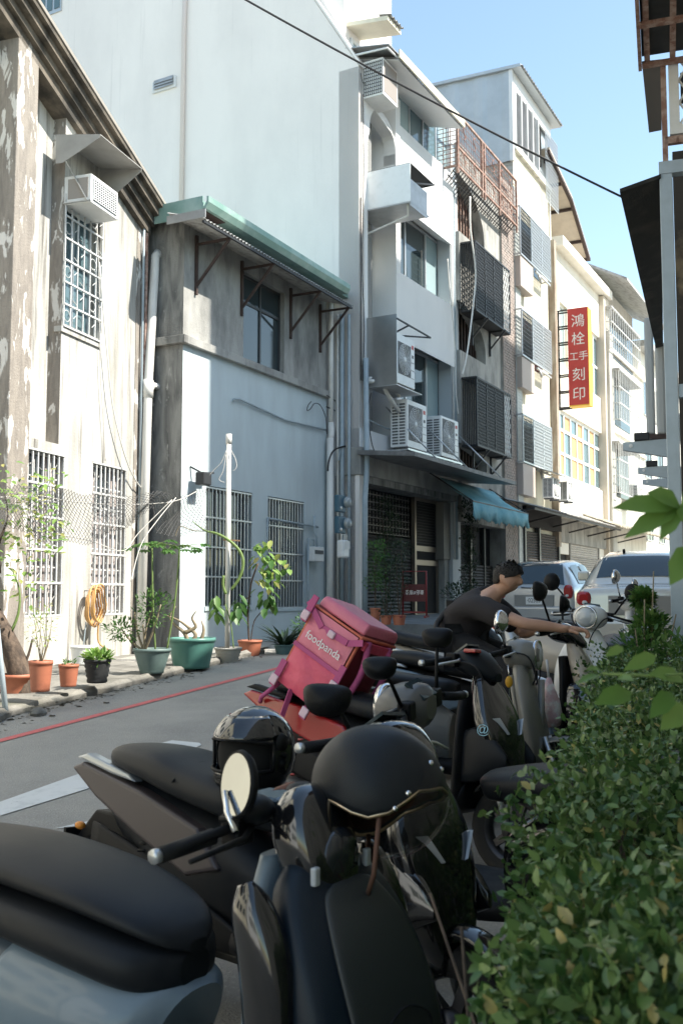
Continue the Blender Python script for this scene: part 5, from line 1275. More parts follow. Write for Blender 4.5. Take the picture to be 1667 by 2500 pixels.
    # leg shield and apron
    if rd:
        spine_loft(MB(), [(.5, .3, .13, .03), (.5, .45, .2, .05), (.46, .65, .215, .055), (.42, .82, .16, .05), (.4, .93, .08, .045)], 20, 5, .85).build('leg_shield', front, o)
        spine_loft(MB(), [(.47, .36, .12, .015), (.45, .5, .185, .02), (.41, .68, .2, .02), (.37, .84, .14, .02)], 16, 5, .85).build('inner_shield', g('inner', M_blk), o)
        MB().tube([(.52, y, .42 + .4 * t) for y, t in ((0, 0), (0, 1))], .02, 8).build('apron_ridge', front, o)
    else:
        spine_loft(MB(), [(.62, .36, .05, .03), (.62, .45, .11, .06), (.58, .6, .155, .075), (.53, .75, .17, .07), (.47, .9, .11, .05), (.44, .97, .05, .03)], 20, 5, .72).build('apron', front, o)
        spine_loft(MB(), [(.4, .3, .17, .03), (.42, .5, .2, .03), (.42, .7, .19, .03), (.4, .86, .12, .03)], 16, 5, .7).build('leg_shield', M_blk, o)
        for s in (-1, 1):
            xloft(MB(), [(.4, .42, .66, .02), (.52, .44, .7, .03), (.62, .5, .64, .02), (.68, .53, .57, .008)], 12, 4, .7, s * .14).build('side_fairing', g('fair', front), o)
            MB().rings([[(.6 + dx, s * (.09 + dy), .66 + dz) for dx, dy, dz in ((0, 0, 0), (.045, -.03, .015), (.02, .03, .09), (-.03, .06, .08))], [(.592 + dx, s * (.085 + dy), .655 + dz) for dx, dy, dz in ((0, 0, 0), (.045, -.03, .015), (.02, .03, .09), (-.03, .06, .08))]], True, False).build('headlight' if g('head', 'apron') == 'apron' else 'position_lamp', M_lens, o)
            MB().rings([[(.645 + dx, s * (.06 + dy), .5 + dz) for dx, dy, dz in ((0, 0, 0), (.01, -.02, .05), (-.02, .06, .08), (-.04, .07, .02))], [(.635 + dx, s * (.055 + dy), .495 + dz) for dx, dy, dz in ((0, 0, 0), (.01, -.02, .05), (-.02, .06, .08), (-.04, .07, .02))]], True, False).build('indicator', M_orl if g('oran', False) else M_lens, o)
    # fork and front mudguard
    for s in (-1, 1): MB().tube([(.55, s * .06, .5), (.65, s * .065, .24)], .016, 8).build('fork', M_steel, o)
    MB().rings([[(.66 + .255 * math.cos(a), -.07, .225 + .255 * math.sin(a)), (.66 + .275 * math.cos(a), -.04, .225 + .275 * math.sin(a)), (.66 + .285 * math.cos(a), 0, .225 + .285 * math.sin(a)), (.66 + .275 * math.cos(a), .04, .225 + .275 * math.sin(a)), (.66 + .255 * math.cos(a), .07, .225 + .255 * math.sin(a)), (.66 + .255 * math.cos(a), 0, .225 + .262 * math.sin(a))] for a in [R(5 + 12 * k) for k in range(13)]], True).build('front_mudguard', g('fend', front), o)
    # handlebar cowl
    hz = g('hz', 1.0)
    if rd or g('head', 'apron') == 'bar':
        xloft(MB(), [(.3, hz - .06, hz + .03, .05), (.34, hz - .1, hz + .07, .12), (.42, hz - .11, hz + .075, .13), (.49, hz - .09, hz + .05, .1), (.52, hz - .06, hz + .02, .06)], 18, 4, .9).build('handlebar_cowl', g('cowl', front), o)
        hl = MB().lathe([(.001, .03), (.04, .025), (.075, .005), (.08, -.02)], 22, (.5, 0, hz - .02), 'x').build('headlight', M_lens, o)
        MB().lathe([(.074, .0), (.086, .01), (.09, -.01), (.08, -.02)], 22, (.5, 0, hz - .02), 'x').build('headlight_ring', M_chr, hl)
    else:
        xloft(MB(), [(.3, hz - .04, hz + .02, .05), (.34, hz - .06, hz + .05, .11), (.42, hz - .08, hz + .06, .12), (.5, hz - .1, hz + .0, .08), (.54, hz - .1, hz - .06, .03)], 18, 4, .75).build('handlebar_cowl', g('cowl', front), o)
    MB().prism([(.3, hz + .03), (.38, hz + .085), (.385, hz + .075), (.305, hz + .02)], -.06, .06).build('speedometer', M_glass, o)
    handlebar(o, .38, hz, g('half', .32), lever=g('lever', M_steel))
    mk = g('mirrors', 'angular')
    for s, hd in ((-1, g('mR', (.34, -.36, hz + .2))), (1, g('mL', (.34, .36, hz + .2)))):
        if hd is None: continue
        mirror(o, (.35, s * .17, hz + .02), hd, mk, g('mdir', (-1, -.1 * s, .08)), g('msize', 1.0), g('mm', None))
    for s in (-1, 1): MB().tube(catmull([(.38, s * .14, hz - .01), (.47, s * .12, hz - .03), (.5, s * .06, hz - .14), (.46, s * .03, hz - .22)], 4), .005, 6).build('brake_cable', M_cable, o)
    if not rd: MB().tube([(-.44 + .03 * abs(t), t * .16 * sw_, .832 - .05 * abs(t) ** 3 * sw_ + .012 * (sw_ - 1) * 4) for t in np.linspace(-1, 1, 17)], .004, 6).build('seat_seam', M_dark, o)
    MB().tube([(-.15, .1, .3), (-.2, .17, .02), (-.12, .19, .0)], .012, 6).build('stand', M_eng, o)
    return o

# -------- A: grey electric scooter in the foreground
def electric(pos, head):
    o = empty('electric_scooter', (pos[0], pos[1], gz(*pos)), R(head), 'large matte grey electric scooter with black seat nearest the camera', 'scooter', 'parked scooters')
    wheel(o, 'rear_wheel', -.66, .23, .06); wheel(o, 'front_wheel', .66, .23, .06)
    n = 28
    xloft(MB(), [(-1.0, .42, .6, .09), (-.92, .36, .65, .16), (-.75, .31, .645, .215), (-.5, .27, .63, .24), (-.2, .24, .59, .235), (.0, .24, .55, .19), (.08, .26, .52, .11)], n, 6, .8).build('rear_body', M_greyd, o)
    xloft_sub(MB(), [(-1.0, .42, .6, .09), (-.92, .36, .65, .16), (-.75, .31, .645, .215), (-.5, .27, .63, .24), (-.2, .24, .59, .235), (.0, .24, .55, .19), (.08, .26, .52, .11)], -.42, .1, .008, n, 6, .8, 0, .45).build('side_panel', M_greyp, o)
    xloft(MB(), [(-1.02, .65, .72, .07), (-.93, .635, .735, .15), (-.75, .62, .735, .2), (-.5, .605, .73, .218), (-.2, .57, .71, .213), (.0, .535, .675, .175), (.08, .53, .65, .12), (.12, .55, .63, .05)], n, 6, .72).build('seat_base', M_seat, o)
    xloft(MB(), [(-1.0, .735, .765, .06), (-.93, .735, .8, .12), (-.75, .725, .81, .165), (-.5, .72, .81, .18), (-.2, .7, .78, .172), (.0, .668, .735, .14), (.09, .642, .695, .095), (.13, .63, .66, .03)], n, 6, .8).build('seat', M_seat, o)
    MB().box(-.83, -.62, -.2405, -.236, .4, .46).build('emblem', M_greyd, o)
    xloft(MB(), [(.05, .24, .33, .17), (.2, .23, .31, .2), (.4, .25, .33, .2), (.5, .3, .42, .15)], 18, 4, .6).build('floorboard', M_blk, o)
    spine_loft(MB(), [(.42, .28, .17, .03), (.44, .45, .19, .035), (.44, .62, .185, .035), (.42, .8, .14, .035), (.41, .9, .09, .03)], 20, 5, .72).build('leg_shield', M_greyp, o)
    spine_loft(MB(), [(.6, .27, .18, .04), (.645, .38, .225, .07), (.625, .54, .228, .08), (.565, .69, .205, .075), (.505, .8, .155, .055), (.475, .85, .08, .025)], 28, 6, .7).build('apron', mat('navy_matte_paint', (.011, .018, .027), .4, spec=.3), o)
    spine_loft(MB(), [(.694, .32, .095, .006), (.724, .38, .148, .012), (.714, .52, .158, .012), (.652, .68, .145, .012), (.588, .78, .1, .012), (.574, .805, .05, .004)], 24, 6, .65).build('apron_inset', mat('apron_inset_grey', (.04, .044, .044), .5), o)
    q = catmull([(.737, -.1, .44), (.735, -.095, .52), (.728, 0, .56), (.735, .095, .52), (.737, .1, .44), (.738, .085, .38), (.739, 0, .36), (.738, -.085, .38), (.737, -.1, .44)], 5)
    MB().tube([(p[0] - .004, p[1], p[2]) for p in q], .003, 6, False).build('apron_seam', M_dark, o)
    for s in (-1, 1):
        spine_loft(MB(), [(.52, .36, .02, .03), (.54, .5, .035, .055), (.53, .66, .042, .06), (.49, .78, .035, .045), (.47, .83, .01, .02)], 14, 6, .7, s * .225).build('gloss_fairing', M_gloss, o)
        xloft(MB(), [(.42, .3, .44, .015), (.5, .3, .46, .025), (.58, .3, .42, .02)], 12, 4, .7, s * .155).build('lower_fairing', M_greyp, o)
        MB().box(.555, .57, s * .1 - .01, s * .1 + .01, .86, .9).build('indicator', M_lens, o, bevel=.004)
    MB().rings([[(.68 + .26 * math.cos(a), -.08, .23 + .26 * math.sin(a)), (.68 + .285 * math.cos(a), -.05, .23 + .285 * math.sin(a)), (.68 + .295 * math.cos(a), 0, .23 + .295 * math.sin(a)), (.68 + .285 * math.cos(a), .05, .23 + .285 * math.sin(a)), (.68 + .26 * math.cos(a), .08, .23 + .26 * math.sin(a)), (.68 + .26 * math.cos(a), 0, .23 + .27 * math.sin(a))] for a in [R(-5 + 12 * k) for k in range(14)]], True).build('front_mudguard', M_matte, o)
    for s in (-1, 1): MB().tube([(.52, s * .07, .5), (.66, s * .075, .24)], .018, 8).build('fork', M_blk, o)
    # steering head and handlebar
    spine_loft(MB(), [(.525, .78, .07, .045), (.51, .86, .095, .07), (.48, .95, .1, .075), (.455, 1.01, .08, .06), (.44, 1.04, .04, .03)], 20, 5, .75).build('headlight_cowl', M_gloss, o)
    MB().lathe([(.001, .02), (.05, .015), (.065, 0), (.068, -.03)], 20, (.56, 0, .9), 'x').build('headlight', mat('dark_headlamp', (.02, .022, .025), .08, coat=.6), o)
    MB().ball((.38, -.09, 1.0), .045, 16, 10, (1.1, 1.1, .75)).build('brake_reservoir', M_matte, o)
    MB().ball((.38, .09, 1.0), .045, 16, 10, (1.1, 1.1, .75)).build('brake_reservoir', M_matte, o)
    MB().box(.3, .42, -.06, .06, .97, 1.02).build('display', M_glass, o, bevel=.015)
    handlebar(o, .39, .965, .31, lever=M_blk)
    MB().ball((.325, -.245, .94), .014, 8, 6).build('button', M_orl, o)
    MB().tube([(.36, .12, .97), (.34, .1, 1.0), (.34, .02, .99)], .03, 8).build('leather_wrap', mat('brown_leather', (.18, .07, .035), .6), o)
    # round mirror on the near side, second stalk under the helmet
    m = MB().tube([(.34, -.16, .985), (.39, -.15, .99), (.4, -.16, 1.02)], .007, 8).build('mirror', M_blk, o)
    h = Vector((.40, -.17, 1.07)); g = Vector((-.30, -.93, .12)).normalized(); up = Vector((0, 0, 1)); sd = g.cross(up).normalized(); up = sd.cross(g)
    out = [(math.cos(a * math.pi / 20), math.sin(a * math.pi / 20)) for a in range(40)]
    MB().rings([[tuple(h + g * d_ + sd * (x * r_) + up * (y * r_ * 1.12)) for x, y in out] for d_, r_ in ((.004, .058), (.008, .064), (-.004, .067), (-.016, .06), (-.022, .03), (-.024, .003))], True).build('mirror_shell', M_blk, m)
    MB().add([tuple(h + g * .0062 + sd * (x * .06) + up * (y * .06 * 1.12)) for x, y in out], [tuple(range(40))]).build('mirror_glass', mat('dimmed_mirror_glass', (.36, .38, .39), .03, metal=1.0), m)  # darker glass tint dims the bright wall reflection
    MB().tube([h + g * .012 - up * .02 + sd * .03, h + g * .02 - up * .06 - sd * .0, h + g * .02 - up * .095 - sd * .045], .007, 8).build('clamp', M_chr, m)
    mirror(o, (.36, .16, .985), (.49, .2, 1.1), 'round', (-1, 0, .1), .8)
    return o
scA = electric((-.46, 2.62), -35)
for ch_ in scA.children:
    if ch_.name.split('.')[0] in ('apron', 'apron_inset', 'apron_seam', 'gloss_fairing'): ch_.location.z = .05
    if ch_.name.split('.')[0] in ('seat', 'seat_base'): ch_.location.z = -.02

# -------- the row behind it
scB = scooter('black_scooter', 'matte black sport scooter with the full face helmet on its long seat', (-.2, 3.36), -40,
              dict(body=M_matte, front=M_gloss, tailp=mat('brown_grey_panel', (.075, .06, .06), .4), rail=M_silv, seatw=1.25, hz=1.0, mR=(.3, -.23, 1.11), mL=None, msize=.95, mdir=(-.5, .87, .0)))
scC = scooter('delivery_scooter', 'black and red scooter carrying the pink delivery bag', (.3, 5.28), -38,
              dict(body=M_blk, front=M_gloss, tailp=M_redp, cowl=M_matte, spring=M_redp, hz=1.02, mR=None, mL=None, msize=1.2, fair=M_matte))
scD = scooter('grey_cowl_scooter', 'dark scooter with rounded grey headlamp cowl facing the road', (.66, 3.82), 152,
              dict(body=M_gloss, front=M_dg, head='bar', cowl=M_dg, hz=1.0, mR=(.38, -.28, 1.21), mL=(.38, .27, 1.18), msize=.8, mdir=(.29, -.98, .1), fend=M_blk, tailp=M_gloss))
MB().box(.4, .47, -.125, -.06, 1.055, 1.075).build('red_trim', M_redp, scC, bevel=.006)
scE = scooter('retro_scooter', 'warm grey retro scooter with key and tag hanging from its handlebar', (.66, 6.0), -24,
              dict(round=True, body=M_rg, front=M_rg, inner=mat('beige_inner', (.4, .36, .29), .5), hz=.98, mirrors='round', mm=M_chr, mR=(.33, -.24, 1.14), mL=None, seat=M_seat, lean=-4))
scF = scooter('cream_black_scooter', 'black scooter with a cream front panel ridden by the man', (1.08, 6.75), -25,
              dict(body=M_blk, front=M_crp, cowl=M_gloss, fair=M_gloss, hz=1.02, mR=(.3, -.34, 1.26), mL=(.3, .34, 1.24), msize=1.2, tailp=M_bl, rail=M_silv))
scG = scooter('white_scooter', 'white scooter with a large round headlamp standing beyond the man', (2.02, 8.05), -122,
              dict(round=True, body=M_whp, front=M_whp, cowl=M_whp, hz=1.04, mR=(.36, -.34, 1.26), mL=(.36, .3, 1.24), mirrors='round', rack=True, rackm=M_silv, mdir=(-1, -.2, .1)))
scH = scooter('ivory_scooter', 'ivory retro scooter nearest the silver sedan', (2.45, 10.0), -30,
              dict(round=True, body=M_crp, front=M_whp, hz=1.03, mirrors='round', mm=M_chr, inner=M_whp))
scI = scooter('silver_scooter', 'silver and blue scooter whose tail shows between the bag and the man', (.62, 7.3), -26,
              dict(body=M_silv, front=M_bl, tailp=M_bl, hz=.98, rail=M_silv, mR=None, mL=None))
scJ = scooter('pale_scooter', 'pale silver scooter with luggage rack left of the man', (.98, 8.7), -26,
              dict(body=M_crp, front=M_silv, tailp=M_silv, hz=.98, rack=True, rackm=M_silv, rail=M_silv, mR=None, mL=None))
# emblem and lettering on the delivery scooter
M_wt2 = mat('white_print', (.75, .75, .75), .5)
text('lettering', 'JETS', .07, M_wt2, scC, (-.55, -.158, .625), (R(90), R(18), 0), .001, shear=.25)
text('lettering', 'RACING', .03, mat('red_print', (.5, .05, .05), .5), scC, (-.36, -.158, .56), (R(90), R(18), 0), .001)
text('emblem', '@', .06, mat('pale_blue_print', (.35, .6, .7), .4), scC, (.56, -.178, .69), (R(90), 0, R(20)), .001)
# key on the retro scooter
ky = empty('key_tag', (0, 0, 0), 0, 'key with yellow tag hanging from the retro scooter handlebar', 'key')
kp = at_y(1242, 1665, 5.55)
MB().ball(kp, .03, 10, 8, (.7, .4, 1.1)).build('tag', mat('yellow_tag', (.6, .33, .03), .5), ky)
MB().bar(kp - Vector((0, 0, .03)), kp - Vector((-.005, 0, .13)), .012, .004).build('key', M_chr, ky)
MB().tube([kp + Vector((0, 0, .03)), kp + Vector((0, .03, .09))], .004, 5).build('ring', M_chr, ky)
# ================================================================== helmets
def pt(o, p): return o.matrix_basis @ Vector(p)
def place(o): return Matrix.Translation(o.location) @ o.rotation_euler.to_matrix().to_4x4()
def open_helmet(c, rz, tilt):
    o = empty('open_face_helmet', c, rz, 'matte black open face helmet with brass trim hanging on the near handlebar', 'helmet')
    o.rotation_euler = (tilt[0], tilt[1], rz)
    r = .142; sx, sy, sz = 1.12, .96, 1.02; NA, NE = 64, 20
    def edge(az):                       # az 0 = front; elevation of the rim
        a = abs((az + math.pi) % (2 * math.pi) - math.pi)
        return R(float(np.interp(math.degrees(a), [0, 35, 60, 75, 90, 108, 135, 180], [22, 18, 2, -28, -40, -42, -38, -36])))
    def P(az, el, k=1.0): return (r * k * sx * math.cos(el) * math.cos(az), r * k * sy * math.cos(el) * math.sin(az), r * k * sz * math.sin(el))
    rings = []
    for j in range(NE + 1):
        t = j / NE; rings.append([P(2 * math.pi * i / NA, math.pi / 2 - .001 + (edge(2 * math.pi * i / NA) - math.pi / 2) * t) for i in range(NA)])
    sh = MB().rings(rings, False).build('shell', mat('matte_helmet', (.012, .0145, .018), .42, spec=.3, col2=(.018, .02, .022), nscale=8, rough2=.52), o)
    s = sh.modifiers.new('th', 'SOLIDIFY'); s.thickness = .012; s.offset = 0
    rings = [[P(2 * math.pi * i / NA, math.pi / 2 - .001 + (edge(2 * math.pi * i / NA) - math.pi / 2) * j / NE, .9) for i in range(NA)] for j in range(NE + 1)]
    MB().rings(rings[::-1], False).build('lining', mat('helmet_lining', (.06, .03, .02), .9), o)
    MB().tube([P(2 * math.pi * i / 96, edge(2 * math.pi * i / 96), 1.01) for i in range(97)], .0055, 8, False).build('trim', mat('brass_trim', (.55, .42, .28), .3, metal=.9), o)
    for az, el in ((R(-68), R(-5)), (R(-72), R(-22)), (R(68), R(-5)), (R(-52), R(34)), (R(-28), R(38))):
        p = Vector(P(az, el, 1.02)); MB().ball(p, .008, 10, 6).build('stud', M_chr, o)
    MB().tube([P(R(-80), R(-36), .98), (.06, -.1, -.2), (.07, 0, -.24), (.06, .08, -.2), P(R(80), R(-36), .98)], .006, 6).build('chin_strap', mat('strap_brown', (.12, .06, .04), .8), o)
    # bubble visor swung below the rim
    rings = []
    for j in range(8):
        el = R(20 - j * 11); rings.append([P(R(-62 + 124 * i / 24), el, 1.07) for i in range(25)])
    v = MB(); v.rings(rings, False, True, False); vo = v.build('visor', mat('smoked_visor', (.02, .02, .022), .05, alpha=.45, spec=.8), o)
    return o
oh_ = open_helmet((.09, 2.42, 1.135), R(-6), (R(-26), R(24)))
# fit onto the far mirror of the near scooter
def full_helmet(c, rz):
    o = empty('full_face_helmet', c, rz, 'glossy black full face helmet with visor on the black scooter seat', 'helmet')
    r = .15; sx, sy, sz = 1.12, .93, 1.05; NA, NE = 72, 44
    mb = MB(); vs = []; fs = []
    def rad(az, el):
        a = abs((az + math.pi) % (2 * math.pi) - math.pi); k = 1.0
        if a < R(70) and el < R(-12): k += .13 * (1 - a / R(70)) * min(1, (R(-12) - el) / R(20))
        return k
    def P(az, el, q=1.0):
        k = rad(az, el) * q; return (r * k * sx * math.cos(el) * math.cos(az), r * k * sy * math.cos(el) * math.sin(az), r * k * sz * math.sin(el))
    els = [R(90 - 148 * j / NE) for j in range(NE + 1)]
    for el in els:
        for i in range(NA): vs.append(P(2 * math.pi * i / NA, el))
    def hole(az, el):
        a = abs((az + math.pi) % (2 * math.pi) - math.pi); d = math.degrees(el)
        return a < R(64) and -17 < d < 22 - 6 * (a / R(64)) ** 2
    for j in range(NE):
        for i in range(NA):
            az = 2 * math.pi * (i + .5) / NA; el = (els[j] + els[j + 1]) / 2
            if hole(az, el): continue
            fs.append((j * NA + i, (j + 1) * NA + i, (j + 1) * NA + (i + 1) % NA, j * NA + (i + 1) % NA))
    mb.add(vs, fs, True); sh = mb.build('shell', mat('gloss_helmet', (.012, .012, .013), .08, coat=1.0), o)
    s = sh.modifiers.new('th', 'SOLIDIFY'); s.thickness = .018; s.offset = -1
    MB().rings([[P(2 * math.pi * i / 32, R(80 - 130 * j / 12), .84) for i in range(32)] for j in range(13)][::-1], True).build('lining', mat('black_lining', (.008, .008, .008), .95), o)
    # raised visor
    rings = [[P(R(-72 + 144 * i / 28), R(20 + 34 * j / 6), 1.035) for i in range(29)] for j in range(7)]
    v = MB().rings(rings, False, True, False).build('visor', mat('dark_visor', (.015, .015, .016), .05, coat=1.0), o); q = v.modifiers.new('th', 'SOLIDIFY'); q.thickness = .005
    for s_ in (-1, 1): MB().lathe([(.001, .012), (.025, .012), (.032, 0)], 16, P(s_ * R(80), R(16), 1.0), 'y').build('visor_pivot', M_blk, o)
    rim = []
    for a in range(0, 65): rim.append(P(R(-64 + 2 * a), R(22 - 6 * ((-64 + 2 * a) / 64) ** 2), 1.0))
    for a in range(64, -1, -1): rim.append(P(R(-64 + 2 * a), R(-17), 1.0))
    MB().tube(rim + [rim[0]], .006, 6, False).build('opening_trim', M_blk, o)
    for k in (-24, -31): MB().tube([P(R(a), R(k), 1.005) for a in range(-30, 31, 4)], .004, 5).build('chin_vent', M_blk, o)
    MB().tube([P(2 * math.pi * i / 48, R(-57), .99) for i in range(49)], .008, 6, False).build('bottom_trim', M_blk, o)
    return o
mB = place(scB); hp = mB @ Vector((-.2, -.02, .905))
full_helmet(hp, R(-120))

# ================================================================== pink delivery bag
bagM = place(scC) @ Matrix.Translation((-.5, 0, .97)) @ Matrix.Rotation(R(27), 4, 'Y') @ Matrix.Rotation(R(-6), 4, 'X')
bg_ = empty('delivery_bag', bagM.translation, 0, 'pink insulated delivery bag with white lettering strapped to a scooter', 'bag'); bg_.rotation_euler = bagM.to_euler()
M_pk = mat('pink_tarpaulin', (.66, .085, .15), .42, col2=(.58, .07, .13), nscale=3, lo=.4, hi=.7, bump=.8, bscale=6)
M_pk2 = mat('light_pink_tarpaulin', (.62, .17, .24), .42, bump=.8, bscale=6)
M_pkd = mat('dark_red_fabric', (.16, .02, .03), .6, bump=.2, bscale=12)
M_op = mat('orange_piping', (.6, .15, .09), .6)
M_stp = mat('magenta_strap', (.42, .08, .2), .75)
W2, D2, H2 = .185, .165, .245
def soft(mb, x0, x1, y0, y1, z0, z1, n=7, bul=.012):
    f = []
    return mb.box(x0, x1, y0, y1, z0, z1)
bm = bmesh.new(); bmesh.ops.create_cube(bm, size=2.0); bmesh.ops.subdivide_edges(bm, edges=bm.edges[:], cuts=7, use_grid_fill=True)
for w_ in bm.verts:
    x, y, z = w_.co; k = (1 - abs(x) ** 3) * (1 - abs(z) ** 3) + (1 - abs(y) ** 3) * (1 - abs(z) ** 3)
    q = 1 + .05 * k + .02 * math.sin(x * 5 + z * 4) * math.sin(y * 6 + z * 3)
    w_.co = (x * W2 * (q if abs(x) > .9 else 1), y * D2 * (q * .98 if abs(y) > .9 else 1), z * H2 - .012 * math.sin(x * 3 + 1) * (z + 1))
me_ = bpy.data.meshes.new('main_body'); bm.to_mesh(me_); bm.free(); me_.materials.append(M_pkd); me_.polygons.foreach_set('use_smooth', [True] * len(me_.polygons))
b = bpy.data.objects.new('main_body', me_); COL.objects.link(b); b.parent = bg_; b.modifiers.new('bv', 'BEVEL').width = .01
def puffy(name, m, x0, x1, z0, z1, y, bul, par):
    """gently bulged fabric panel on the -y face"""
    N = 10; mb = MB(); g = []
    for j in range(N + 1):
        for i in range(N + 1):
            u, v = i / N, j / N; k = math.sin(math.pi * u) * math.sin(math.pi * v)
            g.append((x0 + (x1 - x0) * u, y - bul * k ** .6 - .007 * math.sin(11 * u + 6 * v) * k - .005 * math.sin(17 * v - 8 * u) * k, z0 + (z1 - z0) * v))
    mb.add(g, [(j * (N + 1) + i, j * (N + 1) + i + 1, (j + 1) * (N + 1) + i + 1, (j + 1) * (N + 1) + i) for j in range(N) for i in range(N)], True)
    return mb.build(name, m, par)
puffy('front_pocket', M_pk, -W2 + .01, W2 - .01, -H2 + .01, .0, -D2 - .016, .03, bg_)
puffy('lettered_panel', M_pk2, -W2 + .01, W2 - .01, .0, H2 - .02, -D2 - .016, .014, bg_)
MB().box(-W2 + .0, W2, -D2 - .03, -D2 - .016, -.012, .012).build('seam_strip', M_stp, bg_)
rings = []
for t in np.linspace(0, 1, 8):
    rings.append([(-W2 * (1 - .1 * t ** 3) , -D2 * (1 - .18 * t ** 2), H2 + .07 * math.sin(t * math.pi / 2)), (W2 * (1 - .1 * t ** 3), -D2 * (1 - .18 * t ** 2), H2 + .07 * math.sin(t * math.pi / 2)), (W2 * (1 - .1 * t ** 3), D2 * (1 - .18 * t ** 2), H2 + .07 * math.sin(t * math.pi / 2)), (-W2 * (1 - .1 * t ** 3), D2 * (1 - .18 * t ** 2), H2 + .07 * math.sin(t * math.pi / 2))])
MB().rings(rings, True).build('lid', M_pk2, bg_, bevel=.015)
MB().tube([(-W2, -D2, -H2), (-W2, -D2, H2 - .01), (W2, -D2, H2 - .01), (W2, -D2, -H2)], .011, 8).build('piping', M_op, bg_)
MB().tube([(-W2, -D2, -H2), (-W2, D2, -H2), (-W2, D2, H2 - .01), (-W2, -D2, H2 - .01)], .013, 8).build('piping', M_op, bg_)
MB().tube([(W2, -D2 * .99, H2 - .01), (W2, D2, H2 - .01), (-W2, D2, H2 - .01)], .01, 8).build('piping', M_op, bg_)
text('lettering', 'foodpanda', .064, M_wt2, bg_, (.01, -D2 - .042, .085), (R(90), 0, 0), .001, sx=1.02)
for x, z, s in ((-.17, -.2, 1), (.12, -.24, 1), (-.19, .2, 1), (.2, -.03, 1)):
    MB().box(x - .022, x + .022, -D2 - .046, -D2 - .035, z - .07, z + .09).build('strap', M_stp, bg_, bevel=.003)
    MB().box(x - .026, x + .026, -D2 - .058, -D2 - .044, z - .06, z - .005).build('buckle', mat('pale_pink_buckle', (.62, .45, .52), .4), bg_, bevel=.006)
for x0, z0, x1, z1 in ((-.23, .24, -.06, .16), (-.06, .16, .14, .17), (.14, .17, .23, .22)):
    MB().bar((x0, -D2 - .03, z0), (x1, -D2 - .035, z1), .035, .006, (0, 1, 0)).build('strap', M_stp, bg_)
MB().box(.0, .05, -D2 - .05, -D2 - .03, 0.14, .18).build('buckle', MATS['pale_pink_buckle'], bg_, bevel=.008)
for s in (-1, 1):
    MB().tube(catmull([(W2 + .01, s * .1, H2 - .02), (W2 + .07, s * .11, .05), (W2 + .05, s * .11, -.15), (W2 + .005, s * .1, -H2 + .03)], 5), .018, 8).build('shoulder_strap', M_stp, bg_)
MB().bar((W2 + .01, -.13, H2 - .05), (W2 + .01, .13, H2 - .05), .03, .05).build('back_pad', M_pk, bg_)
MB().tube([(-.16, -D2, -H2), (-.2, -D2 - .03, -H2 - .12), (-.23, -D2 + .02, -H2 - .16)], .014, 6).build('tie_strap', M_stp, bg_)
MB().bar((-.05, -D2 - .02, -H2 + .02), (.02, -D2 - .05, -H2 - .2), .03, .008).build('tie_strap', M_stp, bg_)
# plastic carrier bag hooked on a scooter
pb = empty('plastic_bag', (0, 0, 0), 0, 'pink and white plastic carrier bag hanging under the man\'s scooter handlebar', 'bag')
c = at_y(1340, 1715, 6.15)
rings = []
for t, w, d in ((0, .012, .012), (.2, .03, .025), (.45, .06, .045), (.75, .075, .05), (.95, .06, .045), (1, .03, .02)):
    rings.append([(c.x + w * math.cos(a * math.pi / 8) * (1 + .12 * math.sin(3 * a)), c.y + d * math.sin(a * math.pi / 8), c.z + .15 - .3 * t) for a in range(16)])
MB().rings(rings[::-1], True).build('bag', mat('pink_plastic', (.62, .42, .45), .35, col2=(.75, .73, .72), nscale=14, lo=.45, hi=.6, bump=.6, bscale=18), pb)
MB().tube([c + Vector((0, 0, .14)), c + Vector((-.01, .01, .26))], .008, 6).build('handles', mat('white_plastic', (.7, .7, .7), .5), pb)

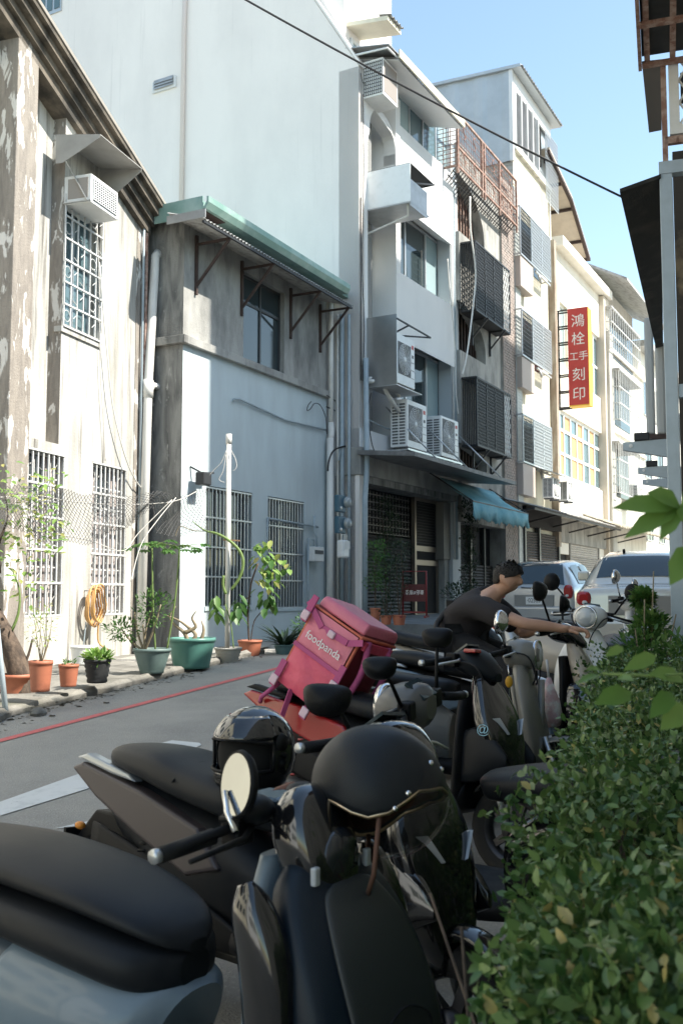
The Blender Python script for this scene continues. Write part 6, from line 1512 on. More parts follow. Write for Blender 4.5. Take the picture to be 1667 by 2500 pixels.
# ================================================================== cars
def car(name, label, pos, head, L_, secs, paint, rear_win, plate, text_body, hatch):
    """secs: (x from rear, z top centre, half width at belt, half width at top, z belt)"""
    o = empty(name, (pos[0], pos[1], gz(*pos)), R(head), label, 'car', 'parked cars')
    o.rotation_euler = (0, -math.atan(KG), R(head))
    q = catmull(secs, 4); zb0 = .2
    def ring(a, grow=0.0):
        x, zt, w, wt, zb = a[:5]; g = grow
        half = [(w * .86, zb0), (w * .97, zb0 + .1), (w, zb0 + .28), (w, zb - .12), (w * .985, zb - .03), (w * .96, min(zb, zt)), (wt + (w * .96 - wt) * .5, zb + (zt - zb) * .5), (wt, zb + (zt - zb) * .9), (wt * .85, zt), (wt * .4, zt + .012)]
        return [(x, -y - g, z) for y, z in half] + [(x, y + g, z) for y, z in half[::-1]]
    rings = [ring(a) for a in q]
    b = MB().rings(rings, True).build('body', paint, o)
    # rear window: upper part of the first rings
    xa, xb = rear_win
    qa = [a for a in q if xa <= a[0] <= xb]
    vs = []
    for a in qa:
        r = ring(a); z = a[1]; w = a[3] * .93
        for k in range(9): 
            y = -w + 2 * w * k / 8; vs.append((a[0] - .012, y, z + .016 - (abs(y) / w) ** 4 * .03))
    m = 9; MB().add(vs, [(i * m + k, i * m + k + 1, (i + 1) * m + k + 1, (i + 1) * m + k) for i in range(len(qa) - 1) for k in range(8)], True).build('rear_window', mat('car_glass', (.03, .05, .065), .04, spec=.9), o)
    # side windows
    for s in (-1, 1):
        for x0, x1 in hatch['side']:
            pts = [a for a in q if x0 <= a[0] <= x1]; vs = []
            for a in pts:
                x, zt, w, wt, zb = a[:5]
                for t in (.1, .85): vs.append((x, s * (w * .96 + (wt - w * .96) * t + .012), zb + (zt - zb) * t))
            if len(pts) > 1: MB().add(vs, [(2 * i, 2 * i + 1, 2 * i + 3, 2 * i + 2) for i in range(len(pts) - 1)]).build('side_window', MATS['car_glass'], o)
    w = secs[1][2]
    MB().box(-.06, .14, -w * .97, w * .97, .3, .6).build('rear_bumper', paint, o, bevel=.05, bseg=3)
    px, pz = hatch['plate']
    MB().box(px - .02, px, -.42, .42, pz - .14, pz + .12).build('plate_recess', mat('recess_grey', (.25, .25, .24), .5), o, bevel=.01)
    MB().box(px - .028, px - .021, -.17, .17, pz - .08, pz + .08).build('licence_plate', M_acw, o)
    text('plate_text', text_body, .125, M_irond, o, (px - .03, 0, pz), (R(90), 0, R(-90)), .0005, sx=.85)
    for s in (-1, 1):
        lx, lz, ly, lh, lw_ = hatch['lamp']
        xloft(MB(), [(lx - .03, lz - lh * .6, lz + lh * .6, lw_ * .6), (lx + .05, lz - lh, lz + lh, lw_), (lx + .3, lz - lh * .3, lz + lh * .9, .02)], 12, 4, .7, s * ly).build('tail_lamp', M_redl_, o)
        MB().ball((lx - .02, s * ly * .98, lz - lh * .5), .05, 10, 6, (.5, .8, .6)).build('reverse_lamp', M_lens, o)
        xm = hatch['mirror']; MB().box(xm, xm + .12, s * (w + .02), s * (w + .2), hatch['belt'] + .02, hatch['belt'] + .17).build('door_mirror', paint, o, bevel=.03)
    MB().lathe([(.05, -.006), (.058, -.01), (.066, -.006), (.058, 0), (.05, -.006)], 20, (hatch['emb'][0], 0, hatch['emb'][1]), 'x').build('emblem', M_chr, o)
    MB().lathe([(.012, -.006), (.018, -.01), (.024, -.004)], 14, (hatch['emb'][0], 0, hatch['emb'][1] + .005), 'x').build('emblem', M_chr, o)
    for x in (.75, L_ - .85):
        for s in (-1, 1):
            t = MB().lathe([(.2, s * -.1), (.29, s * -.1), (.31, s * -.05), (.31, s * .05), (.29, s * .1), (.2, s * .1)], 24, (x, s * (w - .1), .31), 'y').build('wheel', M_tyre, o)
            MB().lathe([(.001, s * .08), (.1, s * .09), (.2, s * .1)], 16, (x, s * (w - .1), .31), 'y').build('rim', M_silv, t)
    return o
hb = car('silver_hatchback', 'pale blue silver hatchback parked in front of the dark shutters', (4.05, 21.0), 90 - 27, 3.75,
    [(0, .55, .6, .55, .55), (.04, .9, .82, .72, .9), (.1, 1.05, .84, .68, .98), (.3, 1.38, .845, .6, 1.0), (.5, 1.49, .85, .56, 1.0), (1.2, 1.52, .85, .56, .98), (1.9, 1.48, .85, .56, .96), (2.5, 1.2, .84, .6, .95), (2.9, .98, .83, .68, .92), (3.4, .9, .8, .66, .85), (3.7, .7, .7, .6, .68), (3.75, .5, .5, .4, .5)],
    mat('pale_blue_silver', (.4, .42, .43), .25, metal=.3, coat=.8), (.08, .46), None, '·02503', dict(side=[(.62, 1.2), (1.25, 2.3)], plate=(.0, .72), lamp=(.0, .9, .72, .15, .1), mirror=2.1, belt=1.0, emb=(.035, .97)))
sd_ = car('silver_sedan', 'silver sedan seen from behind at the right, sunlight put into its paint', (3.98, 13.3), 90 - 18, 4.4,
    [(0, .55, .65, .6, .55), (.03, .85, .83, .75, .85), (.08, 1.0, .85, .74, .96), (.35, 1.03, .855, .72, .97), (.6, 1.08, .86, .68, .98), (1.0, 1.38, .86, .58, 1.0), (1.3, 1.46, .86, .55, 1.0), (2.0, 1.48, .86, .55, .98), (2.5, 1.42, .86, .56, .97), (3.1, 1.05, .85, .64, .95), (3.9, .92, .83, .66, .88), (4.3, .75, .75, .6, .7), (4.4, .5, .5, .4, .5)],
    mat('sunlit_silver_paint', (.6, .58, .52), .22, metal=.25, coat=.8), (.62, 1.12), None, '05·0 VN', dict(side=[(1.1, 1.8), (1.9, 2.9)], plate=(-.0, .8), lamp=(.0, .88, .74, .1, .1), mirror=2.7, belt=1.0, emb=(.0, .95)))  # warm pale paint stands in for sun on the shaded sedan
MB().tube([(1.35, .25, 1.46), (1.28, .25, 1.52)], .02, 6).build('roof_antenna', M_blk, sd_)
MB().tube([(.06, -.1, .97), (.04, .28, .99)], .01, 6).build('rear_wiper', M_blk, hb)
# ================================================================== foliage helpers
def leaf_mat(name, a, b, c, tr=.3, rough=.45):
    m = bpy.data.materials.new(name); m.use_nodes = True; nt = m.node_tree; L = nt.links.new
    bs = nt.nodes['Principled BSDF']; bs.inputs['Roughness'].default_value = rough
    at = _n(nt, 'ShaderNodeAttribute', attribute_name='lf')
    rp = _n(nt, 'ShaderNodeValToRGB'); e = rp.color_ramp.elements
    e[0].position = 0; e[0].color = (*a, 1); e[1].position = 1; e[1].color = (*c, 1); q = e.new(.6); q.color = (*b, 1)
    L(at.outputs['Fac'], rp.inputs[0]); L(rp.outputs[0], bs.inputs['Base Color'])
    t = _n(nt, 'ShaderNodeBsdfTranslucent'); L(rp.outputs[0], t.inputs[0])
    mx = _n(nt, 'ShaderNodeMixShader'); mx.inputs[0].default_value = tr
    L(bs.outputs[0], mx.inputs[1]); L(t.outputs[0], mx.inputs[2]); L(mx.outputs[0], nt.nodes['Material Output'].inputs[0])
    return m
LM_hedge = leaf_mat('hedge_leaf', (.045, .11, .03), (.17, .26, .08), (.48, .36, .13), .22, .34)
LM_pale = leaf_mat('pale_leaf', (.12, .25, .05), (.24, .38, .09), (.45, .42, .15), .35)
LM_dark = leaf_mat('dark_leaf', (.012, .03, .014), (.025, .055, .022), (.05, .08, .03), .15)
LM_mid = leaf_mat('mid_leaf', (.05, .13, .03), (.1, .22, .05), (.2, .3, .08), .35)
class Leaves:
    def __init__(s): s.v = []; s.f = []; s.c = []
    def leaf(s, p, d, ln, w, up=None, val=.3, fold=.25, bend=.15):
        p = np.array(p, float); d = np.array(d, float); d /= np.linalg.norm(d) + 1e-9
        up = np.array(up if up is not None else (0, 0, 1), float); sd = np.cross(d, up)
        if np.linalg.norm(sd) < .05: sd = np.cross(d, (1, 0, 0))
        sd /= np.linalg.norm(sd); nn = np.cross(sd, d); o = len(s.v)
        pts = [p, p + d * ln * .3 + sd * w * .42 + nn * w * fold * .5, p + d * ln * .65 + sd * w * .42 + nn * (w * fold * .5 - bend * ln * .4), p + d * ln - nn * bend * ln,
               p + d * ln * .65 - sd * w * .42 + nn * (w * fold * .5 - bend * ln * .4), p + d * ln * .3 - sd * w * .42 + nn * w * fold * .5, p + d * ln * .35, p + d * ln * .68 - nn * bend * ln * .45]
        s.v += [tuple(a) for a in pts]
        s.f += [(o, o + 6, o + 1), (o + 1, o + 6, o + 7, o + 2), (o + 2, o + 7, o + 3), (o, o + 5, o + 6), (o + 5, o + 4, o + 7, o + 6), (o + 4, o + 3, o + 7)]
        s.c += [val] * 6
    def build(s, name, m, parent=None, kind=None):
        me = bpy.data.meshes.new(name); me.from_pydata(s.v, [], s.f); me.materials.append(m)
        at = me.attributes.new('lf', 'FLOAT', 'FACE'); at.data.foreach_set('value', s.c)
        me.polygons.foreach_set('use_smooth', [True] * len(s.f)); me.update()
        o = bpy.data.objects.new(name, me); COL.objects.link(o)
        if parent is not None: o.parent = parent
        if kind: o['kind'] = kind
        return o
M_bark = mat('brown_bark', (.13, .095, .07), .9, col2=(.06, .045, .035), nscale=9, stretch=(2, 2, .7), lo=.4, hi=.6, bump=.6, bscale=25)
M_twig = mat('pale_twig', (.3, .25, .17), .8, col2=(.2, .16, .1), nscale=12)
M_gstem = mat('green_stem', (.16, .24, .07), .6)
M_terra = mat('terracotta_plastic', (.42, .15, .085), .55, col2=(.34, .12, .07), nscale=6, lo=.45, hi=.7)
M_soil = mat('dark_soil', (.05, .04, .03), .95, bump=.6, bscale=40)
def pot(name, label, px0, px1, top, base, m, Y=None, z=.6, taper=.78, rim=True, wall=True, soil=True, ribs=False):
    cx = (px0 + px1) / 2; p = at_z(cx, base, z) if Y is None else at_y(cx, base, Y)
    s = p.y / ray(cx, base).y / 1.0; r = (px1 - px0) / 2 / FPX * p.y; h = (base - top) / FPX * p.y * 1.0
    h = at_y(cx, top, p.y + r * .3).z - p.z
    o = empty(name, p, 0, label, 'plant pot', 'plant pots along the street')
    prof = [(r * taper * .9, 0), (r * taper, .005)]
    for k in range(1, 9):
        t = k / 9; rr_ = r * (taper + (1 - taper) * t) * .96
        if ribs: rr_ += .006 * (1 if k % 2 else -1)
        prof.append((rr_, h * t * .9))
    prof += [(r * .97, h * .88), (r, h * .885), (r, h), (r * .9, h), (r * .88, h * .86)] if rim else [(r * .97, h), (r * .9, h), (r * .88, h * .86)]
    MB().lathe(prof, 28, (0, 0, 0)).build('pot_wall', m, o)
    if soil: MB().lathe([(.001, h * .88), (r * .5, h * .89), (r * .89, h * .86)], 20).build('soil', M_soil, o)
    return o, p, r, h
def plant(name, label, loc): return empty(name, loc, rnd.random() * 6, label, 'plant', None)
def bush(o, c, rad, n, ls, m, seed, name='foliage', val=(0, .8), up=.3):
    rr_ = random.Random(seed); lv = Leaves()
    for i in range(n):
        a = rr_.random() * 6.28; b = math.acos(2 * rr_.random() - 1); k = rr_.random() ** .4
        d = np.array([math.sin(b) * math.cos(a), math.sin(b) * math.sin(a), math.cos(b)])
        p = np.array(c) + d * np.array(rad) * k; q = d + np.array([rr_.uniform(-.7, .7), rr_.uniform(-.7, .7), rr_.uniform(-.4, .8) + up])
        l_ = ls * rr_.uniform(.6, 1.3); lv.leaf(p, q, l_, l_ * .5, (rr_.uniform(-.5, .5), rr_.uniform(-.5, .5), 1), rr_.uniform(*val))
    return lv.build(name, m, o)
def stems(o, base, tips, r, m=M_twig):
    for t in tips:
        b, t = Vector(base), Vector(t); mid = b.lerp(t, .5) + Vector((rnd.uniform(-.04, .04), rnd.uniform(-.04, .04), 0))
        MB().tube(catmull([tuple(b), tuple(mid), tuple(t)], 4), [r * (1 - .6 * k / 8) for k in range(9)], 6).build('stem', m, o)

# ---------------------------------------------------------------- pots along the walkway
o, p, r, h = pot('flower_pot', 'terracotta pot with a broken look just right of the leaning trunk', 70, 128, 1612, 1688, M_terra)
pl = plant('dry_shrub', 'dry straggly shrub in the terracotta pot beside the leaning trunk', p + Vector((0, 0, h * .85)))
stems(pl, (0, 0, 0), [(.1 * math.cos(a), .1 * math.sin(a), .4 + .1 * math.sin(3 * a)) for a in np.arange(0, 6.2, .8)], .006)
bush(pl, (0, 0, .4), (.16, .16, .26), 220, .035, LM_pale, 3, val=(.5, 1))
o, p, r, h = pot('flower_pot', 'small plain terracotta pot on the kerb, left of the black pot', 143, 192, 1621, 1676, M_terra)
pl = plant('seedling', 'tiny seedling in the small terracotta pot on the kerb', p + Vector((0, 0, h * .88))); bush(pl, (0, 0, .03), (.07, .07, .04), 40, .05, LM_mid, 5)
o, p, r, h = pot('flower_pot', 'black ribbed pot of lettuce greens on the kerb', 204, 271, 1608, 1667, mat('black_pot', (.03, .032, .033), .6, bump=.3, bscale=12), taper=.7, ribs=True)
pl = plant('leafy_greens', 'pale lettuce like greens filling the black ribbed pot', p + Vector((0, 0, h * .9))); bush(pl, (0, 0, .04), (r * 1.0, r * 1.0, .05), 160, .09, LM_pale, 6, val=(0, .7), up=.6)
o, p, r, h = pot('bucket', 'pale white bucket behind the black pot against the wall', 172, 236, 1576, 1622, M_acw, taper=.82, soil=False)
o['category'] = 'bucket'
o, p, r, h = pot('flower_tub', 'grey green round tub with a small tree and shrub', 325, 417, 1582, 1644, mat('grey_green_pot', (.14, .2, .19), .5, col2=(.1, .15, .14), nscale=4), taper=.62)
pl = plant('papaya_sapling', 'slender papaya sapling with flat bright green leaves in the grey green tub', p + Vector((0, 0, h * .85))); pl.rotation_euler = (0, 0, 0)
lv = Leaves(); rr_ = random.Random(9)
for sx_, ht in ((-.02, 1.32), (.33, 1.3)):
    MB().tube(catmull([(.05 + sx_ * .4, 0, 0), (.02 + sx_ * .8, -.02, ht * .5), (sx_, 0, ht)], 5), .011, 6).build('stem', M_gstem, pl)
    for k in range(9):
        a = k * .72; L2 = rr_.uniform(.18, .34); e_ = (sx_ + L2 * math.cos(a), L2 * math.sin(a) * .7, ht + rr_.uniform(-.02, .1))
        MB().tube([(sx_, 0, ht), ((sx_ + e_[0]) / 2, e_[1] / 2, ht + .06), e_], .004, 5).build('petiole', M_gstem, pl)
        for q in range(7):
            b = a + (q - 3) * .5; lv.leaf(e_, (math.cos(b), math.sin(b), -.25), rr_.uniform(.09, .15), .06, None, rr_.uniform(.1, .5))
lv.build('foliage', LM_mid, pl)
pl = plant('shrub', 'small leafy shrub around the papaya stem in the grey green tub', p + Vector((-.1, 0, h * .85))); pl.rotation_euler = (0, 0, 0)
stems(pl, (0, 0, 0), [(-.3, 0, .3), (-.15, .1, .5), (.1, 0, .55), (.22, -.1, .6), (.0, -.12, .35)], .018)
bush(pl, (-.28, 0, .28), (.24, .2, .16), 260, .06, LM_mid, 11); bush(pl, (.1, 0, .55), (.26, .2, .26), 330, .055, LM_mid, 12)
o, p, r, h = pot('flower_tub', 'large bright green plastic tub with a bare bonsai', 409, 526, 1556, 1631, mat('bright_green_tub', (.09, .24, .2), .4, col2=(.08, .2, .17), nscale=3), taper=.76)
pl = plant('bare_bonsai', 'bare pale twisted bonsai in the bright green tub', p + Vector((0, 0, h * .86))); pl.rotation_euler = (0, 0, 0)
for tw in ([(-.05, 0, 0), (-.1, 0, .12), (-.22, .02, .22), (-.3, 0, .34), (-.22, 0, .48)], [(0, 0, 0), (.05, 0, .1), (-.08, 0, .22), (-.2, 0, .3), (-.35, 0, .36)], [(.12, 0, 0), (.16, 0, .16), (.12, .02, .3)], [(-.1, 0, .12), (.05, 0, .2), (.0, 0, .32), (.06, 0, .42)]):
    MB().tube(catmull(tw, 4), [.035 * (1 - .85 * k / (len(tw) * 4 - 4)) for k in range(len(tw) * 4 - 3)], 7).build('branch', M_twig, pl)
o, p, r, h = pot('flower_pot', 'pale basket textured bowl pot at the foot of the white post', 523, 591, 1580, 1620, mat('pale_basket', (.42, .41, .37), .8, bump=1.0, bscale=45), taper=.66, ribs=True)
pl = plant('broadleaf_plant', 'plant with drooping broad green leaves in the pale basket pot', p + Vector((0, 0, h * .85))); pl.rotation_euler = (0, 0, 0)
MB().tube(catmull([(.08, 0, 0), (.03, 0, .4), (-.05, 0, .65)], 4), .009, 6).build('stem', M_gstem, pl)
lv = Leaves()
for k in range(16):
    a = k * .8; zz = .5 + .02 * k; lv.leaf((-.05 + (.2 if k % 3 == 0 else -.12) * 1.0, .05 * math.sin(a), zz), (math.cos(a), math.sin(a) * .6, -.9), .22, .11, (math.cos(a), math.sin(a), .8), .1 + .3 * (k % 3))
lv.build('foliage', LM_mid, pl)
o, p, r, h = pot('flower_pot', 'terracotta pot with the tall flowering plant in front of the barred windows', 580, 640, 1562, 1609, M_terra, taper=.72)
pl = plant('flowering_shrub', 'tall thin shrub with pale yellow green leaves in front of the barred windows', p + Vector((0, 0, h * .85))); pl.rotation_euler = (0, 0, 0)
S_ = p.y / FPX
def rel(px, py): return ((px - 610) * S_, 0, (1572 - py) * S_)
MB().tube(catmull([rel(608, 1572), rel(605, 1500), rel(612, 1430), rel(628, 1380)], 4), .014, 7).build('stem', M_bark, pl)
MB().tube(catmull([rel(612, 1570), rel(620, 1520), rel(645, 1490)], 4), .009, 6).build('stem', M_bark, pl)
MB().tube(catmull([rel(612, 1460), rel(600, 1465), rel(590, 1470)], 4), .008, 6).build('stem', M_bark, pl)
rr_ = random.Random(4); lv = Leaves(); lv2 = Leaves()
for (cx, cy, n, s_) in ((640, 1345, 14, .2), (645, 1385, 18, .22), (660, 1410, 14, .22), (690, 1378, 9, .16), (640, 1430, 8, .22)):
    for k in range(n):
        a = rr_.random() * 6.28; q = rel(cx + rr_.uniform(-22, 22), cy + rr_.uniform(-22, 18)); (lv if k % 3 else lv2).leaf((q[0], rr_.uniform(-.15, .15), q[2]), (math.cos(a), math.sin(a), -.7), s_ * rr_.uniform(.6, 1.1), .1, (math.cos(a), math.sin(a), 1), rr_.uniform(.2, 1))
for (cx, cy, n) in ((585, 1475, 8), (650, 1462, 9), (575, 1500, 6), (655, 1478, 6)):
    for k in range(n):
        a = rr_.random() * 6.28; q = rel(cx + rr_.uniform(-12, 12), cy + rr_.uniform(-10, 10)); lv2.leaf((q[0], rr_.uniform(-.1, .1), q[2]), (math.cos(a), math.sin(a), -1.2), .2, .12, (math.cos(a), math.sin(a), 1), rr_.uniform(.1, .6))
lv.build('foliage', LM_pale, pl); lv2.build('lower_foliage', LM_mid, pl)
o, p, r, h = pot('flower_pot', 'blue green round pot holding the dark strap leaved plant', 669, 721, 1573, 1606, mat('blue_green_pot', (.09, .17, .18), .45), taper=.75)
pl = plant('strap_leaf_plant', 'dark green strap leaved plant in the blue green pot', p + Vector((0, 0, h * .85)))
lv = Leaves(); rr_ = random.Random(8)
for k in range(46):
    a = rr_.random() * 6.28; t = rr_.uniform(.3, 1.6); lv.leaf((.04 * math.cos(a), .04 * math.sin(a), 0), (math.cos(a), math.sin(a), t), rr_.uniform(.34, .55), .06, None, rr_.uniform(0, .7), .3, .25)
lv.build('foliage', LM_dark, pl)
o, p, r, h = pot('flower_pot', 'grey cement pot behind the blue green pot at the house corner', 735, 772, 1556, 1600, M_conc, taper=.85)
pl = plant('fern', 'feathery green fern by the corner of the grey house', p + Vector((0, 0, h * .85))); bush(pl, (0, 0, .2), (.3, .3, .26), 500, .055, LM_mid, 14, val=(0, .5))
# ---------------------------------------------------------------- shop-front pots
for i, (a, b, t_, bs, hgt, lab) in enumerate(((903, 930, 1484, 1516, 1.15, 'leftmost'), (928, 957, 1502, 1525, .6, 'middle'), (957, 991, 1501, 1526, 1.25, 'rightmost'))):
    o, p, r, h = pot('flower_pot', lab + ' of three terracotta pots in front of the roller shutter', a, b, t_, bs, M_terra, Y=18.6 + (.6 if i == 0 else 0))
    pl = plant('potted_shrub', 'dark green shrub in the ' + lab + ' terracotta pot before the roller shutter', p + Vector((0, 0, h * .85))); pl.rotation_euler = (0, 0, 0)
    stems(pl, (0, 0, 0), [(rnd.uniform(-.12, .12), 0, hgt * k) for k in (.5, .8, 1.0)], .012, M_bark)
    if i != 1:
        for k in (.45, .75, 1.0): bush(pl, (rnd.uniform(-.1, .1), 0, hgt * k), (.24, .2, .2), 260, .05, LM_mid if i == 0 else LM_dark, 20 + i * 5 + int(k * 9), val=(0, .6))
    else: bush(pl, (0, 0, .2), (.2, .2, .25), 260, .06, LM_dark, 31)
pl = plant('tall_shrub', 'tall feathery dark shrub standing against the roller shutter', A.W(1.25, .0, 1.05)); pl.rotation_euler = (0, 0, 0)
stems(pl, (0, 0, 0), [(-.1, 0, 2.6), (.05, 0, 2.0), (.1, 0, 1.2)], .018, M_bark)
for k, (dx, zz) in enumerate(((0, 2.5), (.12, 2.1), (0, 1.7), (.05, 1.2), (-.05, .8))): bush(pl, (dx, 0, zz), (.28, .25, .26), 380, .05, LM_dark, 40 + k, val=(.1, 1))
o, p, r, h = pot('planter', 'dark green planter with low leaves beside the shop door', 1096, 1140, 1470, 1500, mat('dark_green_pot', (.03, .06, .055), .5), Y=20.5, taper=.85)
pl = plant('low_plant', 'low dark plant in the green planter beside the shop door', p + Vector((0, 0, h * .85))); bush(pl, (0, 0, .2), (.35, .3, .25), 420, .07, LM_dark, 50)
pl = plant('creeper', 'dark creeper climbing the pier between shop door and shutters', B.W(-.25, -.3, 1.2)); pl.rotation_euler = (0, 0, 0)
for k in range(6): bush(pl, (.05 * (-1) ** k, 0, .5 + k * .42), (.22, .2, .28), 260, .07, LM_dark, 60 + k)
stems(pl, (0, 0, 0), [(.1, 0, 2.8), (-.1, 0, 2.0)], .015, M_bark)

# ---------------------------------------------------------------- leaning trunk, post, stones, net, hose
lt = plant('leaning_tree', 'thick dark leaning tree trunk in a pot at the left edge', at_ground(45, 1712)); lt.rotation_euler = (0, 0, 0)
Yt = lt.location.y
def rt(px, py, dy=0): v = at_y(px, py, Yt + dy) - lt.location; return tuple(v)
MB().tube(catmull([rt(62, 1702), rt(48, 1640), rt(22, 1570), rt(-12, 1500), rt(-60, 1420)], 5), [.15, .15, .145, .14, .135, .13, .125, .12, .115, .11, .105, .1, .1, .09, .09, .085, .08, .08, .08, .07, .07], 14).build('trunk', M_bark, lt)
for c in ([(20, 1560), (45, 1500), (48, 1440), (30, 1390)], [(0, 1400), (-2, 1330), (20, 1260), (8, 1190)], [(52, 1640), (70, 1600), (80, 1560)], [(58, 1650), (90, 1670), (130, 1710)]):
    MB().tube(catmull([rt(*q) for q in c], 4), [.02 * (1 - .06 * k) for k in range(len(c) * 4 - 3)], 6).build('branch', M_gstem if c[0][0] == 20 else M_bark, lt)
rr_ = random.Random(21); lv = Leaves()
for k in range(330):
    px, py = rr_.choice(((10, 1180), (60, 1220), (30, 1300), (100, 1200), (20, 1370), (90, 1330), (120, 1250), (60, 1430), (115, 1180), (140, 1300), (10, 1240)))
    q = rt(px + rr_.gauss(0, 24), py + rr_.gauss(0, 28), rr_.uniform(-.3, .5)); a = rr_.random() * 6.28
    lv.leaf(q, (math.cos(a), math.sin(a), rr_.uniform(-.8, .3)), rr_.uniform(.05, .12), .045, (rr_.uniform(-.5, .5), -.6, 1), rr_.uniform(.1, 1))
lv.build('foliage', LM_pale, lt)
MB().lathe([(.13, 0), (.17, .1), (.19, .24), (.2, .24), (.2, .28), (.17, .28)], 20, rt(40, 1708)).build('pot', M_terra, lt)
pp = empty('leaning_post', at_ground(18, 1752), 0, 'thin grey post leaning at the left edge of the picture', 'post')
MB().tube([(0, 0, -.05), tuple(at_y(-12, 1480, at_ground(18, 1752).y) - pp.location)], .028, 10).build('pole', M_pvcb, pp)
M_stone = mat('dark_stone', (.13, .13, .12), .9, col2=(.22, .22, .2), nscale=7, bump=.5, bscale=18)
for i, (px, py, rx_, rz_) in enumerate(((105, 1722, .2, .07), (140, 1712, .1, .05), (90, 1748, .12, .05), (165, 1700, .16, .05))):
    q = at_ground(px, py); rr_ = random.Random(i + 70); mb = MB(); mb.ball((0, 0, 0), 1, 10, 6, (rx_, rx_ * .7, rz_))
    mb.v = [tuple(c * (1 + rr_.uniform(-.16, .16)) for c in v) for v in mb.v]; mb.sm = [False] * len(mb.sm)
    tag(mb.build('kerb_stone', M_stone, None, q + Vector((0, .05, rz_ * .6)), (0, 0, i * .9)), 'loose dark stone on the kerb edge, ' + ('flat slab under the leaning trunk', 'small one right of the flat slab', 'lowest one at the asphalt', 'farthest one towards the black pot')[i], 'stone', 'loose kerb stones')
wp = empty('white_post', at_z(555, 1622, .58), 0, 'white plastic post with tied wires standing among the pots', 'post')
yp = wp.location.y
MB().tube([(0, 0, 0), tuple(at_y(559, 1080, yp) - wp.location)], .036, 12).build('pole', M_pvc, wp)
MB().tube([tuple(at_y(559, 1084, yp) - wp.location), tuple(at_y(559, 1060, yp) - wp.location)], .044, 12).build('cap', M_pvc, wp)
MB().bar(tuple(at_y(545, 1318, yp) - wp.location), tuple(at_y(586, 1320, yp) - wp.location), .03, .02).build('cross_stick', mat('raw_wood', (.36, .22, .13), .8), wp)
for c in ([(553, 1100), (540, 1130), (525, 1145), (512, 1160)], [(562, 1095), (575, 1120), (578, 1140), (570, 1150)], [(552, 1110), (545, 1150), (535, 1170), (548, 1178)]):
    MB().tube(catmull([tuple(at_y(a, b, yp - .05) - wp.location) for a, b in c], 4), .005, 5).build('wire', M_wire, wp)
cv = plant('cactus_vine', 'arching green cactus vine tied to the white post', wp.location); cv.rotation_euler = (0, 0, 0)
def rc_(px, py): return tuple(at_y(px, py, yp - .08) - wp.location)
MB().tube(catmull([rc_(565, 1440), rc_(585, 1410), rc_(594, 1375), rc_(585, 1345), rc_(560, 1320), rc_(530, 1303), rc_(505, 1297), rc_(490, 1288), rc_(470, 1272)], 5), [.024] * 25 + [.02 - .0009 * k for k in range(16)], 6).build('stem', M_gstem, cv)
MB().tube(catmull([rc_(505, 1297), rc_(470, 1295), rc_(440, 1285), rc_(428, 1310)], 4), .008, 5).build('stem', M_twig, cv)
MB().tube(catmull([rc_(552, 1450), rc_(545, 1430), rc_(546, 1405)], 4), .022, 6).build('stem', M_gstem, cv)
# chicken wire net strung in front of the walls
nt_ = MB(); rr_ = random.Random(33)
def netp(u, v):
    px = -30 + 535 * u; topy = 1178 + 55 * math.sin(u * 3.0) * .3 + 18 * u; boty = 1262 + 75 * math.sin(math.pi * min(1, u * 1.3)) - 20 * u + (60 if u > .78 else 0)
    return at_y(px + 10 * math.sin(v * 5 + u * 9), topy + (boty - topy) * v + 6 * math.sin(u * 31), 10.6 + 2.6 * u + .25 * math.sin(u * 14 + v * 4))
NU, NV = 64, 9
for i in range(NU):
    for j in range(NV):
        a, b, c, d = netp(i / NU, j / NV), netp((i + 1) / NU, j / NV), netp((i + .5) / NU, (j + .5) / NV), netp(i / NU, (j + 1) / NV)
        for s_, e_ in ((a, c), (b, c), (c, d), (c, netp((i + 1) / NU, (j + 1) / NV))):
            nt_.bar(s_, e_, .0042)
net = tag(nt_.build('wire_net', mat('grey_net', (.1, .1, .1), .6)), 'sagging grey chicken wire net strung in front of the barred windows', 'net')
for i, c in enumerate(([(-10, 1215), (90, 1210), (180, 1225), (300, 1232), (420, 1225), (480, 1200)], [(120, 1300), (220, 1320), (300, 1345), (340, 1300), (420, 1220)], [(320, 1420), (345, 1330), (385, 1270), (430, 1215)])):
    tag(MB().tube(catmull([tuple(at_y(a, b, 11.6 + k * .25)) for k, (a, b) in enumerate(c)], 5), .006, 5).build('net_cord', M_wire), ('long pale cord along the top of the wire net', 'pale cord looping below the wire net', 'pale cord rising past the grey house corner')[i], 'cord')
hc = empty('hose_coil', L.W(0, 0, 0), L.rz, 'coiled orange garden hose hanging between the two barred windows', 'hose')
cx_, cz_h = L.at(223, 1486, .12)
M_hose = mat('orange_hose', (.62, .36, .14), .45)
for k in range(9):
    rr_ = .16 + .018 * (k % 5); MB().tube([(cx_ + (rr_ * .8) * math.cos(a * math.pi / 12) + .02 * (k % 3), -.1 - .018 * k + .01 * math.sin(a), cz_h + rr_ * 1.35 * math.sin(a * math.pi / 12) + .01 * k) for a in range(25)], .013, 6, False).build('loop', M_hose, hc)
e_ = L.at(238, 1600, .12)
MB().tube(catmull([(cx_ + .05, -.22, cz_h - .22), (cx_ + .1, -.2, cz_h - .5), (cx_ + .16, -.35, .75)], 5), .014, 6).build('hose_end', M_hose, hc)
MB().tube(catmull([(cx_ - .1, -.1, cz_h - .2), (cx_ - .13, -.08, cz_h - .6), (cx_ - .12, -.08, .8)], 5), .009, 6).build('hose_end', M_pvcb, hc)
MB().tube([(cx_, 0, cz_h + .27), (cx_, -.2, cz_h + .27), (cx_, -.2, cz_h + .31)], .01, 6).build('hook', M_steel, hc)
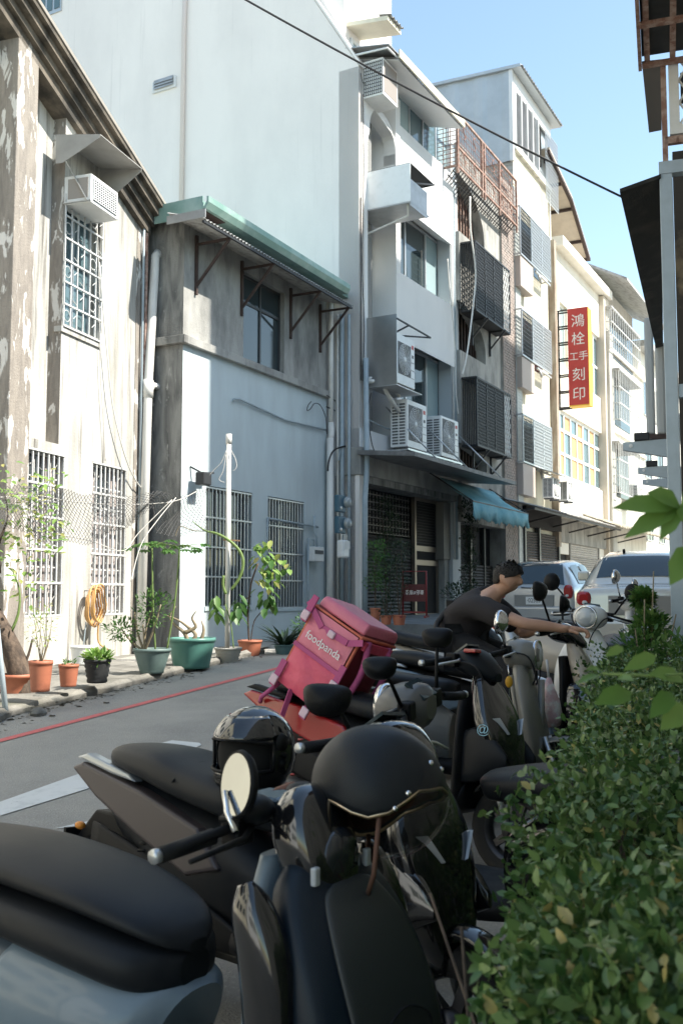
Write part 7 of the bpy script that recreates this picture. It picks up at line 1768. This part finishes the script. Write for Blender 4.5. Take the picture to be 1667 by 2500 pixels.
rw = plant('roof_weed', 'small green weed growing on the old house roof edge', L.W(L.x(305, 372, 0), .3, L.z(305, 372))); bush(rw, (0, 0, .2), (.12, .12, .2), 60, .1, LM_pale, 90, val=(0, .5), up=1.0); stems(rw, (0, 0, -.2), [(-.06, 0, .3), (.08, 0, .32), (0, 0, .2)], .006)
# red no-parking stand by the shop
ns_ = empty('no_parking_stand', at_y(1012, 1508, 18.6), R(-12), 'red metal no parking stand with white characters before the shop door', 'sign')
M_rs = mat('red_stand_paint', (.16, .012, .015), .5)
S2_ = 18.6 / FPX
MB().box(-.2, .2, -.012, .012, .3, .62).build('plate', mat('dark_red_plate', (.07, .008, .01), .6), ns_)
mb = MB(); mb.tube([(-.22, 0, .0), (-.22, 0, .86), (.22, 0, .86), (.22, 0, 0)], .018, 8); mb.bar((-.22, -.25, .02), (-.22, .25, .02), .04); mb.bar((.22, -.25, .02), (.22, .25, .02), .04); mb.bar((-.22, 0, .1), (.22, 0, .1), .03); mb.build('frame', M_rs, ns_)
text('characters', '車庫∅停車', .1, M_wt2, ns_, (0, -.014, .46), (R(90), 0, 0), .001, sx=.75)

# ---------------------------------------------------------------- hedge in the right foreground
hg = empty('hedge', (.9, 3.0, gz(.9, 3)), 0, 'clipped green hedge filling the lower right corner', 'hedge')
rr_ = np.random.default_rng(11); lv = Leaves(); O = np.array(hg.location)
P0, P1 = np.array([.17, 1.45]), np.array([1.72, 6.6]); dv = (P1 - P0) / np.linalg.norm(P1 - P0); nv = np.array([dv[1], -dv[0]]); LEN = np.linalg.norm(P1 - P0)
def lump(x, y, z, f): return math.sin(x * f + 1.3) * math.sin(y * f * 1.1 + .4) * math.sin(z * f * .9 + 2.1)
def htop(t): return float(np.interp(t, [0, .18, .45, .8, .92, 1], [1.06, 1.09, 1.1, 1.12, 1.16, 1.22]))
def bulk(lv, T, Sx, Z, NR, ls, depth, V):
    n = len(T); b = P0[None] + T[:, None] * LEN * dv[None] + Sx[:, None] * nv[None]
    def lmp(f): return np.sin(b[:, 0] * f + 1.3) * np.sin(b[:, 1] * f * 1.1 + .4) * np.sin(Z * f * .9 + 2.1)
    k = .13 * lmp(6) + .09 * lmp(15)
    p = np.column_stack([b, Z]) + NR * (k - depth)[:, None] - O
    d = NR * rr_.uniform(.2, 1, (n, 1)) + rr_.normal(0, .55, (n, 3)) + np.array([0, 0, .15]); d /= np.linalg.norm(d, axis=1)[:, None]
    up = NR + rr_.normal(0, .5, (n, 3)); sd = np.cross(d, up); sd /= np.linalg.norm(sd, axis=1)[:, None] + 1e-9; nn = np.cross(sd, d)
    ln = ls[:, None]; w = ln * rr_.uniform(.5, .66, (n, 1)); fo = rr_.uniform(.05, .35, (n, 1)); be = rr_.uniform(0, .3, (n, 1))
    pts = np.stack([p, p + d * ln * .3 + sd * w * .42 + nn * w * fo * .5, p + d * ln * .65 + sd * w * .42 + nn * (w * fo * .5 - be * ln * .4), p + d * ln - nn * be * ln,
        p + d * ln * .65 - sd * w * .42 + nn * (w * fo * .5 - be * ln * .4), p + d * ln * .3 - sd * w * .42 + nn * w * fo * .5, p + d * ln * .35, p + d * ln * .68 - nn * be * ln * .45], 1).reshape(-1, 3)
    o0 = len(lv.v); lv.v += pts.tolist()
    F = ((0, 6, 1), (1, 6, 7, 2), (2, 7, 3), (0, 5, 6), (5, 4, 7, 6), (4, 3, 7))
    for i in range(n):
        o = o0 + i * 8
        for f in F: lv.f.append(tuple(o + q for q in f))
    lv.c += np.repeat(V, 6).tolist()
nl3 = np.array([-nv[0], -nv[1], 0.0]); vht = np.vectorize(htop)
def vals(n):
    v = rr_.random(n) ** 1.5 * .62; v[rr_.random(n) < .03] = rr_.uniform(.75, 1); return v
def dep(n, a, lo, hi): return np.where(rr_.random(n) < .72, np.abs(rr_.normal(0, a, n)), rr_.uniform(lo, hi, n))
n = 40000; T = rr_.random(n) ** 1.35; ZT = vht(T); Z = ZT - rr_.random(n) ** .8 * np.minimum(1.05, ZT - .1)
bulk(lv, T, .06 * (ZT - Z), Z, np.repeat(nl3[None], n, 0), rr_.uniform(.018, .04, n), dep(n, .09, .05, .32), vals(n))
n = 36000; T = rr_.random(n) ** 1.2; S4 = rr_.random(n) ** .9 * 1.1; Z = vht(T) - np.maximum(0, .12 - S4) * .5
bulk(lv, T, S4, Z, np.array([0, 0, .8])[None] + np.where(S4 < .15, .6, 0)[:, None] * nl3[None], rr_.uniform(.017, .038, n), dep(n, .06, .05, .25), vals(n))
n = 8000; S4 = rr_.random(n); Z = htop(0) - rr_.random(n) * .95
bulk(lv, np.zeros(n), S4, Z, np.repeat(np.array([[-dv[0], -dv[1], 0]]), n, 0), rr_.uniform(.022, .036, n), np.abs(rr_.normal(0, .08, n)), vals(n))
tag(lv.build('foliage', LM_hedge, hg), None, None, None, 'stuff')
sm_ = MB(); rp_ = random.Random(4)
for i in range(240):
    t = rp_.random(); b = P0 + dv * t * LEN + nv * rp_.uniform(.08, .8); zt = htop(t)
    x, y = b[0] - O[0], b[1] - O[1]; q = Vector((x, y, gz(*b) - O[2])); e_ = Vector((x + rp_.uniform(-.25, .25), y + rp_.uniform(-.25, .25), zt - rp_.uniform(.03, .2) - O[2]))
    sm_.tube([q, q.lerp(e_, .5) + Vector((rp_.uniform(-.06, .06), rp_.uniform(-.06, .06), 0)), e_], [.007, .005, .003], 5)
tag(sm_.build('stems', M_bark, hg), None, None, None, 'stuff')
# long sprays breaking the outline
lv = Leaves(); st_ = MB(); rp_ = random.Random(14)
for i in range(46):
    t = rp_.random(); b = P0 + dv * t * LEN + nv * rp_.uniform(0, .5); z0_h = htop(t) - (rp_.random() * .7 if rp_.random() < .5 else 0)
    a = Vector((b[0] - O[0], b[1] - O[1], z0_h - O[2])); out = Vector((-nv[0] * rp_.uniform(.1, .6), -nv[1] * .4, rp_.uniform(.1, .9))).normalized() * rp_.uniform(.07, .15)
    st_.tube([a, a + out * .5, a + out], [.003, .0025, .0015], 5)
    for k in range(9):
        q = a + out * (.25 + .75 * k / 8); an = k * 2.4; lv.leaf(q, (math.cos(an), math.sin(an), .4), rp_.uniform(.02, .034), .017, None, rp_.uniform(.25, .75))
tag(lv.build('spray_foliage', LM_hedge, hg), None, None, None, 'stuff'); tag(st_.build('spray_stems', M_gstem, hg), None, None, None, 'stuff')
# taller light shrub beside the post
ts_ = plant('light_shrub', 'light green shrub rising beside the pale blue post', (2.12, 7.0, gz(2.12, 7.0))); ts_.rotation_euler = (0, 0, 0)
for k, (dx, dy, zz, rx_) in enumerate(((0, 0, .8, .24), (.06, .1, 1.0, .13), (-.12, -.1, .65, .24), (.05, .2, 1.2, .07), (.15, -.3, .8, .2), (-.2, -.5, .55, .22))): bush(ts_, (dx, dy, zz), (rx_, rx_, rx_ * .9), 700, .05, LM_mid, 100 + k, val=(.2, 1))
stems(ts_, (0, 0, 0), [(.1, .1, 1.4), (-.1, -.1, 1.0), (.15, -.2, 1.1), (0, 0, 1.2)], .012)
# out-of-focus leaves hanging close to the camera
nb_ = plant('foreground_branch', 'blurred bright green heart shaped leaves close to the camera', at_y(1667, 1640, 1.5)); nb_.rotation_euler = (0, 0, 0)
lv = Leaves(); ob = nb_.location
for (px, py, ex, ey, w) in ((1540, 1690, 1420, 1715, .055), (1470, 1650, 1380, 1650, .028), (1470, 1640, 1425, 1610, .022), (1600, 1600, 1500, 1640, .04), (1667, 1660, 1560, 1620, .05), (1640, 1690, 1570, 1770, .05), (1520, 1580, 1470, 1600, .025), (1667, 1720, 1600, 1800, .06), (1500, 1660, 1560, 1640, .03)):
    a, b = at_y(px, py, 1.55), at_y(ex, ey, 1.45); lv.leaf(tuple(a - ob), tuple(b - a), (b - a).length * .66, w * .68, (rnd.uniform(-.6, .6), -1, .7), rnd.uniform(.0, .5))
lv.build('foliage', LM_pale, nb_)
MB().tube([tuple(at_y(1740, 1640, 1.5) - ob), tuple(at_y(1600, 1650, 1.52) - ob), tuple(at_y(1470, 1645, 1.55) - ob)], .0025, 6).build('stem', M_gstem, nb_)
pb2 = plant('papaya_leaf', 'large lobed green leaf blurred in front of the pale blue post', at_y(1690, 1240, 1.7)); pb2.rotation_euler = (0, 0, 0)
lv = Leaves(); ob = pb2.location; c0 = at_y(1660, 1235, 1.7)
for ex, ey, w in ((1505, 1225, .05), (1530, 1300, .045), (1615, 1310, .035), (1700, 1290, .05), (1730, 1190, .05), (1590, 1195, .05)):
    b = at_y(ex, ey, 1.66); lv.leaf(tuple(c0 - ob), tuple(b - c0), (b - c0).length, w * .9, (.1, -1, .6), .25)
for ex, ey, w in ((1640, 1420, .05), (1700, 1400, .05)):
    c1 = at_y(1690, 1330, 1.7); b = at_y(ex, ey, 1.66); lv.leaf(tuple(c1 - ob), tuple(b - c1), (b - c1).length, w, (.1, -1, .6), .3)
lv.build('blade', LM_pale, pb2)
MB().tube([tuple(c0 - ob), tuple(at_y(1760, 1300, 1.75) - ob)], .004, 6).build('stem', M_gstem, pb2)
# ================================================================== the man on the scooter
mF = place(scF); gF = scF.location.z
per = empty('person', scF.location, R(-25), 'man in black t-shirt with a strap bag sitting on a scooter looking down', 'person')
def skin(name, verts, edges, radii, m, root=0, sub=2):
    me = bpy.data.meshes.new(name); me.from_pydata(verts, edges, []); me.materials.append(m)
    o = bpy.data.objects.new(name, me); COL.objects.link(o); o.parent = per
    md = o.modifiers.new('skin', 'SKIN'); md.use_smooth_shade = True
    for i, r in enumerate(radii):
        sv = me.skin_vertices[0].data[i]; sv.radius = r if isinstance(r, tuple) else (r, r); sv.use_root = (i == root)
    s = o.modifiers.new('sub', 'SUBSURF'); s.levels = sub; s.render_levels = sub
    return o
M_skin = mat('skin', (.5, .29, .2), .5, col2=(.44, .25, .17), nscale=12, lo=.4, hi=.7)
M_shirt = mat('black_cotton', (.022, .019, .021), .85, bump=.5, bscale=9)
M_trs = mat('black_trousers', (.012, .012, .014), .85, bump=.3, bscale=12)
M_hair = mat('black_hair', (.012, .01, .009), .55, bump=.8, bscale=90)
V = []; E = []; Rr = []
def v(p, r, prev=None):
    V.append(p); Rr.append(r)
    if prev is not None: E.append((prev, len(V) - 1))
    return len(V) - 1
pel = v((-.3, 0, .9), (.1, .12)); ch = v((-.2, 0, 1.06), (.1, .12), pel); nk = v((-.07, 0, 1.18), .055, ch); nk2 = v((-.025, 0, 1.225), .048, nk)
h1 = v((.045, 0, 1.252), (.07, .06), nk2); h2 = v((.05, 0, 1.31), (.09, .076), h1); h3 = v((.05, 0, 1.365), (.07, .065), h2)
ns2 = v((.14, 0, 1.262), .014, h2)
for s in (-1, 1): v((.035, s * .088, 1.292), .018, h2)
hands = {}
for s, sh, el, wr, fd in ((-1, (-.09, -.19, 1.13), (.2, -.24, 1.02), (.43, -.14, .99), (.5, -.11, .985)), (1, (-.09, .19, 1.12), (.08, .22, .94), (.2, .06, .97), (.26, .03, .99))):
    a = v(sh, .05, nk); b = v(tuple((np.array(sh) + np.array(el)) / 2), .045, a); c = v(el, .038, b); d = v(tuple((np.array(el) * .55 + np.array(wr) * .45)), .038, c); e = v(wr, .025, d); f = v(fd, (.035, .022), e)
    fw = (np.array(fd) - np.array(wr)); fw /= np.linalg.norm(fw); sd2 = np.cross(fw, (0, 0, 1)); sd2 /= np.linalg.norm(sd2)
    for k, (off, ln) in enumerate(((-.03, .05), (-.01, .06), (.01, .055), (.03, .045))):
        b0 = np.array(fd) + sd2 * off + fw * .02; k1 = v(tuple(b0 + fw * ln * .6 + np.array([0, 0, -.004])), .0095, f); k2 = v(tuple(b0 + fw * ln * .9 + np.array([0, 0, -.03])), .0085, k1); v(tuple(b0 + fw * ln * .65 + np.array([0, 0, -.05])), .0075, k2)
    t1 = v(tuple(np.array(wr) + fw * .035 - s * sd2 * .035 + np.array([0, 0, -.01])), .011, e); v(tuple(np.array(fd) - s * sd2 * .045 + np.array([0, 0, -.025])), .009, t1)
for s in (-1, 1):
    a = v((-.25, s * .1, .87), .07, pel); b = v((.1, s * .2, .74), .055, a); c = v((.08, s * .21, .4), .045, b); d = v((.08, s * .2, .1), .035, c); v((.2, s * .2, .06), .03, d)
skin('body', V, E, Rr, M_skin)
# shirt
V = []; E = []; Rr = []
a = v((-.34, 0, .86), (.145, .17)); b = v((-.28, 0, .99), (.145, .18), a); c = v((-.18, 0, 1.095), (.132, .185), b); d = v((-.085, 0, 1.17), (.08, .11), c)
for s, sh, m1, el in ((-1, (-.09, -.18, 1.12), (.03, -.215, 1.065), (.13, -.235, 1.035)), (1, (-.09, .18, 1.11), (.0, .21, 1.03), (.05, .22, .97))):
    e = v(sh, .084, c); f = v(m1, .084, e); g = v(el, .08, f)
skin('shirt', V, E, Rr, M_shirt)
V = []; E = []; Rr = []
a = v((-.3, 0, .88), (.14, .15))
for s in (-1, 1):
    b = v((-.22, s * .1, .865), .095, a); c = v((.12, s * .2, .75), .075, b); d = v((.09, s * .215, .42), .062, c); v((.08, s * .205, .14), .055, d)
skin('trousers', V, E, Rr, M_trs)
for s in (-1, 1): xloft(MB(), [(.0, .03, .1, .03), (.06, .03, .13, .042), (.16, .03, .1, .045), (.27, .03, .07, .03)], 14, 4, .8, s * .205).build('shoe', M_blk, per)
# hair cap: front of the crown shaped shell
hr = MB(); rings = []
def hl_(az):
    a = abs((az + math.pi) % (2 * math.pi) - math.pi); return R(float(np.interp(math.degrees(a), [0, 35, 60, 85, 100, 125, 180], [30, 24, 8, -2, -14, -36, -46])))
for j in range(10):
    ring = []
    for i in range(36):
        az = 2 * math.pi * i / 36; e2 = R(89) + (hl_(az) - R(89)) * j / 9; k = 1.0 + .025 * math.sin(az * 9 + j * 1.7)
        hx_, hz_ = .101 * k * math.cos(e2) * math.cos(az), .1 * k * math.sin(e2); ct, st2 = math.cos(R(16)), math.sin(R(16))
        ring.append((.046 + hx_ * ct + hz_ * st2, .086 * k * math.cos(e2) * math.sin(az), 1.308 - hx_ * st2 + hz_ * ct))
    rings.append(ring)
ho = hr.rings(rings, True).build('hair', M_hair, per)
tf = Leaves(); rp_ = random.Random(77)
for i in range(420):
    q = rings[rp_.randrange(0, 8)][rp_.randrange(36)]; d = Vector(q) - Vector((.046, 0, 1.3)); d.normalize()
    tf.leaf(Vector(q) - d * .006, d + Vector((rp_.uniform(.0, .9), rp_.uniform(-.5, .5), rp_.uniform(-.3, .3))), rp_.uniform(.012, .026), .006, None, 0)
tf.build('hair_tufts', M_hair, ho)
# chest bag strap over the back
MB().tube(catmull([(.0, .1, 1.2), (-.12, .06, 1.235), (-.27, -.04, 1.165), (-.38, -.14, 1.02), (-.36, -.2, .95)], 5), .018, 6).build('bag_strap', mat('strap_black', (.02, .02, .022), .7), per)
MB().box(-.345, -.295, -.085, -.035, 1.09, 1.16).build('strap_buckle', M_blk, per, bevel=.008)
ph = empty('phone', mF @ Vector((.27, .03, 1.01)), R(-25), 'dark mobile phone in the seated man\'s left hand', 'phone')
MB().box(-.06, .06, -.035, .035, -.004, .004).build('casing', M_gloss, ph, bevel=.003); MB().box(-.055, .055, -.031, .031, .0042, .005).build('screen', M_glass, ph)

per.scale = (1.06, 1.06, 1.06)
